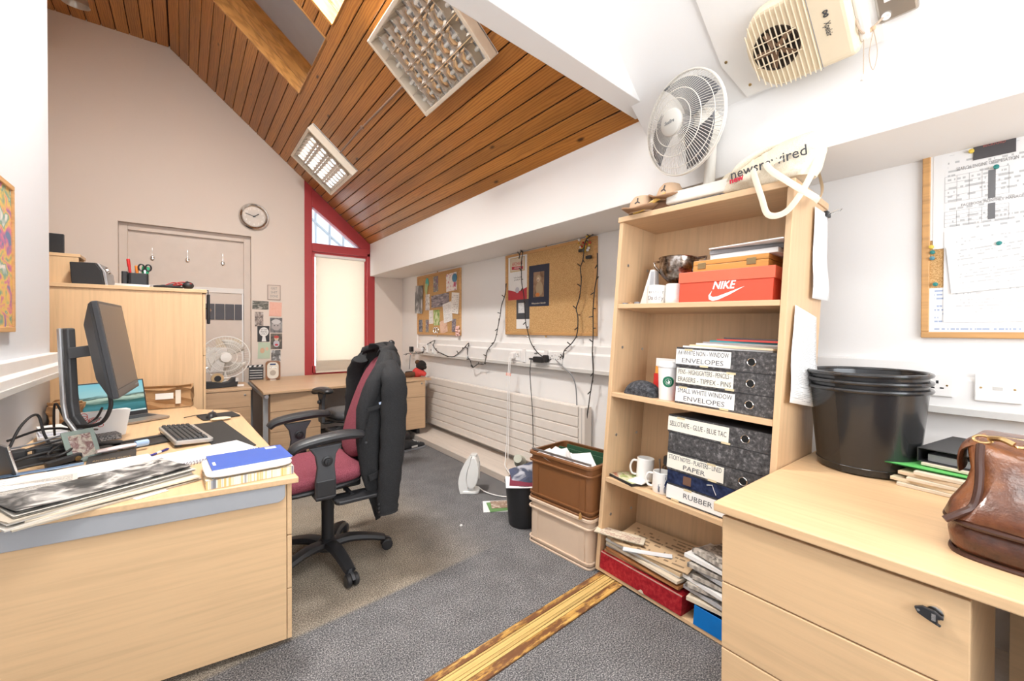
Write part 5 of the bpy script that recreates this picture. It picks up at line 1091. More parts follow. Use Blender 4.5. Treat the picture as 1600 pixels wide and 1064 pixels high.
for i, (nm, lb, c) in enumerate(PENC):
    x = -0.04+0.021*i; t = thing(nm, lb, 'pen', T(-0.305+x, 4.63+0.01*(i % 2), ZC+0.03) @ RY((-6, 3, -5, 4, 8)[i]) @ RX((4, -5, 3, -4, 5)[i])); mm = plain('pen_'+str(i), c, 0.4)
    hgt = (0.20, 0.12, 0.15, 0.15, 0.145)[i]
    MB().lathe([(0, 0), (0.006, 0.0), (0.009, 0.01), (0.0095, hgt*0.7), (0.0, hgt*0.7)], 10).build('barrel', mm, t, smooth=True); MB().lathe([(0.0105, hgt*0.68), (0.0115, hgt*0.7), (0.0115, hgt*0.97), (0.009, hgt), (0, hgt)], 10).build('cap', mm, t, smooth=True)
sc_ = thing('scissors', 'black-handled scissors standing in the pen pot', 'scissors', T(-0.262, 4.615, ZC+0.11) @ RX(6))
for s, mm in ((-1, BLACKP), (1, BLACKP)):
    MB().tube([(s*0.022+0.018*math.cos(t), 0, 0.055+0.026*math.sin(t)) for t in [2*PI*i/16 for i in range(16)]], 0.0065, 6, closed=True).build('finger_loop', mm, sc_, smooth=True)
    MB().box((-0.004, -0.0015*s, -0.09), (0.004, 0.0015*s+0.0004, 0.035)).build('blade', CHROME, sc_, RY(s*6))
hd = thing('headphones', 'black headphones with a red cable on the tall cabinet', 'headphones', (-0.05, 4.62, ZC))
MB().sphere((0, 0, 0), 0.042, 16, 10, T(0.07, 0.0, 0.036) @ Matrix.Diagonal((1, 1, 0.8, 1))).build('ear_cup', BLACKP, hd, smooth=True); MB().sphere((0, 0, 0), 0.036, 16, 10, T(-0.02, 0.08, 0.028) @ Matrix.Diagonal((1, 1, 0.7, 1))).build('ear_cup', BLACKP, hd, smooth=True)
MB().tube(smoothpath([(0.07, 0, 0.07), (0.0, -0.02, 0.03), (-0.10, -0.03, 0.022), (-0.11, 0.06, 0.022), (-0.03, 0.09, 0.045)], 6), 0.009, 8).build('head_band', BLACKP, hd, smooth=True)
MB().tube(smoothpath([(-0.10, -0.04, 0.015), (-0.05, -0.03, 0.045), (-0.02, 0.0, 0.055), (0.03, -0.04, 0.04), (-0.03, -0.05, 0.03), (0.02, 0.0, 0.062), (0.09, -0.03, 0.05), (0.10, 0.03, 0.02)], 6), 0.0045, 6).build('red_cable', plain('red_cable', (0.45, 0.03, 0.03), 0.45), hd, smooth=True)
cp = thing('flat_cap', 'flat black cloth case under the headphones on the tall cabinet', 'case', (-0.11, 4.56, ZC))
cushion(0.10, 0.05, 0.012, T(0, 0, 0.012), 3).build('case', plain('black_cloth', (0.02, 0.02, 0.022), 0.8), cp, smooth=True)
bg = thing('hanging_bag', 'black bag strap hanging over the drawer side of the tall cabinet', 'bag', (0.152, 4.62, 0))
MB().rbox((0.0, -0.05, 1.40), (0.022, 0.06, 1.66), 0.01).build('bag_body', BLACKP, bg, bevel=0.006); MB().lathe([(0, 0), (0.014, 0), (0.012, 0.008), (0, 0.01)], 14, T(0.022, -0.03, 1.52) @ RY(90)).build('snap', CHROME, bg, smooth=True); MB().box((-0.06, -0.02, 1.68), (0.012, 0.03, 1.685)).box((0.007, -0.02, 1.65), (0.012, 0.03, 1.685)).build('strap', BLACKP, bg, T(0, 0, 0.015))

# ================================================================== AROUND THE FAR DESK
ZL = 0.7475
td = thing('tape_dispenser', 'black tape dispenser on the oak pedestal in front of the white fan', 'tape dispenser', T(0.27, 5.30, ZL) @ RZ(8))
MB().prism([(-0.16, 0), (0.16, 0), (0.165, 0.06), (0.15, 0.10), (0.12, 0.095), (0.09, 0.06), (0.03, 0.05), (-0.05, 0.065), (-0.15, 0.075)], -0.045, 0.045, frame((0, 0, 0), (1, 0, 0), (0, 0, 1))).build('body', BLACKP, td, bevel=0.006)
MB().lathe([(0.03, -0.012), (0.055, -0.012), (0.055, 0.012), (0.03, 0.012), (0.03, -0.012)], 24, T(-0.01, 0, 0.095) @ RX(90), False).build('tape_roll', plain('tape_roll', (0.5, 0.36, 0.2), 0.35), td, smooth=True); MB().lathe([(0, -0.02), (0.03, -0.02), (0.03, 0.02), (0, 0.02)], 20, T(-0.01, 0, 0.095) @ RX(90)).build('tape_core', BLACKP, td, smooth=True); MB().box((0.14, -0.048, 0.055), (0.166, -0.046, 0.095)).build('price_label', PVCG, td)
def fan_cage(t, R, dpt, nr, wm, rw, half='front'):
    """wire guard: radial wires and rings; local z = blowing direction"""
    def zz(r): return dpt*(1-(r/R)**2.6)
    mb = MB()
    for i in range(nr):
        q = 2*PI*i/nr; mb.tube([(r*math.cos(q), r*math.sin(q), zz(r)) for r in [R*(0.24+0.76*k/6) for k in range(7)]], rw, 4)
    return mb, zz
df = thing('desk_fan', 'white desk fan behind the tape dispenser on the oak pedestal', 'fan', T(0.345, 5.55, ZL))
FANM = plain('white_fan_plastic', (0.78, 0.76, 0.72), 0.35)
MB().lathe([(0, 0), (0.10, 0), (0.10, 0.012), (0.03, 0.03), (0.018, 0.04), (0.018, 0.18), (0, 0.18)], 22).build('stand', FANM, df, smooth=True)
FM = T(0, -0.03, 0.30) @ RX(90) @ RY(0)
mb, zz = fan_cage(df, 0.225, 0.06, 48, None, 0.0013); mb.build('front_guard', FANM, df, FM)
df.children[-1]['kind'] = 'stuff'
for r in (0.225, 0.15, 0.10): MB().tube([(r*math.cos(t), r*math.sin(t), zz(r)) for t in [2*PI*i/36 for i in range(36)]], 0.003 if r < 0.2 else 0.006, 6, closed=True).build('guard_ring', FANM, df, FM, smooth=True)
MB().lathe([(0, 0.075), (0.05, 0.072), (0.055, 0.06), (0.0, 0.055)], 26).build('badge', FANM, df, FM, smooth=True)
FBL = plain('pale_fan_blade', (0.62, 0.59, 0.54), 0.35)
for k in range(3):
    rows = [[(r*math.cos(a), r*math.sin(a), 0.0+0.05*(a-0.6)*r/0.2) for a in [0.12+ (1.45*(r/0.2)**0.4)*j/6 for j in range(7)]] for r in [0.035+0.16*i/6 for i in range(7)]]
    MB().grid(rows).build('blade', FBL, df, FM @ RZ(120*k+15), smooth=True, solid=0.002)
MB().lathe([(0, -0.03), (0.04, -0.03), (0.04, 0.04), (0, 0.045)], 20).build('blade_hub', FANM, df, FM, smooth=True); MB().lathe([(0, -0.16), (0.05, -0.15), (0.065, -0.05), (0.06, -0.03), (0, -0.03)], 20).build('motor', FANM, df, FM, smooth=True)
wu = tag(MB().cbox((0.46, 5.27, ZL+0.012), (0.06, 0.03, 0.02)).build('usb_stick', PVC, bevel=0.004), 'small white plug lying by the tape dispenser', 'plug')
ZF = 0.7455
cl = thing('clapperboard', 'small black clapperboard leaning on the wall at the left end of the far desk', 'clapperboard', T(0.668, 5.86, ZF) @ RZ(-12) @ RX(-8))
MB().box((-0.075, -0.006, 0.0), (0.075, 0.006, 0.15)).build('slate', BLACKP, cl, bevel=0.002); MB().box((-0.085, -0.007, 0.152), (0.08, 0.007, 0.178)).build('clap_stick', BLACKP, cl, RY(-3)); 
for i in range(3): MB().prism([(-0.07+0.05*i, 0.155), (-0.045+0.05*i, 0.155), (-0.035+0.05*i, 0.175), (-0.06+0.05*i, 0.175)], 0.0072, 0.0078, frame((0, 0, 0), (1, 0, 0), (0, 0, 1))).build('stripe', PAPER, cl, RY(-3))
for z in (0.02, 0.05, 0.08, 0.11): MB().box((-0.065, -0.0068, z), (0.065, -0.006, z+0.006)).build('slate_line', PAPER, cl)
rdo = thing('dab_radio', 'walnut radio with a cream oval front on the far desk', 'radio', T(0.825, 5.72, ZF) @ RZ(-10))
WAL = veneer('walnut_case', (0.26, 0.12, 0.055), 2, 0.4, 0.7)
def rrect(hx, hz, r, n=5):
    pts = []
    for cx, cz, a0 in ((hx-r, hz-r, 0), (-hx+r, hz-r, 90), (-hx+r, -hz+r, 180), (hx-r, -hz+r, 270)):
        for i in range(n+1): q = rad(a0+90*i/n); pts.append((cx+r*math.cos(q), cz+r*math.sin(q)))
    return pts
FV = frame((0, 0, 0.115), (1, 0, 0), (0, 0, 1))
MB().prism(rrect(0.078, 0.11, 0.03), -0.10, 0.0, FV).build('case', WAL, rdo, bevel=0.004); MB().prism(rrect(0.06, 0.098, 0.045), 0.0, 0.006, FV).build('front', plain('ivory_plastic', (0.72, 0.68, 0.60), 0.4), rdo, bevel=0.002)
MB().box((-0.03, -0.0075, 0.18), (0.03, -0.006, 0.197)).build('display', plain('lcd_blue', (0.03, 0.06, 0.16), 0.2), rdo); MB().lathe([(0, 0.006), (0.032, 0.006), (0.032, 0.0085), (0, 0.0085)], 22, FV @ T(0, -0.028, 0)).build('speaker_grille', plain('taupe_cloth', (0.45, 0.40, 0.34), 0.8, bmp=0.4, bscale=300), rdo)
for i in range(4): MB().lathe([(0, 0.006), (0.006, 0.006), (0.006, 0.009), (0, 0.0095)], 10, FV @ T(-0.03+0.02*i, 0.04-0.006*abs(i-1.5), 0)).build('button', CHROME, rdo)
MB().box((-0.03, -0.02, -0.0), (0.03, 0.06, 0.005)).build('foot', PVC, rdo)
ty = thing('soft_toy', 'floppy black and brown soft toy in a red top on the far desk corner', 'soft toy', T(2.36, 5.02, ZF) @ RZ(-25))
FURB = plain('black_plush', (0.018, 0.014, 0.013), 0.95, bmp=0.8, bscale=140); FURN = plain('brown_plush', (0.10, 0.045, 0.02), 0.95, bmp=0.8, bscale=140); TOPR = plain('red_knit', (0.55, 0.05, 0.04), 0.85, bmp=0.5, bscale=120)
tb_ = MB().sphere((0, 0, 0), 0.065, 18, 12, T(0.0, 0, 0.055) @ RY(-30) @ Matrix.Diagonal((1.1, 0.95, 1.0, 1)))
for a, b_, r0, r1 in (((0.02, -0.05, 0.05), (0.10, -0.07, 0.03), 0.035, 0.025), ((0.02, 0.05, 0.06), (0.09, 0.08, 0.03), 0.035, 0.025)): tb_.tube([a, tuple((Vector(a)+Vector(b_))/2+Vector((0, 0, 0.01))), b_], [r0, r0, r1], 10)
tb_.build('body', TOPR, ty, smooth=True)
hdm = MB().sphere((0, 0, 0), 0.066, 18, 12, T(0.045, 0.0, 0.145)).sphere((0, 0, 0), 0.03, 12, 8, T(0.085, -0.035, 0.125)); hdm.build('head', FURB, ty, smooth=True)
MB().sphere((0, 0, 0), 0.03, 12, 8, T(0.0, -0.02, 0.19) @ Matrix.Diagonal((1.1, 0.6, 1, 1))).sphere((0, 0, 0), 0.03, 12, 8, T(0.0, 0.05, 0.18)).build('ears', FURN, ty, smooth=True)
for s in (-1, 1): MB().tube(smoothpath([(-0.04, s*0.04, 0.04), (-0.10, s*0.06, 0.035), (-0.15, s*0.05, 0.03)], 4), [0.03, 0.032, 0.032, 0.034, 0.035, 0.036, 0.036, 0.036, 0.03], 10).build('leg', FURN if s < 0 else FURB, ty, smooth=True)
for s in (-1, 1): MB().sphere((0, 0, 0), 0.006, 8, 5, T(0.107, -0.02+0.022*s, 0.14)).build('eye', CHROME, ty, smooth=True)
def dup_tree(root, M, label):
    r = root.copy(); COL.objects.link(r); r.matrix_world = M; r['label'] = label
    for c_ in list(root.children):
        n_ = c_.copy(); COL.objects.link(n_); n_.parent = r
        for g_ in list(c_.children): k_ = g_.copy(); COL.objects.link(k_); k_.parent = n_
    return r
ch2 = dup_tree(ch, T(1.33, 4.06, 0) @ RZ(-84), 'second black-armed office chair tucked at the far desk behind the jacket')
for c_ in ch2.children:
    if c_.name.split('.')[0] in ('seat', 'backrest'): c_.data = c_.data.copy(); c_.data.materials[0] = DARKP
# ================================================================== ON THE LEFT DESK
ZD = 0.7305
# monitor on its stand, facing right
mo = thing('computer_monitor', 'dark computer monitor tilted back on a tall silver stand', 'monitor', (0, 0, 0))
mm_ = frame((-0.275, 3.06, 1.255), (0.07, 0.997, 0.0), (-0.16, 0.01, 1.0))   # local x along the width (away), y up, z towards the user (+X)
HW_, HH_ = 0.275, 0.24
MB().prism(rrect(HW_, HH_, 0.008), -0.022, 0.0, mm_).build('bezel', plain('graphite_plastic', (0.045, 0.047, 0.052), 0.4), mo, bevel=0.003)
MB().box((-HW_+0.016, -HH_+0.045, 0.0), (HW_-0.016, HH_-0.014, 0.0012), mm_).build('screen', plain('matt_dark_screen', (0.045, 0.036, 0.032), 0.28, spec=0.8), mo)
MB().box((-HW_+0.01, -HH_+0.01, 0.0), (HW_-0.01, -HH_+0.04, 0.0015), mm_).build('chin', plain('grey_chin', (0.10, 0.095, 0.09), 0.4), mo)
for i in range(5): MB().cbox((HW_-0.10+0.018*i, -HH_+0.022, 0.002), (0.009, 0.006, 0.002), mm_).build('button', GREYP, mo)
bk_ = [[(x*HW_*s, y*HH_*s2, z) for x, y in ((-1, -1), (1, -1), (1, 1), (-1, 1))] for s, s2, z in ((0.995, 0.99, -0.022), (0.97, 0.95, -0.034), (0.74, 0.60, -0.075), (0.70, 0.56, -0.08))]
bb_ = MB().grid(bk_, mm_, closed_u=True); bb_.add(bk_[-1], [(0, 1, 2, 3)], mm_); bb_.build('rear_cover', plain('graphite_back', (0.05, 0.055, 0.062), 0.5), mo)
MB().box((-0.045, -0.02, -0.19), (0.045, 0.035, -0.08), mm_).build('neck_arm', DARKP, mo, bevel=0.004)
col = MB().tube([(-0.475, 3.09, 1.36), (-0.462, 3.085, 0.98), (-0.452, 3.08, 0.905), (-0.36, 3.02, 0.745)], 0.030, 4, sx=1.0, sy=0.7, up=(0, 1, 0)).build('stand_column', plain('graphite_stand', (0.075, 0.075, 0.078), 0.4), mo, bevel=0.008)
MB().tube([(-0.498, 3.055, 1.36), (-0.486, 3.05, 0.98), (-0.476, 3.045, 0.905), (-0.384, 2.985, 0.745)], 0.014, 4, sx=1.0, sy=1.0, up=(0, 1, 0)).build('stand_trim', plain('satin_silver', (0.50, 0.50, 0.51), 0.32, 0.7), mo, bevel=0.008)
MB().rbox((-0.52, 2.90, ZD), (-0.27, 3.18, ZD+0.012), 0.05).build('stand_foot', DARKP, mo, bevel=0.005)
MB().tube(smoothpath([(-0.305, 2.93, 1.03), (-0.30, 2.92, 0.96), (-0.34, 2.95, 0.88), (-0.44, 3.04, 0.86), (-0.49, 3.07, 0.88)], 6), 0.009, 8).build('video_cable', WIRE, mo, smooth=True)
# laptop
def wall_paper():
    m, nt, b, out = new_mat('laptop_wallpaper')
    tc = nt.nodes.new('ShaderNodeTexCoord'); sp_ = N(nt, 'SeparateXYZ', {0: tc.outputs['Generated']}); x, y = sp_.outputs[0], sp_.outputs[1]
    n1 = N(nt, 'TexNoise', {'Vector': N(nt, 'CombineXYZ', {0: x, 1: mth(nt, 'MULTIPLY', y, 5.0), 2: 0.0}).outputs[0], 'Scale': 3.0, 'Detail': 4.0}).outputs[0]
    base = ramp(nt, mth(nt, 'ADD', y, mth(nt, 'MULTIPLY', mth(nt, 'SUBTRACT', n1, 0.5), 0.22)), [(0.0, (0.01, 0.06, 0.07)), (0.25, (0.03, 0.12, 0.14)), (0.38, (0.012, 0.05, 0.045)), (0.50, (0.25, 0.33, 0.28)), (0.55, (0.03, 0.05, 0.04)), (0.62, (0.16, 0.30, 0.32)), (1.0, (0.10, 0.27, 0.33))])
    nt.links.new(base, b.inputs['Base Color']); nt.links.new(base, b.inputs['Emission Color']); b.inputs['Emission Strength'].default_value = 0.55; b.inputs['Roughness'].default_value = 0.15; return m
lt = thing('laptop', 'open silver laptop with a teal landscape wallpaper behind the monitor', 'laptop', T(-0.375, 3.93, ZD) @ RZ(30))
MB().rbox((-0.185, -0.26, 0.004), (0.185, 0.0, 0.018), 0.012).build('base', plain('warm_silver', (0.42, 0.36, 0.31), 0.35, 0.6), lt, bevel=0.002)
kb = MB().box((-0.165, -0.145, 0.0182), (0.165, -0.025, 0.0195)).build('keyboard_deck', DARKP, lt)
for r in range(5):
    for c in range(13): MB().box((-0.16+0.0247*c, -0.14+0.023*r, 0.0196), (-0.139+0.0247*c, -0.121+0.023*r, 0.0212)).build('key', DARKP, kb) if (r, c) == (0, 0) else None
k0_ = kb.children[0]
for r in range(5):
    for c in range(13):
        if (r, c) != (0, 0): o = k0_.copy(); COL.objects.link(o); o.parent = kb; o.matrix_local = T(0.0247*c, 0.023*r, 0)
LS = T(0, 0.0, 0.016) @ RX(-14) @ frame((0, 0, 0), (1, 0, 0), (0, 0, 1))
MB().box((-0.185, 0.0, -0.007), (0.185, 0.255, 0.0), LS).build('lid', plain('warm_silver', (0.42, 0.36, 0.31)), lt, bevel=0.002)
MB().box((-0.183, 0.002, 0.0), (0.183, 0.253, 0.0015), LS).build('screen_bezel', BLACKP, lt)
sheet(0.352, 0.215, 0.0008).build('screen', wall_paper(), lt, LS @ T(0, 0.138, 0.0014))
sheet(0.352, 0.010, 0.0004).build('task_bar', plain('task_bar', (0.35, 0.45, 0.46), 0.2, emit=(0.3, 0.4, 0.42, 0.4)), lt, LS @ T(0, 0.035, 0.0024))
lettering('acer', 0.012, PVCG, lt, LS @ T(0, 0.017, 0.0018))
# keyboard propped on its feet, long side towards the user
kbd = thing('keyboard', 'silver and black keyboard propped up on the left desk', 'keyboard', T(-0.005, 3.06, ZD+0.012) @ RZ(100) @ RX(4))
MB().rbox((-0.245, -0.085, 0.0), (0.245, 0.085, 0.022), 0.012).build('case', plain('silver_plastic', (0.50, 0.48, 0.45), 0.35, 0.4), kbd, bevel=0.004)
MB().box((-0.235, -0.06, 0.022), (0.235, 0.075, 0.024)).build('key_plate', DARKP, kbd)
for s in (-1, 1): MB().box((s*0.2-0.015, 0.05, -0.012), (s*0.2+0.015, 0.08, 0.0)).build('foot', BLACKP, kbd)
kproto = None
for r in range(6):
    for c in range(22):
        if c in (15, 19) or (r == 0 and 3 < c < 9): continue
        M = T(-0.222+0.0212*c, -0.05+0.0225*r, 0.024)
        if kproto is None: kproto = MB().add([(-0.009, -0.009, 0), (0.009, -0.009, 0), (0.009, 0.009, 0), (-0.009, 0.009, 0), (-0.007, -0.007, 0.008), (0.007, -0.007, 0.008), (0.007, 0.007, 0.008), (-0.007, 0.007, 0.008)], [(0, 3, 2, 1), (4, 5, 6, 7), (0, 1, 5, 4), (1, 2, 6, 5), (2, 3, 7, 6), (3, 0, 4, 7)]).build('key', plain('dark_keycap', (0.055, 0.055, 0.055), 0.5), kbd, M)
        else: o = kproto.copy(); COL.objects.link(o); o.parent = kbd; o.matrix_local = M
MB().box((-0.11, -0.06, 0.024), (0.0, -0.042, 0.031)).build('space_bar', plain('dark_keycap', (0.055, 0.055, 0.055), 0.5), kbd, bevel=0.002)
# mouse, mats
DMAT = plain('black_mat', (0.028, 0.027, 0.026), 0.75)
tag(MB().rbox((-0.085, -0.42, 0), (0.085, 0.42, 0.004), 0.01).build('wrist_mat', DMAT, None, T(0.165, 3.03, ZD) @ RZ(7), bevel=0.001), 'long dark mat beside the keyboard', 'mat')
tag(MB().rbox((-0.11, -0.11, 0), (0.11, 0.11, 0.003), 0.01).build('mouse_mat', DMAT, None, T(0.185, 3.66, ZD+0.0045) @ RZ(10)), 'dark square mouse mat at the far corner of the left desk', 'mat')
ms = thing('computer_mouse', 'black computer mouse on the mouse mat', 'mouse', T(0.145, 3.62, ZD+0.008) @ RZ(80))
MB().sphere((0, 0, 0), 0.06, 22, 12, Matrix.Diagonal((1.05, 0.58, 0.62, 1)) @ T(0, 0, 0.0)).build('shell', BLACKP, ms, smooth=True); MB().lathe([(0, -0.004), (0.01, -0.004), (0.01, 0.004), (0, 0.004)], 14, T(0.04, 0, 0.03) @ RX(90)).build('scroll_wheel', GREYP, ms)
MB().tube(smoothpath([(0.06, 0, 0.006), (0.10, 0.03, 0.006), (0.08, 0.11, 0.006), (0.02, 0.16, 0.006)], 6), 0.003, 6).build('cable', WIRE, ms, smooth=True)
tag(MB().lathe([(0, 0), (0.045, 0.0), (0.05, 0.006), (0.035, 0.012), (0, 0.014)], 20, Matrix.Diagonal((1.2, 0.8, 1, 1))).build('wrist_pad', plain('cream_gel', (0.72, 0.62, 0.45), 0.5), None, T(0.19, 3.50, ZD+0.008), smooth=True), 'small cream wrist pad in front of the mouse', 'pad')
# spiral pad
pad = thing('spiral_notepad', 'open white spiral notepad at the edge of the left desk', 'notepad', T(0.115, 2.47, ZD) @ RZ(17))
MB().box((-0.225, -0.005, 0), (0.20, 0.28, 0.006)).build('pages', PAPER, pad); sheet(0.42, 0.28, 0.0006).build('top_page', printed('ruled_page', (0.80, 0.795, 0.79), (0.66, 0.66, 0.72), 22, 0.95, margin=0.03), pad, T(-0.0125, 0.138, 0.006))
coil0 = None
for i in range(34):
    M = T(-0.215+0.0122*i, -0.006, 0.006)
    if coil0 is None: coil0 = MB().tube([(0.002*math.sin(t), 0.010*math.cos(t), 0.009*math.sin(t)) for t in [2*PI*k/12 for k in range(12)]], 0.0016, 5, closed=True).build('coil_ring', plain('purple_grey_wire', (0.25, 0.22, 0.26), 0.35, 0.6), pad, M)
    else: o = coil0.copy(); COL.objects.link(o); o.parent = pad; o.matrix_local = M
# stack at the corner: blue notebook on white patterned books
fp = thing('patterned_book', 'thick white book with yellow patterned cover under the blue notebook', 'book', T(0.213, 2.155, ZD) @ RZ(1))
MB().box((-0.15, -0.13, 0.003), (0.15, 0.16, 0.030)).build('pages', PAPERO, fp); 
PAT = picture('yellow_grey_pattern', [(0.78, 0.72, 0.60), (0.80, 0.77, 0.70), (0.75, 0.48, 0.12), (0.82, 0.80, 0.76), (0.2, 0.2, 0.22)], 16.0, 1, 3.0, dist=0.0)
MB().box((-0.155, -0.135, 0.0), (0.155, 0.165, 0.003)).build('cover', PAT, fp); MB().box((-0.155, -0.1355, 0.0), (0.155, -0.131, 0.033)).build('spine', PAT, fp); MB().box((-0.155, -0.135, 0.030), (0.155, 0.165, 0.033)).build('cover', PAT, fp)
wp = thing('white_folder', 'soft white folder between the blue notebook and the patterned book', 'folder', T(0.213, 2.155, ZD+0.0335) @ RZ(2))
cushion(0.158, 0.152, 0.011, T(0, 0.012, 0.012), 6).build('folder', plain('soft_white_plastic', (0.80, 0.76, 0.72), 0.4), wp, smooth=True)
bn = thing('blue_notebook', 'bright blue notebook on top of the stack at the desk corner', 'notebook', T(0.222, 2.175, ZD+0.0575) @ RZ(3))
BLUE = plain('royal_blue_card', (0.045, 0.11, 0.45), 0.4); MB().box((-0.145, -0.10, 0), (0.15, 0.14, 0.004)).build('cover', BLUE, bn, bevel=0.001); MB().box((-0.143, -0.098, -0.004), (0.148, 0.138, 0.0)).build('pages', PAPER, bn)
MB().box((0.08, 0.09, 0.004), (0.125, 0.125, 0.0046)).build('title_label', plain('pale_label', (0.6, 0.66, 0.8), 0.6), bn); MB().box((-0.135, -0.04, 0.004), (-0.125, 0.01, 0.0046)).build('corner_label', PAPER, bn)
# biro
def biro(label, M, c):
    t = thing('biro', label, 'pen', M); m_ = plain('biro_blue', (0.03, 0.03, 0.25), 0.35)
    MB().lathe([(0, -0.075), (0.002, -0.07), (0.0055, -0.05), (0.0055, 0.06), (0.004, 0.075), (0, 0.075)], 10, RY(90)).build('barrel', m_, t, smooth=True); MB().box((0.02, -0.0015, 0.0055), (0.065, 0.0015, 0.008)).build('clip', CHROME, t); MB().lathe([(0.006, -0.01), (0.006, 0.02)], 10, RY(90), False).build('grip', PVC, t, smooth=True)
biro('blue biro lying between the notepad and the keyboard', T(-0.112, 2.745, ZD+0.0065) @ RZ(57), None)
# newspapers and sheets
NEWS = picture('newsprint_photo', [(0.02, 0.02, 0.02), (0.05, 0.048, 0.045), (0.20, 0.19, 0.18), (0.62, 0.59, 0.55), (0.05, 0.045, 0.04)], 2.6, 6, 4.0, 0.7, 0.6, (2.1, 1.0, 0))
NTXT = printed('newsprint_text', (0.60, 0.56, 0.50), (0.12, 0.11, 0.11), 60, 0.62, words=60, margin=0.04)
def paper_stack(specs):
    for (lb, x, y, z, a, w, h, m_, cu_, grp) in specs:
        tag(sheet(w, h, 0.0055, cu_, 5 if cu_ else 1).build('newspaper', m_, None, T(x, y, ZD+z) @ RZ(a)), lb, 'newspaper', grp)
G5 = 'papers heaped on the near edge of the left desk'
EDGES = plain('newsprint_edge', (0.46, 0.40, 0.32), 0.9)
paper_stack([
 ('cream newspaper lowest in the heap on the left desk', -0.235, 2.175, 0.0005, 24, 0.52, 0.24, EDGES, 0, G5),
 ('folded grey newspaper second lowest in the heap', -0.275, 2.20, 0.006, 31, 0.53, 0.25, NTXT, 0, G5),
 ('cream newspaper third from the bottom of the heap', -0.22, 2.19, 0.012, 20, 0.48, 0.24, PAPERO, 0, G5),
 ('white newspaper in the middle of the heap', -0.265, 2.205, 0.018, 28, 0.52, 0.24, plain('white_newsprint', (0.66, 0.64, 0.60), 0.85), 0, G5),
 ('grey newspaper just above the middle of the heap', -0.285, 2.20, 0.024, 33, 0.50, 0.23, EDGES, 0, G5),
 ('newspaper under the top photograph page of the heap', -0.245, 2.205, 0.030, 25, 0.51, 0.235, NTXT, 0.003, G5),
 ('newspaper page with a large black and white photograph on top of the heap', -0.255, 2.22, 0.036, 27, 0.50, 0.235, NEWS, 0.010, G5),
 ('open newspaper page with columns of print at the left edge of the heap', -0.50, 2.29, 0.030, 8, 0.34, 0.26, NTXT, 0.004, G5)])
tag(sheet(0.52, 0.19, 0.002, 0.003, 4).build('letter', printed('pale_print_letter', (0.74, 0.71, 0.67), (0.38, 0.42, 0.5), 14, 0.5, words=30), None, T(-0.37, 2.46, ZD+0.034) @ RZ(14)), 'long pale printed sheet above the newspapers', 'paper', G5)
tag(sheet(0.30, 0.05, 0.002, 0.003, 4).build('blue_brochure', picture('blue_brochure', [(0.05, 0.10, 0.2), (0.12, 0.2, 0.32), (0.6, 0.66, 0.72)], 3, 3, 7), None, T(-0.50, 2.57, ZD+0.035) @ RZ(9)), 'blue brochure edge above the pale printed sheet', 'brochure', G5)
tag(sheet(0.10, 0.05, 0.002).build('sticky_note', PAPER, None, T(-0.11, 2.10, ZD+0.0005) @ RZ(26)), 'white slip poking out below the newspaper heap', 'paper', G5)
tag(sheet(0.18, 0.13, 0.002, 0.004, 3).build('envelope', plain('brown_envelope', (0.62, 0.45, 0.28), 0.8), None, T(-0.56, 2.20, ZD+0.024) @ RZ(-20)), 'brown envelope at the far left of the newspaper heap', 'envelope', G5)
# dark book, card with drawing, photo frame
gb = thing('black_book', 'black book with gold lettering beside the photo frame', 'book', T(-0.275, 2.72, ZD) @ RZ(4))
MB().box((-0.085, -0.13, 0), (0.085, 0.13, 0.018)).build('cover', plain('black_leatherette', (0.035, 0.032, 0.03), 0.6), gb, bevel=0.002); lettering('ANTIQUES GUIDE', 0.035, plain('dull_gold', (0.35, 0.24, 0.12), 0.5), gb, T(0.0, -0.02, 0.0183), width=0.13)
tag(MB().rbox((-0.13, -0.10, 0), (0.15, 0.10, 0.012), 0.02).build('drive_case', plain('black_rubber', (0.03, 0.028, 0.027), 0.6), None, T(-0.18, 3.06, ZD) @ RZ(22), bevel=0.004), 'flat black case left of the keyboard', 'case')
gf = thing('glass_photo_frame', 'small glass photo frame standing askew among the cables', 'photo frame', T(-0.372, 2.80, ZD) @ RZ(38) @ RX(-24))
MB().box((-0.062, -0.006, 0.0), (0.062, 0.0, 0.155)).build('glass_plate', plain('green_glass', (0.55, 0.68, 0.62), 0.08, trans=0.6), gf, bevel=0.001); sheet(0.085, 0.11, 0.001).build('photo', picture('faded_photo', [(0.3, 0.32, 0.26), (0.55, 0.5, 0.42), (0.2, 0.1, 0.1), (0.7, 0.66, 0.6)], 3, 3, 4.4), gf, frame((0, -0.0062, 0.078), (1, 0, 0), (0, 0, 1)))
MB().box((-0.012, 0.0, 0.0), (0.012, 0.004, 0.12)).build('back_stay', BLACKP, gf, T(0, 0.0, 0.01) @ RX(-30))
sf = thing('silver_photo_frame', 'silver photo frame edge at the far left of the desk', 'photo frame', T(-0.575, 2.64, ZD) @ RZ(118) @ RX(-12))
MB().box((-0.09, -0.008, 0.0), (0.09, 0.0, 0.02)).box((-0.09, -0.008, 0.14), (0.09, 0.0, 0.16)).box((-0.09, -0.008, 0.02), (-0.07, 0.0, 0.14)).box((0.07, -0.008, 0.02), (0.09, 0.0, 0.14)).build('frame', CHROME, sf, bevel=0.002); MB().box((-0.07, -0.004, 0.02), (0.07, -0.002, 0.14)).build('print', BW1, sf); MB().box((-0.088, 0.0, 0.002), (0.088, 0.006, 0.158)).build('backing', BLACKP, sf)
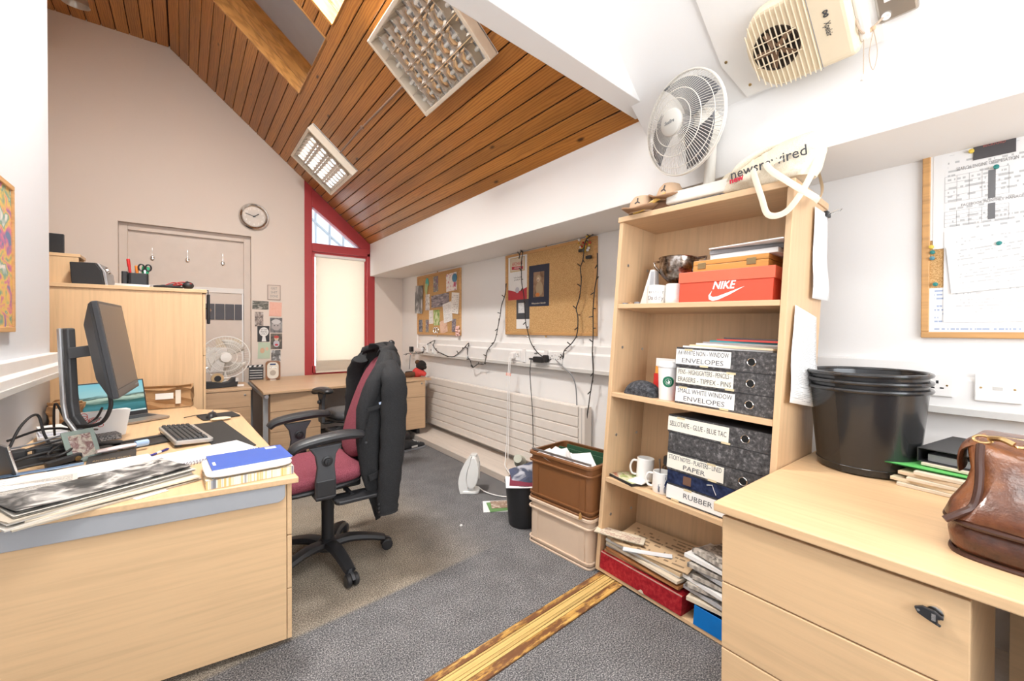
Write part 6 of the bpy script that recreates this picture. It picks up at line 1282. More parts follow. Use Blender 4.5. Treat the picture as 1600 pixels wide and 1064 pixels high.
# white gift bag with red drawing
wb2 = thing('paper_bag', 'small white paper bag with a red floral drawing in front of the laptop', 'bag', T(-0.385, 3.36, ZD) @ RZ(24))
MB().prism([(-0.13, 0.0), (0.10, 0.0), (0.125, 0.15), (-0.13, 0.155)], -0.03, 0.03, frame((0, 0, 0), (1, 0, 0), (0, 0, 1))).build('bag', PAPER, wb2, bevel=0.003)
REDL = plain('red_line_print', (0.65, 0.08, 0.07), 0.6); rg = random.Random(11)
for k in range(9):
    cx, cz, r = -0.09+rg.uniform(0, 0.10), 0.10+rg.uniform(-0.03, 0.04), rg.uniform(0.008, 0.02)
    MB().tube([(cx+r*math.cos(t), -0.0305, cz+r*math.sin(t)*0.8) for t in [2*PI*i/14 for i in range(14)]], 0.0016, 4, closed=True).build('flower_print', REDL, wb2)
# white paper stack and cardboard at the back left
for i in range(3): tag(sheet(0.30, 0.22, 0.012).build('paper_ream', (PAPER, plain('lilac_white_paper', (0.80, 0.79, 0.86), 0.8), PAPER)[i], None, T(-0.50, 3.45+0.02*i, ZD+0.0122*i+0.03) @ RZ(12+2*i)), ['lowest', 'middle', 'uppermost'][i]+' white sheaf of paper behind the cable heap', 'paper', 'sheaves behind the cables')
tag(MB().box((-0.14, -0.06, 0), (0.14, 0.06, 0.03)).build('old_keyboard', speckle('dusty_keys', [(0.08, 0.08, 0.08), (0.25, 0.25, 0.25), (0.5, 0.48, 0.46)], 120.0, 0.7, 0.5), None, T(-0.44, 3.27, ZD) @ RZ(18), bevel=0.004), 'dusty grey keypad under the cables', 'keypad')
FILM = plain('clear_tape', (0.75, 0.68, 0.58), 0.12, spec=0.8)
def carton(label, M, w, d, h, seed):
    """battered carton: a box of small facets pushed in and out"""
    t = thing('cardboard_box', label, 'box', M); rc_ = random.Random(seed); bm = bmesh.new()
    bmesh.ops.create_cube(bm, size=1.0); bmesh.ops.subdivide_edges(bm, edges=bm.edges[:], cuts=4, use_grid_fill=True)
    for v in bm.verts:
        top = v.co.z > 0.4
        v.co = Vector((v.co.x*w, v.co.y*d, (v.co.z+0.5)*h))+Vector((rc_.uniform(-1, 1)*0.010, rc_.uniform(-1, 1)*0.010, (rc_.uniform(-1.6, 1) if top else (rc_.uniform(-0.6, 0.6) if v.co.z > -0.4 else 0))*0.014))
    me = bpy.data.meshes.new('walls'); bm.to_mesh(me); bm.free(); me.materials.append(CARD)
    o = bpy.data.objects.new('walls', me); COL.objects.link(o); o.parent = t
    for k, (x, z, lw, lh, m_) in enumerate(((0.10*w, 0.62*h, 0.26*w, 0.30*h, PAPER), (-0.22*w, 0.5*h, 0.10*w, 0.8*h, FILM), (0.30*w, 0.55*h, 0.08*w, 0.7*h, FILM))):
        MB().box((x-lw/2, -d/2-0.0125, z-lh/2), (x+lw/2, -d/2-0.0115, z+lh/2)).build('shipping_label' if k == 0 else 'parcel_tape', m_, t)
    MB().grid([[(-w/2+w*q/5, -d/2+0.02*rc_.random()-0.03*f, h+0.004+0.012*rc_.random()*f+0.012*f) for q in range(6)] for f in (0, 0.5, 1.0)]).build('torn_flap', CARD, t, solid=0.003)
    return t
carton('crushed cardboard box with shiny tape behind the silver stand', T(-0.60, 3.90, ZD) @ RZ(4), 0.15, 0.28, 0.15, 3)
carton('cardboard box with a shipping label behind the laptop', T(-0.165, 4.355, 0.735) @ RZ(-4), 0.42, 0.19, 0.155, 8)
# cable heap: separate leads
ch_ = random.Random(21)
LEADS = ['thick black cable looping up from the heap at the far left', 'black cable curling over the white sheaf', 'black lead along the front of the cable heap', 'black cable running towards the silver stand', 'grey lead lying on top of the cable heap', 'black cable at the bottom of the heap', 'thin black lead trailing to the flat case', 'black cable coiled beside the glass photo frame', 'black cable arching behind the silver stand', 'black cable crossing in front of the dusty keypad']
PTH = [[(-0.66, 2.95, 0.02), (-0.62, 3.0, 0.16), (-0.58, 3.08, 0.20), (-0.55, 3.05, 0.10), (-0.50, 3.0, 0.03), (-0.44, 3.05, 0.03)],
 [(-0.66, 3.0, 0.10), (-0.58, 3.10, 0.12), (-0.52, 3.16, 0.11), (-0.46, 3.2, 0.09), (-0.40, 3.28, 0.12), (-0.38, 3.36, 0.17)],
 [(-0.64, 2.78, 0.03), (-0.55, 2.84, 0.05), (-0.46, 2.86, 0.06), (-0.38, 2.94, 0.05), (-0.30, 3.0, 0.03)],
 [(-0.65, 2.88, 0.05), (-0.56, 2.93, 0.07), (-0.47, 2.95, 0.09), (-0.40, 3.06, 0.10), (-0.38, 3.18, 0.08)],
 [(-0.66, 2.92, 0.075), (-0.57, 2.90, 0.09), (-0.49, 2.99, 0.10), (-0.42, 3.03, 0.12), (-0.36, 3.13, 0.15)],
 [(-0.62, 2.74, 0.012), (-0.54, 2.77, 0.02), (-0.45, 2.81, 0.02), (-0.36, 2.90, 0.012), (-0.26, 2.97, 0.012)],
 [(-0.50, 2.90, 0.03), (-0.36, 2.98, 0.03), (-0.22, 3.05, 0.022), (-0.08, 3.12, 0.02), (0.02, 3.30, 0.012)],
 [(-0.52, 2.80, 0.04), (-0.46, 2.76, 0.05), (-0.42, 2.80, 0.07), (-0.46, 2.86, 0.08), (-0.50, 2.83, 0.05), (-0.47, 2.78, 0.03)],
 [(-0.55, 3.25, 0.06), (-0.545, 3.20, 0.16), (-0.53, 3.16, 0.24), (-0.50, 3.18, 0.15), (-0.47, 3.22, 0.06), (-0.40, 3.25, 0.03)],
 [(-0.63, 2.84, 0.06), (-0.53, 2.88, 0.075), (-0.46, 2.91, 0.07), (-0.41, 2.87, 0.05), (-0.39, 2.82, 0.03)]]
for lb, P, i in zip(LEADS, PTH, range(10)):
    tag(MB().tube(smoothpath([(x, y, ZD+z) for x, y, z in P], 7), (0.006, 0.006, 0.006, 0.005, 0.004, 0.006, 0.004, 0.006, 0.005, 0.006)[i], 8).build('cable', GREYP if i == 4 else WIRE, None, smooth=True), lb, 'cable', 'cables heaped on the left desk')
pb = thing('power_strip', 'black power block buried under the cable heap', 'power strip', T(-0.53, 2.90, ZD) @ RZ(20))
MB().rbox((-0.13, -0.05, 0), (0.13, 0.05, 0.04), 0.012).build('body', BLACKP, pb, bevel=0.004)
for k in range(3): MB().rbox((-0.11+0.08*k, -0.03, 0.04), (-0.05+0.08*k, 0.03, 0.075), 0.01).build('plug', BLACKP, pb, bevel=0.004)
stp = thing('stapler', 'black and brass stapler beside the glass photo frame', 'stapler', T(-0.435, 2.74, ZD) @ RZ(35))
MB().rbox((-0.06, -0.018, 0), (0.06, 0.018, 0.016), 0.008).build('base', BLACKP, stp); MB().rbox((-0.06, -0.015, 0.02), (0.065, 0.015, 0.045), 0.01).build('arm', BLACKP, stp, RY(-6), bevel=0.003); MB().lathe([(0, -0.02), (0.012, -0.02), (0.012, 0.02), (0, 0.02)], 12, T(0.04, 0, 0.03) @ RX(90)).build('pivot', BRASS, stp)
sg2 = thing('paint_tube', 'pale tube with blue cap lying on the black book', 'tube', T(-0.25, 2.86, ZD+0.035) @ RZ(24))
MB().tube([(-0.10, 0, 0.0), (0.0, 0, 0.0), (0.05, 0, 0.0)], [0.018, 0.02, 0.016], 12, sx=1, sy=0.5).build('tube_body', plain('pink_white_tube', (0.78, 0.66, 0.64), 0.4), sg2, smooth=True); MB().lathe([(0.017, 0), (0.017, 0.05), (0.012, 0.055), (0, 0.055)], 12, T(0.05, 0, 0) @ RY(90)).build('cap', plain('pale_blue_cap', (0.35, 0.5, 0.72), 0.35), sg2, smooth=True)

# ================================================================== IN AND ON THE BOOKCASE
def inbc(x, y, z, rz=0): return BC @ T(x, y, z) @ RZ(rz)
def front(y, z, x=-0.0006): return frame((x, y, z), (0, -1, 0), (0, 0, 1))   # lettering on a front face (faces the room)
MARB = speckle('marbled_board', [(0.035, 0.033, 0.034), (0.06, 0.057, 0.058), (0.085, 0.081, 0.081), (0.20, 0.19, 0.19)], 60.0, 0.6, 0.05, 4.0)
TAPE = plain('yellowed_tape', (0.66, 0.55, 0.34), 0.4)
BLUEF = speckle('navy_board', [(0.008, 0.012, 0.035), (0.018, 0.028, 0.075), (0.03, 0.045, 0.11)], 30.0, 0.5, 0.05)
def mug(label, M, mat, r=0.05, h=0.10, hang_=0.0, grp=None):
    t = thing('mug', label, 'mug', M, grp)
    MB().lathe([(0, 0), (r*0.9, 0), (r*0.97, 0.006), (r, 0.03), (r, h-0.002), (r-0.002, h), (r-0.005, h-0.001), (r-0.005, 0.01), (0, 0.008)], 28).build('cup_wall', mat, t, smooth=True)
    MB().tube(smoothpath([(r-0.004, 0, h*0.82), (r+0.022, 0, h*0.80), (r+0.034, 0, h*0.52), (r+0.022, 0, h*0.24), (r-0.004, 0, h*0.2)], 5), 0.006, 8, up=(0, 1, 0), sy=1.3).build('handle', mat, t, RZ(hang_), smooth=True); return t
CER = plain('white_glazed_ceramic', (0.85, 0.83, 0.80), 0.15, coat=0.5)
def wrap_text(txt, size, mat, parent, r, z, a_face, spacing):
    """letters one by one round a cylinder; a_face = direction of the middle in degrees"""
    n = len(txt)
    for i, c in enumerate(txt):
        if c == ' ': continue
        a = rad(a_face)+(i-(n-1)/2)*spacing/r; lettering(c, size, mat, parent, frame(((r+0.0004)*math.cos(a), (r+0.0004)*math.sin(a), z), (-math.sin(a), math.cos(a), 0), (0, 0, 1)), name='letter')

# ---- top shelf
z1 = SHZ[2]+0.0005
m1 = mug('white mug lettered Daddy on the top shelf', inbc(0.085, -0.218, z1), CER, 0.053, 0.102, 60)
wrap_text('BESTEST', 0.017, INKG, m1, 0.053, 0.062, 205, 0.012); wrap_text('Daddy', 0.032, INKG, m1, 0.053, 0.032, 205, 0.0175)
mug('plain white mug between the Daddy mug and the red shoe box', inbc(0.09, -0.322, z1), CER, 0.05, 0.105, -75)
wd = thing('white_speaker', 'slim white wedge with a silver face at the left of the top shelf', 'speaker', inbc(0.155, -0.125, z1, 14))
MB().prism([(-0.045, 0), (0.045, 0), (0.03, 0.205), (0.005, 0.205)], -0.035, 0.035, frame((0, 0, 0), (0, -1, 0), (0, 0, 1))).build('body', PVC, wd, bevel=0.004); MB().prism([(0.0, 0.03), (0.036, 0.03), (0.028, 0.195), (0.010, 0.195)], 0.0352, 0.036, frame((0, 0, 0), (0, -1, 0), (0, 0, 1))).build('face', ALU, wd)
SILV = None
def tarnish():
    m, nt, b, out = new_mat('tarnished_silver'); n1 = noise(nt, coords(nt, 'Object', (1, 1, 1)), 22.0, 5.0, 0.7)
    c = ramp(nt, n1, [(0.35, (0.05, 0.035, 0.025)), (0.5, (0.28, 0.22, 0.18)), (0.65, (0.66, 0.62, 0.58))]); nt.links.new(c, b.inputs['Base Color']); b.inputs['Metallic'].default_value = 1.0; b.inputs['Roughness'].default_value = 0.24; return m
SILV = tarnish()
tr = thing('trophy_cup', 'tarnished silver trophy cup with two pointed handles on the top shelf', 'trophy', inbc(0.20, -0.262, z1, 0))
MB().lathe([(0, 0), (0.05, 0), (0.048, 0.012), (0.022, 0.03), (0.014, 0.06), (0.016, 0.10), (0.030, 0.112), (0.024, 0.122), (0.05, 0.135), (0.085, 0.17), (0.098, 0.21), (0.102, 0.262), (0.106, 0.266), (0.100, 0.266), (0.094, 0.215), (0.07, 0.165), (0, 0.14)], 32).build('bowl', SILV, tr, smooth=True)
for s in (-1, 1):
    MB().tube([(0, s*0.095, 0.26), (0, s*0.155, 0.262), (0, s*0.145, 0.235), (0, s*0.095, 0.185)], 0.007, 8, up=(1, 0, 0)).build('handle', SILV, tr, smooth=True)
# Nike shoe box
sb = thing('shoe_box', 'orange-red shoe box with a white tick emblem on the top shelf', 'shoe box', inbc(0.012, -0.387, z1))
ORR = plain('orange_red_card', (0.68, 0.075, 0.035), 0.45); ORR2 = plain('lid_orange_card', (0.74, 0.13, 0.065), 0.45)
MB().box((0.004, -0.424, 0), (0.27, 0, 0.11)).build('base', ORR, sb, bevel=0.002); MB().box((0, -0.43, 0.095), (0.275, 0.006, 0.148)).build('lid', ORR2, sb, bevel=0.002)
WPR = plain('white_print', (0.9, 0.89, 0.87), 0.5)
lettering('NIKE', 0.052, WPR, sb, front(-0.215, 0.075, 0.0034) @ T(0, 0.0, 0), width=0.105, shear=0.25, bold=0.0012)
sw_top = [(-0.075, 0.030), (-0.060, 0.052), (-0.066, 0.030), (-0.055, 0.022), (-0.035, 0.024), (0.0, 0.036), (0.085, 0.066)]
sw_bot = [(0.085, 0.066), (0.02, 0.030), (-0.03, 0.008), (-0.055, 0.004), (-0.072, 0.012)]
MB().prism(sw_top[::-1]+sw_bot[::-1][:-1], 0, 0.0006, front(-0.225, 0.0, 0.0034)).build('tick_emblem', WPR, sb)
wx = thing('wooden_box', 'flat orange wooden box with two brass hinges on the shoe box', 'box', inbc(0.045, -0.435, z1+0.1485, -2))
WOOD_O = veneer('honey_wood', (0.58, 0.26, 0.06), 1, 0.3, 0.7); MB().box((0, -0.345, 0), (0.18, 0, 0.034)).build('base', WOOD_O, wx, bevel=0.002); MB().box((0, -0.345, 0.0355), (0.18, 0, 0.058)).build('lid', WOOD_O, wx, bevel=0.002)
for y in (-0.045, -0.275): MB().box((-0.003, y-0.02, 0.016), (0.0, y+0.02, 0.046)).build('hinge', plain('old_brass', (0.28, 0.20, 0.10), 0.4, 0.8), wx, bevel=0.001)
for i, (dx, w_, a, m_, h_) in enumerate(((0.0, 0.30, -3, PAPER, 0.022), (-0.01, 0.31, 4, plain('grey_tray', (0.25, 0.24, 0.24), 0.6), 0.02), (-0.02, 0.33, -6, PAPER, 0.006))):
    tag(MB().box((0, -w_, 0), (0.2, 0, h_)).build('paper_tray', m_, None, inbc(0.05+dx, -0.515, z1+0.2075+0.0225*i, a), bevel=0.002), ['white pad lying on the orange wooden box', 'grey magazine between the white papers on the wooden box', 'white sheets topmost on the wooden box'][i], 'paper', 'papers on the wooden box')
for i, (x, y) in enumerate(((0.03, -0.055), (0.03, -0.095), (0.035, -0.13))): tag(MB().lathe([(0, 0), (0.016, 0), (0.016, 0.008+0.002*i), (0, 0.008+0.002*i)], 16).build('coin_stack', (GREYP, CARD, GREYP)[i], None, inbc(x, y, z1), smooth=True), ['grey coin at the left end of the top shelf', 'brown token in the middle of the three at the left of the top shelf', 'grey coin nearest the Daddy mug'][i], 'coin')

# ---- middle shelf
z2 = SHZ[1]+0.0005
def box_file(label, y0, y1, z, h, x0, text, lab, mat, label_span, hole=True, rz=0, ragged=True, seed=0):
    t = thing('box_file', label, 'box file', inbc(x0, y0, z, rz), 'box files in the bookcase'); w = abs(y1-y0); r_ = random.Random(seed)
    MB().box((0.0, -w, 0), (0.27, 0, h-0.001)).build('case', mat, t, bevel=0.002)
    MB().box((-0.0008, -w+0.001, h*0.985), (0.27, -0.001, h)).build('lid_edge', INK, t)
    if hole:
        yc = -w*0.775; H = frame((-0.0005, yc, h*0.5), (0, -1, 0), (0, 0, 1))
        MB().lathe([(0.0145, 0), (0.0168, 0.0025), (0.0190, 0.0), (0.0145, 0.0)], 22, H, False).build('finger_ring', CHROME, t, smooth=True); MB().lathe([(0, 0.0006), (0.0146, 0.0006)], 22, H, False).build('finger_hole', plain('hole_black', (0.004, 0.004, 0.004), 0.9), t)
    if lab:
        a, b_ = label_span; g = lab
        MB().box((-0.0013, -w*b_, h*0.10), (-0.0004, -w*a, h*0.90)).build('paper_label', g, t)
        if ragged:
            for k in range(2):
                yy = -w*(a+(b_-a)*r_.random()); zz_ = h*(0.06 if k % 2 else 0.86); MB().box((-0.0022, yy-0.02, zz_-0.003), (-0.0012, yy+0.02, zz_+0.006)).build('tape_scrap', TAPE if k < 3 else plain('dark_scrap', (0.08, 0.07, 0.05), 0.6), t)
        L = text.split('\n'); n = len(L)
        for i, s in enumerate(L):
            sz = min(0.03, h*0.78/n*0.8); zc = h*(0.5+(0.5*(n-1)-i)*0.40)
            lettering(s, sz*1.12, LINK, t, front(-w*(a+b_)/2, zc, -0.0014), width=min(w*(b_-a)*0.93, len(s)*sz*0.78))
    return t
LINK = plain('label_ink', (0.10, 0.10, 0.11), 0.6)
LABP = plain('aged_label', (0.80, 0.76, 0.66), 0.7); LABW = plain('white_label', (0.85, 0.84, 0.81), 0.7)
box_file('grey marbled box file labelled small white window envelopes', -0.393, -0.842, z2, 0.090, 0.028, 'SMALL WHITE WINDOW\nENVELOPES', LABW, MARB, (0.01, 0.64), seed=1)
box_file('grey marbled box file labelled pens and highlighters', -0.391, -0.842, z2+0.0905, 0.092, 0.028, 'PENS - HIGHLIGHTERS - PENCILS -\nERASERS - TIPPEX - PINS', LABP, MARB, (0.01, 0.62), seed=2)
box_file('grey marbled box file labelled white non-window envelopes', -0.387, -0.842, z2+0.183, 0.092, 0.028, 'A4 WHITE NON - WINDOW\nENVELOPES', LABW, MARB, (0.0, 0.585), seed=3)
PCOL = [PAPER, plain('manila', (0.70, 0.55, 0.36), 0.8), PAPER, plain('grey_print_edge', (0.3, 0.28, 0.28), 0.7), plain('teal_magazine', (0.05, 0.25, 0.28), 0.5), plain('red_magazine', (0.5, 0.06, 0.05), 0.5), plain('dark_magazine', (0.06, 0.05, 0.05), 0.5)]
for i in range(7):
    tag(MB().box((0, -0.40+0.024*i, 0), (0.22, 0.0, 0.008)).build('magazine', PCOL[i], None, inbc(0.03+0.006*i, -0.418-0.03*i, z2+0.2755+0.0083*i, (1, -2, 3, -1, 2, -3, 1)[i])), ['white', 'manila', 'second white', 'grey printed', 'teal', 'red', 'topmost dark'][i]+' magazine in the pile on the upper box files', 'magazine', 'magazines on the upper box files')
cu2 = thing('coffee_cup', 'white takeaway coffee cup with a green round emblem on the middle shelf', 'cup', inbc(0.085, -0.318, z2))
MB().lathe([(0, 0), (0.040, 0), (0.041, 0.004), (0.054, 0.168), (0.054, 0.17)], 30).build('cup_wall', plain('white_cup_plastic', (0.84, 0.82, 0.80), 0.35), cu2, smooth=True)
MB().lathe([(0.0565, 0.166), (0.058, 0.170), (0.0575, 0.180), (0.053, 0.186), (0.051, 0.198), (0.047, 0.200), (0.044, 0.194), (0, 0.192)], 30).build('lid', plain('white_cup_plastic', (0.84, 0.82, 0.80)), cu2, smooth=True)
GRN = plain('emblem_green', (0.01, 0.16, 0.08), 0.5)
def on_cup(a, z, r): return frame(((r+0.0006)*math.cos(a), (r+0.0006)*math.sin(a), z), (-math.sin(a), math.cos(a), 0.0), (0.078*math.cos(a), 0.078*math.sin(a), 1))
ac = rad(212); zc_ = 0.095; rc = 0.041+0.013*zc_/0.168
def curved(pts, rad_off, mat, nm):
    vs = []
    for u, v in pts: a = ac+u/rc; rr2 = 0.041+0.013*(zc_+v)/0.168+rad_off; vs.append((rr2*math.cos(a), rr2*math.sin(a), zc_+v))
    return vs
ring_o = [(0.028*math.cos(t), 0.028*math.sin(t)) for t in [2*PI*i/28 for i in range(28)]]; ring_i = [(0.0165*math.cos(t), 0.0165*math.sin(t)) for t in [2*PI*i/28 for i in range(28)]]
MB().grid([curved(ring_o, 0.0006, None, ''), curved(ring_i, 0.0006, None, '')], closed_u=True).build('emblem_ring', GRN, cu2)
inner = curved([(0.0150*math.cos(t), 0.0150*math.sin(t)) for t in [2*PI*i/20 for i in range(20)]], 0.0006, None, '')
MB().add(inner, [tuple(range(20))]).build('emblem_disc', GRN, cu2)
# generic white figure strokes inside the disc
for u0, v0, u1, v1 in ((-0.008, 0.004, -0.006, -0.010), (0.008, 0.004, 0.006, -0.010), (0.0, 0.011, 0.0, 0.002), (-0.005, -0.004, 0.005, -0.004)):
    MB().tube(curved([(u0, v0), ((u0+u1)/2, (v0+v1)/2), (u1, v1)], 0.001, None, ''), 0.0012, 5).build('emblem_stroke', WPR, cu2)
st = thing('dark_speaker', 'low dark grey rounded speaker at the left of the middle shelf', 'speaker', inbc(0.09, -0.168, z2))
def dome():
    rows = []
    for j in range(7):
        x = -0.05+0.1*j/6; k = math.sqrt(max(0.03, 1-((j-3)/3.4)**2)); rows.append([(x, 0.098*math.cos(q)*(0.8+0.2*k), 0.082*max(0, math.sin(q))**0.7*k) for q in [PI*i/18 for i in range(19)]])
    return rows
dm = dome(); dmb = MB().grid(dm); dmb.add(dm[0], [tuple(range(19))]); dmb.add(dm[-1], [tuple(range(19))])
dmb.build('shell', speckle('slate_grey_shell', [(0.02, 0.022, 0.026), (0.045, 0.048, 0.055), (0.09, 0.09, 0.10)], 60.0, 0.7, 0.3), st, smooth=True)
MB().prism([(-0.09, 0), (0.09, 0), (0.09, 0.008), (-0.09, 0.008)], -0.03, 0.03, frame((0, 0, 0), (0, -1, 0), (0, 0, 1))).build('base', DARKP, st)
rbx = thing('red_carton', 'red carton with a white band standing behind the coffee cup', 'carton', inbc(0.17, -0.175, z2, -4))
REDC = plain('red_carton_card', (0.58, 0.025, 0.02), 0.45); MB().box((0, -0.20, 0), (0.07, 0, 0.125)).build('carton', REDC, rbx, bevel=0.002); MB().box((-0.001, -0.13, 0.128), (0.07, -0.01, 0.21)).build('white_card', PAPER, rbx, bevel=0.001); MB().box((-0.0018, -0.04, 0.125), (-0.0008, -0.01, 0.165)).build('orange_tag', plain('orange_tag', (0.75, 0.32, 0.05), 0.5), rbx)
tag(MB().box((0, -0.04, 0), (0.05, 0, 0.10)).build('red_packet', REDC, None, inbc(0.06, -0.378+0.0, z2), bevel=0.002), 'narrow red packet squeezed between the coffee cup and the box files', 'packet')

# ---- lower shelf
z3 = SHZ[0]+0.0005
box_file('white fronted box file labelled rubber bands', -0.386, -0.842, z3, 0.080, 0.026, 'RUBBER BANDS', LABW, MARB, (0.0, 1.0), False, seed=4)
bf = box_file('navy blue box file between the labelled ones', -0.383, -0.842, z3+0.081, 0.064, 0.026, '', None, BLUEF, (0, 1), False, seed=5)
MB().box((-0.0012, -0.125, 0.012), (-0.0004, -0.085, 0.052)).build('rust_mark', plain('rust_stain', (0.16, 0.08, 0.05), 0.7), bf); MB().tube([(-0.001, -0.20, 0.045), (-0.001, -0.225, 0.052), (-0.001, -0.235, 0.03), (-0.001, -0.245, 0.012)], 0.0015, 4).build('scuff', PAPER, bf)
box_file('grey marbled box file labelled sticky notes and plasters', -0.379, -0.842, z3+0.146, 0.088, 0.024, 'STICKY NOTES - PLASTERS - LINED\nPAPER', LABP, MARB, (0.0, 0.60), seed=6)
b4 = box_file('grey marbled box file with no label', -0.377, -0.842, z3+0.235, 0.092, 0.024, '', None, MARB, (0, 1), False, seed=7)
MB().lathe([(0, 0), (0.008, 0), (0.006, 0.003), (0, 0.003)], 12, frame((-0.0004, -0.215, 0.06), (0, -1, 0), (0, 0, 1))).build('stud', INK, b4)
box_file('grey marbled box file labelled sellotape, top of the lower stack', -0.371, -0.842, z3+0.328, 0.086, 0.024, 'SELLOTAPE - GLUE - BLUE TAC', LABP, MARB, (0.0, 0.63), seed=8)
mug('plain white mug at the back of the lower shelf', inbc(0.165, -0.165, z3), CER, 0.046, 0.125, 120)
m3 = mug('white mug with a navy stag on the lower shelf', inbc(0.085, -0.325, z3), CER, 0.05, 0.105, 112)
STAG = plain('navy_print', (0.012, 0.03, 0.12), 0.4)
def on_mug(pts, r, a0, z0): return [((r)*math.cos(a0+u/r), r*math.sin(a0+u/r), z0+v) for u, v in pts]
a0 = rad(212)
for nm, pl in (('stag_body', [(-0.022, 0.0), (0.014, 0.002), (0.018, 0.010), (0.016, 0.018), (-0.010, 0.018), (-0.020, 0.014)]), ('stag_neck', [(0.008, 0.014), (0.017, 0.012), (0.024, 0.032), (0.032, 0.034), (0.030, 0.039), (0.020, 0.041), (0.014, 0.034)])):
    MB().add(on_mug(pl, 0.0506, a0, 0.035), [tuple(range(len(pl)))]).build(nm, STAG, m3)
for u in (-0.019, -0.014, 0.010, 0.015): MB().tube(on_mug([(u, 0.004), (u-0.001, -0.010), (u+0.001, -0.024)], 0.0507, a0, 0.035), 0.0014, 5).build('stag_leg', STAG, m3)
for s in (-1, 1): MB().tube(on_mug([(0.019, 0.040), (0.019+0.008*s, 0.048), (0.019+0.006*s, 0.056)], 0.0507, a0, 0.035), 0.0011, 5).build('stag_antler', STAG, m3)
tag(MB().tube([(0, 0, 0.01), (0.02, 0.03, 0.16)], [0.003, 0.005], 6).build('teaspoon', CHROME, None, inbc(0.08, -0.32, z3), smooth=True), 'steel teaspoon standing in the stag mug', 'spoon')
jar = thing('coffee_jar', 'coffee jar with a black lid behind the stag mug', 'jar', inbc(0.20, -0.30, z3))
MB().lathe([(0, 0), (0.042, 0), (0.046, 0.01), (0.046, 0.10), (0.036, 0.12)], 22).build('jar_wall', plain('dark_coffee_glass', (0.05, 0.025, 0.012), 0.1, coat=0.5), jar, smooth=True); MB().lathe([(0.040, 0.118), (0.042, 0.12), (0.042, 0.155), (0.038, 0.16), (0, 0.16)], 22).build('lid', BLACKP, jar, smooth=True)
dv = thing('dvd_case', 'green film case lying flat at the left of the lower shelf', 'case', inbc(0.085, -0.125, z3, -12))
MB().box((-0.07, -0.095, 0), (0.07, 0.095, 0.014)).build('case', BLACKP, dv, bevel=0.002); sheet(0.13, 0.18, 0.0006).build('sleeve', picture('green_film_cover', [(0.10, 0.16, 0.05), (0.45, 0.5, 0.2), (0.7, 0.68, 0.5), (0.45, 0.12, 0.06)], 3, 3, 3.0), dv, T(0, 0, 0.014))
tag(MB().box((-0.05, -0.04, 0), (0.05, 0.04, 0.004)).build('coaster', PAPER, None, inbc(0.075, -0.19, z3+0.015, 10)), 'white card lying on the green film case', 'card')

# ---- bottom of the bookcase
z4 = 0.0205
rbf = thing('red_box_file', 'dark red box file on the floor of the bookcase', 'box file', inbc(-0.002, -0.032, z4))
REDB = speckle('red_cloth_board', [(0.26, 0.006, 0.014), (0.34, 0.012, 0.02), (0.42, 0.03, 0.035)], 60.0, 0.55, 0.05); MB().box((0, -0.485, 0), (0.27, 0, 0.092)).build('case', REDB, rbf, bevel=0.002); MB().prism([(0.25, 0.0), (0.285, 0.0), (0.275, 0.012), (0.265, 0.014)], 0, 0.0006, front(0.0, 0.0, -0.0005) @ T(0, 0, 0)).build('torn_patch', PAPERO, rbf)
MB().box((-0.0006, -0.484, 0.088), (0.002, -0.001, 0.0935)).build('worn_edge', plain('worn_red_edge', (0.55, 0.30, 0.25), 0.7), rbf)
NEWS2 = picture('sepia_news', [(0.05, 0.045, 0.04), (0.25, 0.22, 0.19), (0.6, 0.55, 0.48), (0.75, 0.7, 0.62)], 5.0, 6, 2.0, 0.75, 1.0)
PLST = [PAPERO, plain('brown_folder', (0.38, 0.20, 0.09), 0.8), plain('orange_folder', (0.50, 0.22, 0.08), 0.8), PAPER, plain('tan_folder', (0.60, 0.44, 0.27), 0.8), plain('grey_folder', (0.42, 0.42, 0.43), 0.7)]
seq = [(0, 1, 'brown folder lying directly on the red box file'), (1, 2, 'orange folder above the brown one on the red box file'), (2, 5, 'grey wallet in the pile on the red box file'), (3, 0, 'cream folder in the middle of the pile on the red box file'), (4, 3, 'white plastic wallet near the top of the pile on the red box file'), (5, 4, 'tan folder below the big brown envelope')]
for i, c, lb in seq: tag(MB().box((0, -0.44, 0), (0.24, 0, 0.014)).build('folder', PLST[c], None, inbc(0.012+0.004*(i % 3), -0.045-0.008*(i % 2), z4+0.0935+0.0145*i, (2, -2, 3, -3, 1, -1)[i]), bevel=0.001), lb, 'folder', 'folders piled on the red box file')
tag(sheet(0.26, 0.12, 0.004, 0.006, 4).build('leaflet', printed('cream_programme', (0.74, 0.66, 0.52), (0.35, 0.12, 0.1), 14, 0.55, words=18), None, inbc(0.04, -0.12, z4+0.20) @ RY(4) @ RZ(-62)), 'cream printed programme hanging out over the red box file', 'leaflet')
tag(sheet(0.42, 0.27, 0.004, 0.006, 4).build('big_envelope', printed('brown_paper_print', (0.60, 0.43, 0.26), (0.25, 0.17, 0.1), 9, 0.5, words=16), None, inbc(0.135, -0.30, z4+0.196) @ RY(-7) @ RZ(-84)), 'large brown paper envelope on top of the pile in the bookcase', 'envelope')
tag(sheet(0.24, 0.035, 0.004, 0.004, 4).build('plastic_wallet', plain('clear_binding_strip', (0.75, 0.76, 0.78), 0.3), None, inbc(0.03, -0.30, z4+0.186) @ RY(-8) @ RZ(-58)), 'white punched strip of a plastic wallet sticking out of the pile', 'wallet')
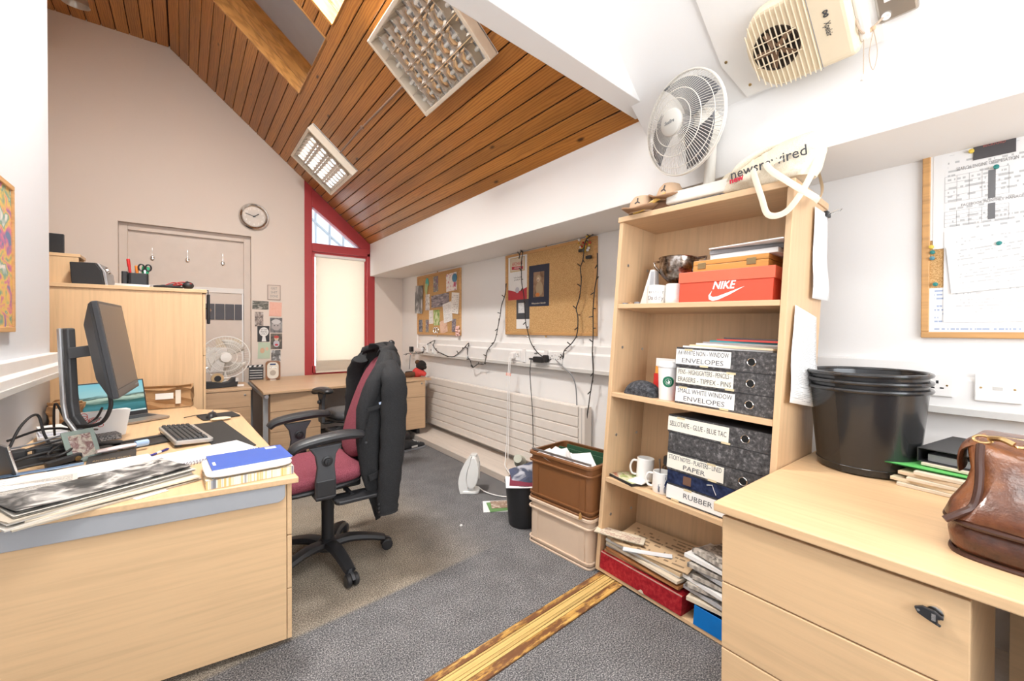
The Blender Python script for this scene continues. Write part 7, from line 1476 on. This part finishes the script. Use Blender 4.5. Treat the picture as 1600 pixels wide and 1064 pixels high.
for i in range(9):
    tag(sheet(0.26-0.006*i, 0.22, 0.016, 0.0).build('photo_print' if i == 8 else 'magazine', (NEWS2 if i in (8, 4, 6) else (PAPERO, PLST[5], NEWS2, PAPER)[i % 4]), None, inbc(0.125+0.004*(i % 3), -0.65+0.012*((i*5) % 4), z4+0.092+0.0245*i) @ RY((i % 3-1)*1.4) @ RZ(90+(8, -6, 11, -9, 5, -12, 7, -4, -14)[i])), ['lowest', 'second', 'third', 'fourth', 'fifth', 'sixth', 'seventh', 'eighth', 'topmost'][i]+(' old newspaper from below' if 0 < i < 8 else ' old newspaper')+' in the leaning heap at the right of the bookcase', 'newspaper', 'old papers heaped in the bookcase')
bt = thing('blue_tray', 'bright blue plastic tray under the old newspapers in the bookcase', 'tray', inbc(0.0, -0.575, z4))
BLT = plain('bright_blue_plastic', (0.0, 0.16, 0.52), 0.35)
MB().box((0, -0.26, 0), (0.26, 0, 0.004)).build('base', BLT, bt); MB().box((0, -0.26, 0.004), (0.004, 0, 0.085)).build('front_wall', BLT, bt, bevel=0.001); MB().box((0.256, -0.26, 0.004), (0.26, 0, 0.085)).build('back_wall', BLT, bt)
for y in (-0.26, -0.004): MB().box((0.004, y, 0.004), (0.256, y+0.004, 0.085)).build('side_wall', BLT, bt)

# ---- on top: pedestal fan head, wooden ornaments, tote bag
zt = BH+0.0005
pf = thing('pedestal_fan', 'white desk fan with a wire guard standing on top of the bookcase', 'fan', inbc(0.06, -0.43, zt))
FW = plain('cream_white_fan', (0.74, 0.70, 0.63), 0.35)
MB().box((-0.062, -0.175, 0.014), (0.065, 0.145, 0.075)).build('base', FW, pf, bevel=0.01); MB().box((-0.045, -0.15, 0.004), (0.05, 0.12, 0.012)).build('base_underside', GREYP, pf)
for y in (-0.13, 0.10): MB().lathe([(0, -0.004), (0.011, -0.004), (0.011, 0.006), (0, 0.006)], 12, T(-0.035, y, 0.004)).build('foot', BLACKP, pf)
MB().tube([(0.035, -0.03, 0.07), (0.04, -0.03, 0.34)], [0.028, 0.022], 12).build('pillar', FW, pf, smooth=True)
HM = BC.inverted() @ frame((1.90, 1.108, 2.352), (0.22, 0.975, 0.0), (-0.10, 0.02, 0.99)); HM = T(-0.06, 0.43, -zt) @ HM      # x sideways, y up, z = blowing direction
# make z the blowing direction (towards the room)
if (BC @ HM.to_3x3().to_4x4() @ Vector((0, 0, 1))).x > 0: HM = HM @ RY(180)
R_ = 0.232
def zf(r): return 0.075*(1-(r/R_)**2.4)
fw = MB(); bw = MB()
for i in range(90):
    q = 2*PI*i/90; sw_ = 0.35
    fw.tube([(r*math.cos(q+sw_*(1-r/R_)), r*math.sin(q+sw_*(1-r/R_)), zf(r)) for r in [R_*(0.26+0.74*k/7) for k in range(8)]], 0.0011, 4)
for i in range(60):
    q = 2*PI*i/60; bw.tube([(r*math.cos(q), r*math.sin(q), -0.01-0.07*(1-(r/R_)**2.4)) for r in [R_*(0.3+0.7*k/5) for k in range(6)]], 0.0011, 4)
fo = fw.build('front_wires', FW, pf, HM); fo['kind'] = 'stuff'; bo = bw.build('rear_wires', FW, pf, HM); bo['kind'] = 'stuff'
for r, rr_, zz_ in ((R_, 0.0045, 0.0), (R_, 0.0045, -0.010), (0.15, 0.0022, zf(0.15)), (0.105, 0.0018, zf(0.105)), (0.2, 0.0018, zf(0.2))): MB().tube([(r*math.cos(t), r*math.sin(t), zz_) for t in [2*PI*i/48 for i in range(48)]], rr_, 6, closed=True).build('guard_ring', FW, pf, HM, smooth=True)
MB().lathe([(0, 0.088), (0.05, 0.086), (0.061, 0.078), (0.063, 0.066), (0, 0.06)], 28, Matrix.Diagonal((1, 1, 1, 1))).build('badge', plain('pearl_badge', (0.62, 0.60, 0.55), 0.35), pf, HM, smooth=True)
lettering('Seafire', 0.024, GREYP, pf, HM @ T(0, 0, 0.0885), width=0.06, shear=0.3)
GB = plain('grey_translucent_blade', (0.16, 0.16, 0.17), 0.3)
for k in range(3):
    rows = [[(r*math.cos(a), r*math.sin(a), -0.01+0.045*(a-0.7)*r/0.2) for a in [0.05+(1.55*(r/0.21)**0.35)*j/7 for j in range(8)]] for r in [0.04+0.165*i/7 for i in range(8)]]
    MB().grid(rows).build('blade', GB, pf, HM @ RZ(120*k+20), smooth=True, solid=0.002)
MB().lathe([(0, -0.03), (0.042, -0.03), (0.045, 0.03), (0.03, 0.045), (0, 0.048)], 22).build('blade_hub', GB, pf, HM, smooth=True)
MB().lathe([(0, -0.225), (0.07, -0.22), (0.088, -0.18), (0.09, -0.09), (0.07, -0.07), (0, -0.065)], 24).build('motor_cover', FW, pf, HM @ T(0, 0.0, 0.03), smooth=True)
MB().lathe([(0, 0), (0.008, 0), (0.009, 0.02), (0.006, 0.025), (0, 0.025)], 12, HM @ T(0, 0.07, -0.10) @ RX(-90)).build('swing_knob', plain('yellowed_knob', (0.7, 0.55, 0.25), 0.4), pf, smooth=True)
# carved wooden ornaments
HATM = plain('tan_felt', (0.58, 0.40, 0.26), 0.75, bmp=0.2); BRIMM = plain('brown_brim', (0.34, 0.19, 0.10), 0.6); YSTR = plain('yellow_leather_strap', (0.68, 0.40, 0.09), 0.45)
def small_hat(label, M):
    t = thing('small_hat', label, 'hat', M, 'small hats on the bookcase top')
    MB().lathe([(0.052, 0.0), (0.054, 0.02), (0.048, 0.05), (0.034, 0.068), (0.014, 0.072), (0, 0.070)], 24).build('crown', HATM, t, smooth=True)
    rows_ = [[(r*math.cos(q), r*math.sin(q)*0.82, 0.004+0.55*max(0, r-0.055)*abs(math.sin(q))**1.5) for q in [2*PI*k/32 for k in range(32)]] for r in (0.05, 0.065, 0.08, 0.10)]
    MB().grid(rows_, closed_u=True).build('brim', BRIMM, t, smooth=True, solid=0.005)
    for a_, L_ in ((90, 0.016), (215, 0.013), (325, 0.013)): MB().box((0, -0.0022, 0), (L_, 0.0022, 0.002), frame((-0.0505, 0, 0.040), (0, -1, 0), (0.15, 0, 1)) @ RZ(a_)).build('motif_stroke', INK, t)
    return t
small_hat('tan felt toy hat at the left end of the bookcase top', inbc(0.035, -0.115, zt+0.008, 8) @ Matrix.Diagonal((1, 1.35, 1.35, 1)))
small_hat('tan felt toy hat next to the fan base on the bookcase top', inbc(0.06, -0.26, zt+0.05, -6) @ RX(10) @ Matrix.Diagonal((1, 1.35, 1.35, 1)))
tag(MB().tube(smoothpath([(0.0, 0.0, 0.012), (-0.005, -0.06, 0.018), (0.0, -0.13, 0.05), (0.005, -0.19, 0.075)], 6), 0.014, 8, sx=0.6, sy=0.8).build('leather_strap', YSTR, None, inbc(-0.0, -0.09, zt+0.0), smooth=True), 'yellow leather strap lying across the toy hats', 'strap')
tag(MB().box((-0.045, -0.075, 0), (0.045, 0.075, 0.05)).build('small_carton', plain('brown_block', (0.24, 0.13, 0.07), 0.6), None, inbc(0.075, -0.265, zt), bevel=0.003), 'small brown block under the raised toy hat', 'block')
# cotton tote bag, slumped
tbg = thing('tote_bag', 'cream cotton tote bag slumped on the right of the bookcase top', 'bag', BC @ T(0.06, -0.75, zt))
COT = speckle('cream_cotton', [(0.72, 0.62, 0.46), (0.78, 0.69, 0.54), (0.82, 0.74, 0.60)], 220.0, 0.9, 0.15)
rg2 = random.Random(4); rows = []
for j in range(15):
    v = -PI/2+PI*j/14; row = []
    for i in range(36):
        u = 2*PI*i/36
        def se(c, e): return math.copysign(abs(c)**e, c)
        y = 0.205*se(math.cos(v), 0.7)*se(math.sin(u), 0.8); x = 0.078*se(math.cos(v), 0.6)*se(math.cos(u), 0.7)
        z = 0.075+0.075*se(math.sin(v), 0.7)
        k = (y+0.2)/0.4; top = 1.0+0.55*max(0, 1-k*1.6)-0.25*k
        z = z*top if z > 0.03 else z
        w = 0.009*math.sin(19*y+60*z)+0.006*math.sin(37*y-48*z+20*x)
        row.append((x+w, y+w*0.5, max(0.001, z+w*(1 if z > 0.02 else 0))))
    rows.append(row)
MB().grid(rows, closed_u=True).build('bag_body', COT, tbg, smooth=True, angle=70)
lettering('newsrewired', 0.06, INK, tbg, frame((-0.084, -0.02, 0.082), (0.02, -1, 0.10), (-0.12, 0.10, 1)), width=0.29, ext=0.0015)
MB().tube(smoothpath([(-0.03, 0.17, 0.03), (-0.075, 0.10, 0.10), (-0.04, 0.02, 0.155), (0.03, -0.06, 0.185)], 6), 0.016, 8, sx=1.0, sy=0.35).build('rolled_hem', COT, tbg, smooth=True)
lettering('new', 0.035, plain('red_cloth_print', (0.55, 0.02, 0.05), 0.7), tbg, frame((-0.087, 0.10, 0.045), (0.02, -1, 0.12), (-0.1, 0.1, 1)), ext=0.0015, bold=0.001)
STRP = plain('cotton_strap', (0.80, 0.71, 0.56), 0.85)
def strap(pts, up): return MB().tube(smoothpath(pts, 6), 0.0125, 6, sx=1.0, sy=0.16, up=up).build('strap', STRP, tbg, smooth=True)
strap([(-0.05, 0.06, 0.13), (-0.088, 0.03, 0.06), (-0.088, -0.01, -0.06), (-0.086, -0.04, -0.14), (-0.086, -0.10, -0.145), (-0.09, -0.15, -0.09), (-0.075, -0.185, 0.0), (-0.03, -0.185, 0.08), (-0.02, -0.17, 0.125)], (1, 0, 0))
strap([(-0.06, 0.0, 0.14), (-0.092, -0.03, 0.06), (-0.094, -0.12, -0.03), (-0.07, -0.20, -0.10), (0.05, -0.175, -0.075), (0.12, -0.165, 0.0), (0.08, -0.15, 0.09)], (1, 0, 0))
# lists clipped to the side of the bookcase
bl_ = thing('binder_clip', 'large black bulldog clip at the top edge of the bookcase side', 'clip', BC @ frame((0.37, -BW_-0.012, BH-0.06), (1, 0, 0), (0, 0, 1)))
MB().prism([(-0.025, -0.012), (0.025, -0.012), (0.025, 0.012), (-0.025, 0.012)], -0.008, 0.008).build('spring', BLACKP, bl_, bevel=0.003); MB().tube([(-0.012, 0.0, 0.008), (-0.014, 0.012, 0.045), (0.0, 0.016, 0.055), (0.014, 0.012, 0.045), (0.012, 0.0, 0.008)], 0.0015, 5).build('wire_arm', CHROME, bl_)
def side_sheet(label, x, z, w, h, mat, curl, rot):
    rows = []
    for s in (0.0, 0.0012):
        pass
    n = 8; rows = [[(-w/2+w*j/n, h*i/n-h, 0.002+curl*(1-i/n)**1.5*(0.3+0.7*(j/n))+0.004*math.sin(3*i/n*PI)*(1-i/n)) for j in range(n+1)] for i in range(n+1)]
    return tag(MB().grid(rows).build('paper_list', mat, None, BC @ frame((x, -BW_-0.008, z), (1, 0, 0), (0, 0, 1)) @ RZ(rot), solid=0.001, smooth=True), label, 'paper')
side_sheet('white typed list hanging from the clip on the bookcase side', 0.30, BH-0.06, 0.17, 0.40, printed('typed_list', (0.87, 0.86, 0.85), (0.6, 0.59, 0.58), 26, 0.5, words=16), 0.02, 2)
side_sheet('curled sheaf of closely printed lists pinned lower on the bookcase side', 0.19, 1.46, 0.26, 0.40, printed('dense_list', (0.85, 0.84, 0.82), (0.5, 0.49, 0.48), 58, 0.6, words=22, margin=0.03), 0.05, -6)

# ================================================================== ON THE RIGHT DESK
ZR = 0.8005
BUK = plain('glossy_black_bucket', (0.018, 0.018, 0.019), 0.22, coat=0.2)
for i, lb in enumerate(('lowest black bucket of the three nested on the right desk', 'middle black bucket of the three nested on the right desk', 'uppermost black bucket of the three nested on the right desk')):
    t = thing('bucket', lb, 'bucket', (2.19, 0.468, ZR+0.030*i), 'nested black buckets')
    MB().lathe([(0, 0), (0.150, 0), (0.158, 0.006), (0.160, 0.02), (0.187, 0.318), (0.189, 0.33), (0.185, 0.33), (0.183, 0.318), (0.156, 0.022), (0, 0.012)], 48).build('wall', BUK, t, smooth=True)
    MB().tube([(0.192*math.cos(q), 0.192*math.sin(q), 0.328) for q in [2*PI*k/48 for k in range(48)]], 0.0085, 8, closed=True).build('rim', BUK, t, smooth=True)
    if i == 0: MB().tube([(0.162*math.cos(q), 0.162*math.sin(q), 0.03) for q in [2*PI*k/40 for k in range(40)]], 0.002, 5, closed=True).build('base_ring', BUK, t)
# pile of envelopes, green folder, ring binder
PM = T(2.18, 0.16, ZR) @ RZ(-8)
for i in range(5):
    tag(MB().box((-0.17, -0.23, 0), (0.17+0.01*(i % 2), 0.17-0.012*i+0.02*(i % 2), 0.0125)).build('envelope', (PAPERO, plain('pale_manila', (0.72, 0.60, 0.42), 0.8), PAPERO, plain('buff_paper', (0.66, 0.52, 0.36), 0.8), PAPERO)[i], None, PM @ T(0, 0, 0.0128*i) @ RZ((3, -2, 4, -3, 2)[i]), bevel=0.002), ['lowest', 'second lowest', 'middle', 'fourth', 'topmost'][i]+' buff envelope in the pile under the green folder', 'envelope', 'envelopes under the green folder')
tag(sheet(0.33, 0.45, 0.003, 0.004, 4).build('green_folder', plain('leaf_green_card', (0.13, 0.52, 0.13), 0.5), None, PM @ T(0.02, -0.01, 0.066) @ RZ(4)), 'leaf green card folder on the envelope pile', 'folder')
tag(MB().box((-0.14, -0.2, 0), (0.14, 0.12, 0.010)).build('envelope', PAPERO, None, PM @ T(0.03, -0.01, 0.074) @ RZ(-3), bevel=0.002), 'buff wallet between the green folder and the black ring binder', 'wallet')
rbn = thing('ring_binder', 'black ring binder on top of the envelope pile behind the bag', 'binder', PM @ T(0.07, 0.0, 0.0845) @ RZ(-2))
BNM = plain('black_binder_vinyl', (0.022, 0.022, 0.024), 0.45, bmp=0.1, bscale=300)
MB().box((-0.165, -0.20, 0), (0.165, 0.125, 0.003)).build('lower_cover', BNM, rbn, bevel=0.001); MB().box((-0.165, -0.20, 0.046), (0.165, 0.125, 0.049)).build('upper_cover', BNM, rbn, bevel=0.001); MB().box((-0.165, 0.122, 0), (0.165, 0.126, 0.049)).build('spine', BNM, rbn, bevel=0.001); MB().box((-0.150, -0.19, 0.004), (0.155, 0.10, 0.028)).build('pages', GREYP, rbn)
# leather bag
def leather():
    m, nt, b, out = new_mat('worn_brown_leather'); v = coords(nt, 'Object'); n1 = noise(nt, v, 7.0, 5.0, 0.6); n2 = noise(nt, v, 190.0, 2.0); vo = N(nt, 'TexVoronoi', {'Vector': v, 'Scale': 14.0}, feature='DISTANCE_TO_EDGE').outputs['Distance']
    c = ramp(nt, n1, [(0.30, (0.035, 0.012, 0.007)), (0.48, (0.13, 0.042, 0.018)), (0.62, (0.26, 0.095, 0.035)), (0.75, (0.36, 0.16, 0.07))])
    nt.links.new(c, b.inputs['Base Color']); b.inputs['Roughness'].default_value = 0.33; b.inputs['Coat Weight'].default_value = 0.15
    h = mth(nt, 'ADD', mth(nt, 'MULTIPLY', n2, 0.12), mth(nt, 'MULTIPLY', noise(nt, v, 16.0, 3.0), 0.9)); bump(nt, b, h, 0.55, 0.012); return m
LEA = leather(); PIPE = plain('dark_leather_piping', (0.055, 0.02, 0.012), 0.35)
LBM = T(1.70, 0.155, ZR) @ RZ(-4)         # origin at the middle of the near-left end; the bag runs along -y out of frame
lb_ = thing('leather_bag', 'worn brown leather holdall on the right desk', 'bag', LBM)
LG = 0.52; rows = []
# (height, half depth, left end y, slouch of the front)
KS = [(0.0, 0.175, -0.012, 0.0), (0.02, 0.192, 0.0, 0.0), (0.055, 0.197, 0.004, 0.0), (0.075, 0.186, -0.006, 0.004), (0.095, 0.198, 0.004, 0.0), (0.125, 0.188, -0.004, 0.004), (0.165, 0.165, -0.018, 0.012), (0.20, 0.150, -0.022, 0.018), (0.235, 0.138, -0.020, 0.022), (0.258, 0.122, -0.022, 0.024), (0.268, 0.095, -0.03, 0.024)]
def bagring(z, hx, ye, off, n=72, e=0.30, grow=0.0):
    row = []
    for i in range(n):
        u = 2*PI*i/n; c, s_ = math.cos(u), math.sin(u)
        x = (hx+grow)*math.copysign(abs(c)**e, c)+off; y = (LG/2+ye/2+grow)*math.copysign(abs(s_)**e, s_)-LG/2+ye/2
        row.append((x, y, z))
    return row
for z, hx, ye, off in KS:
    row = []
    for (x, y, zz_) in bagring(z, hx, ye, off):
        k = max(0.0, min(1.0, (z-0.03)/0.06))*max(0.0, min(1.0, (0.29-z)/0.06))
        wv = k*(0.010*math.sin(15*y+26*z)+0.007*math.sin(34*y-38*z+x*9)); sag = 0.014*math.sin(9*y+1.0) if z > 0.22 else 0.0
        row.append((x+wv*math.copysign(1, x), y+0.5*k*0.010*math.sin(30*z+14*x), zz_+sag))
    rows.append(row)
lo = MB().grid(rows, closed_u=True); lo.add(rows[0], [tuple(range(71, -1, -1))]); lo.add(rows[-1], [tuple(range(72))])
lo.build('bag_body', LEA, lb_, smooth=True, angle=70, weld=True)
MB().tube(bagring(0.085, 0.196, 0.002, 0.001, 90, 0.30, 0.004), 0.0075, 8, closed=True).build('side_piping', PIPE, lb_, smooth=True)
MB().tube(bagring(0.004, 0.186, -0.006, 0.0, 90, 0.30, 0.004), 0.006, 8, closed=True).build('base_piping', PIPE, lb_, smooth=True)
# piped seam rising up the near-left corner of the front
MB().tube(smoothpath([(-0.205, -0.006, 0.088), (-0.190, -0.03, 0.108), (-0.172, -0.048, 0.125), (-0.158, -0.055, 0.16), (-0.140, -0.055, 0.20), (-0.122, -0.052, 0.235), (-0.098, -0.05, 0.268)], 6), 0.0085, 8).build('front_seam', PIPE, lb_, smooth=True)
MB().tube(smoothpath([(0.205, -0.006, 0.088), (0.190, -0.02, 0.12), (0.17, -0.035, 0.20), (0.13, -0.04, 0.262)], 6), 0.0085, 8).build('rear_seam', PIPE, lb_, smooth=True)
MB().tube(smoothpath([(-0.03, -0.008, 0.19), (-0.035, -0.008, 0.225), (-0.04, -0.016, 0.255), (-0.045, -0.045, 0.276)], 5), 0.042, 8, sx=1.0, sy=0.16, up=(0, 1, 0)).build('end_tab', LEA, lb_, smooth=True)
MB().tube([(-0.07+0.007*math.sin(t), -0.05+0.017*math.cos(t), 0.278+0.008*math.sin(t)) for t in [2*PI*i/18 for i in range(18)]], 0.0034, 8, closed=True).build('brass_ring', BRASS, lb_, smooth=True)
MB().tube(smoothpath([(-0.08, -0.062, 0.284), (-0.092, -0.085, 0.288), (-0.098, -0.105, 0.280)], 4), 0.007, 8).build('snap_hook', BRASS, lb_, smooth=True)
for i in range(3): MB().tube([(-0.10+0.007*math.cos(t), -0.117-0.015*i+0.010*math.sin(t), 0.276+(0.007*math.sin(t) if i % 2 else 0)) for t in [2*PI*k/12 for k in range(12)]], 0.0024, 6, closed=True).build('chain_link', BRASS, lb_, smooth=True)
MB().tube(smoothpath([(-0.10, -0.155, 0.274), (-0.085, -0.20, 0.296), (-0.05, -0.26, 0.318), (-0.04, -0.36, 0.32), (-0.05, -0.46, 0.29)], 6), 0.013, 8, sx=1.0, sy=0.4).build('shoulder_strap', PIPE, lb_, smooth=True)
MB().tube(smoothpath([(0.02, -0.03, 0.272), (0.02, -0.15, 0.274), (0.02, -0.35, 0.27), (0.02, -0.48, 0.268)], 5), 0.008, 8, sx=1, sy=0.5).build('zip', BRASS, lb_, smooth=True)
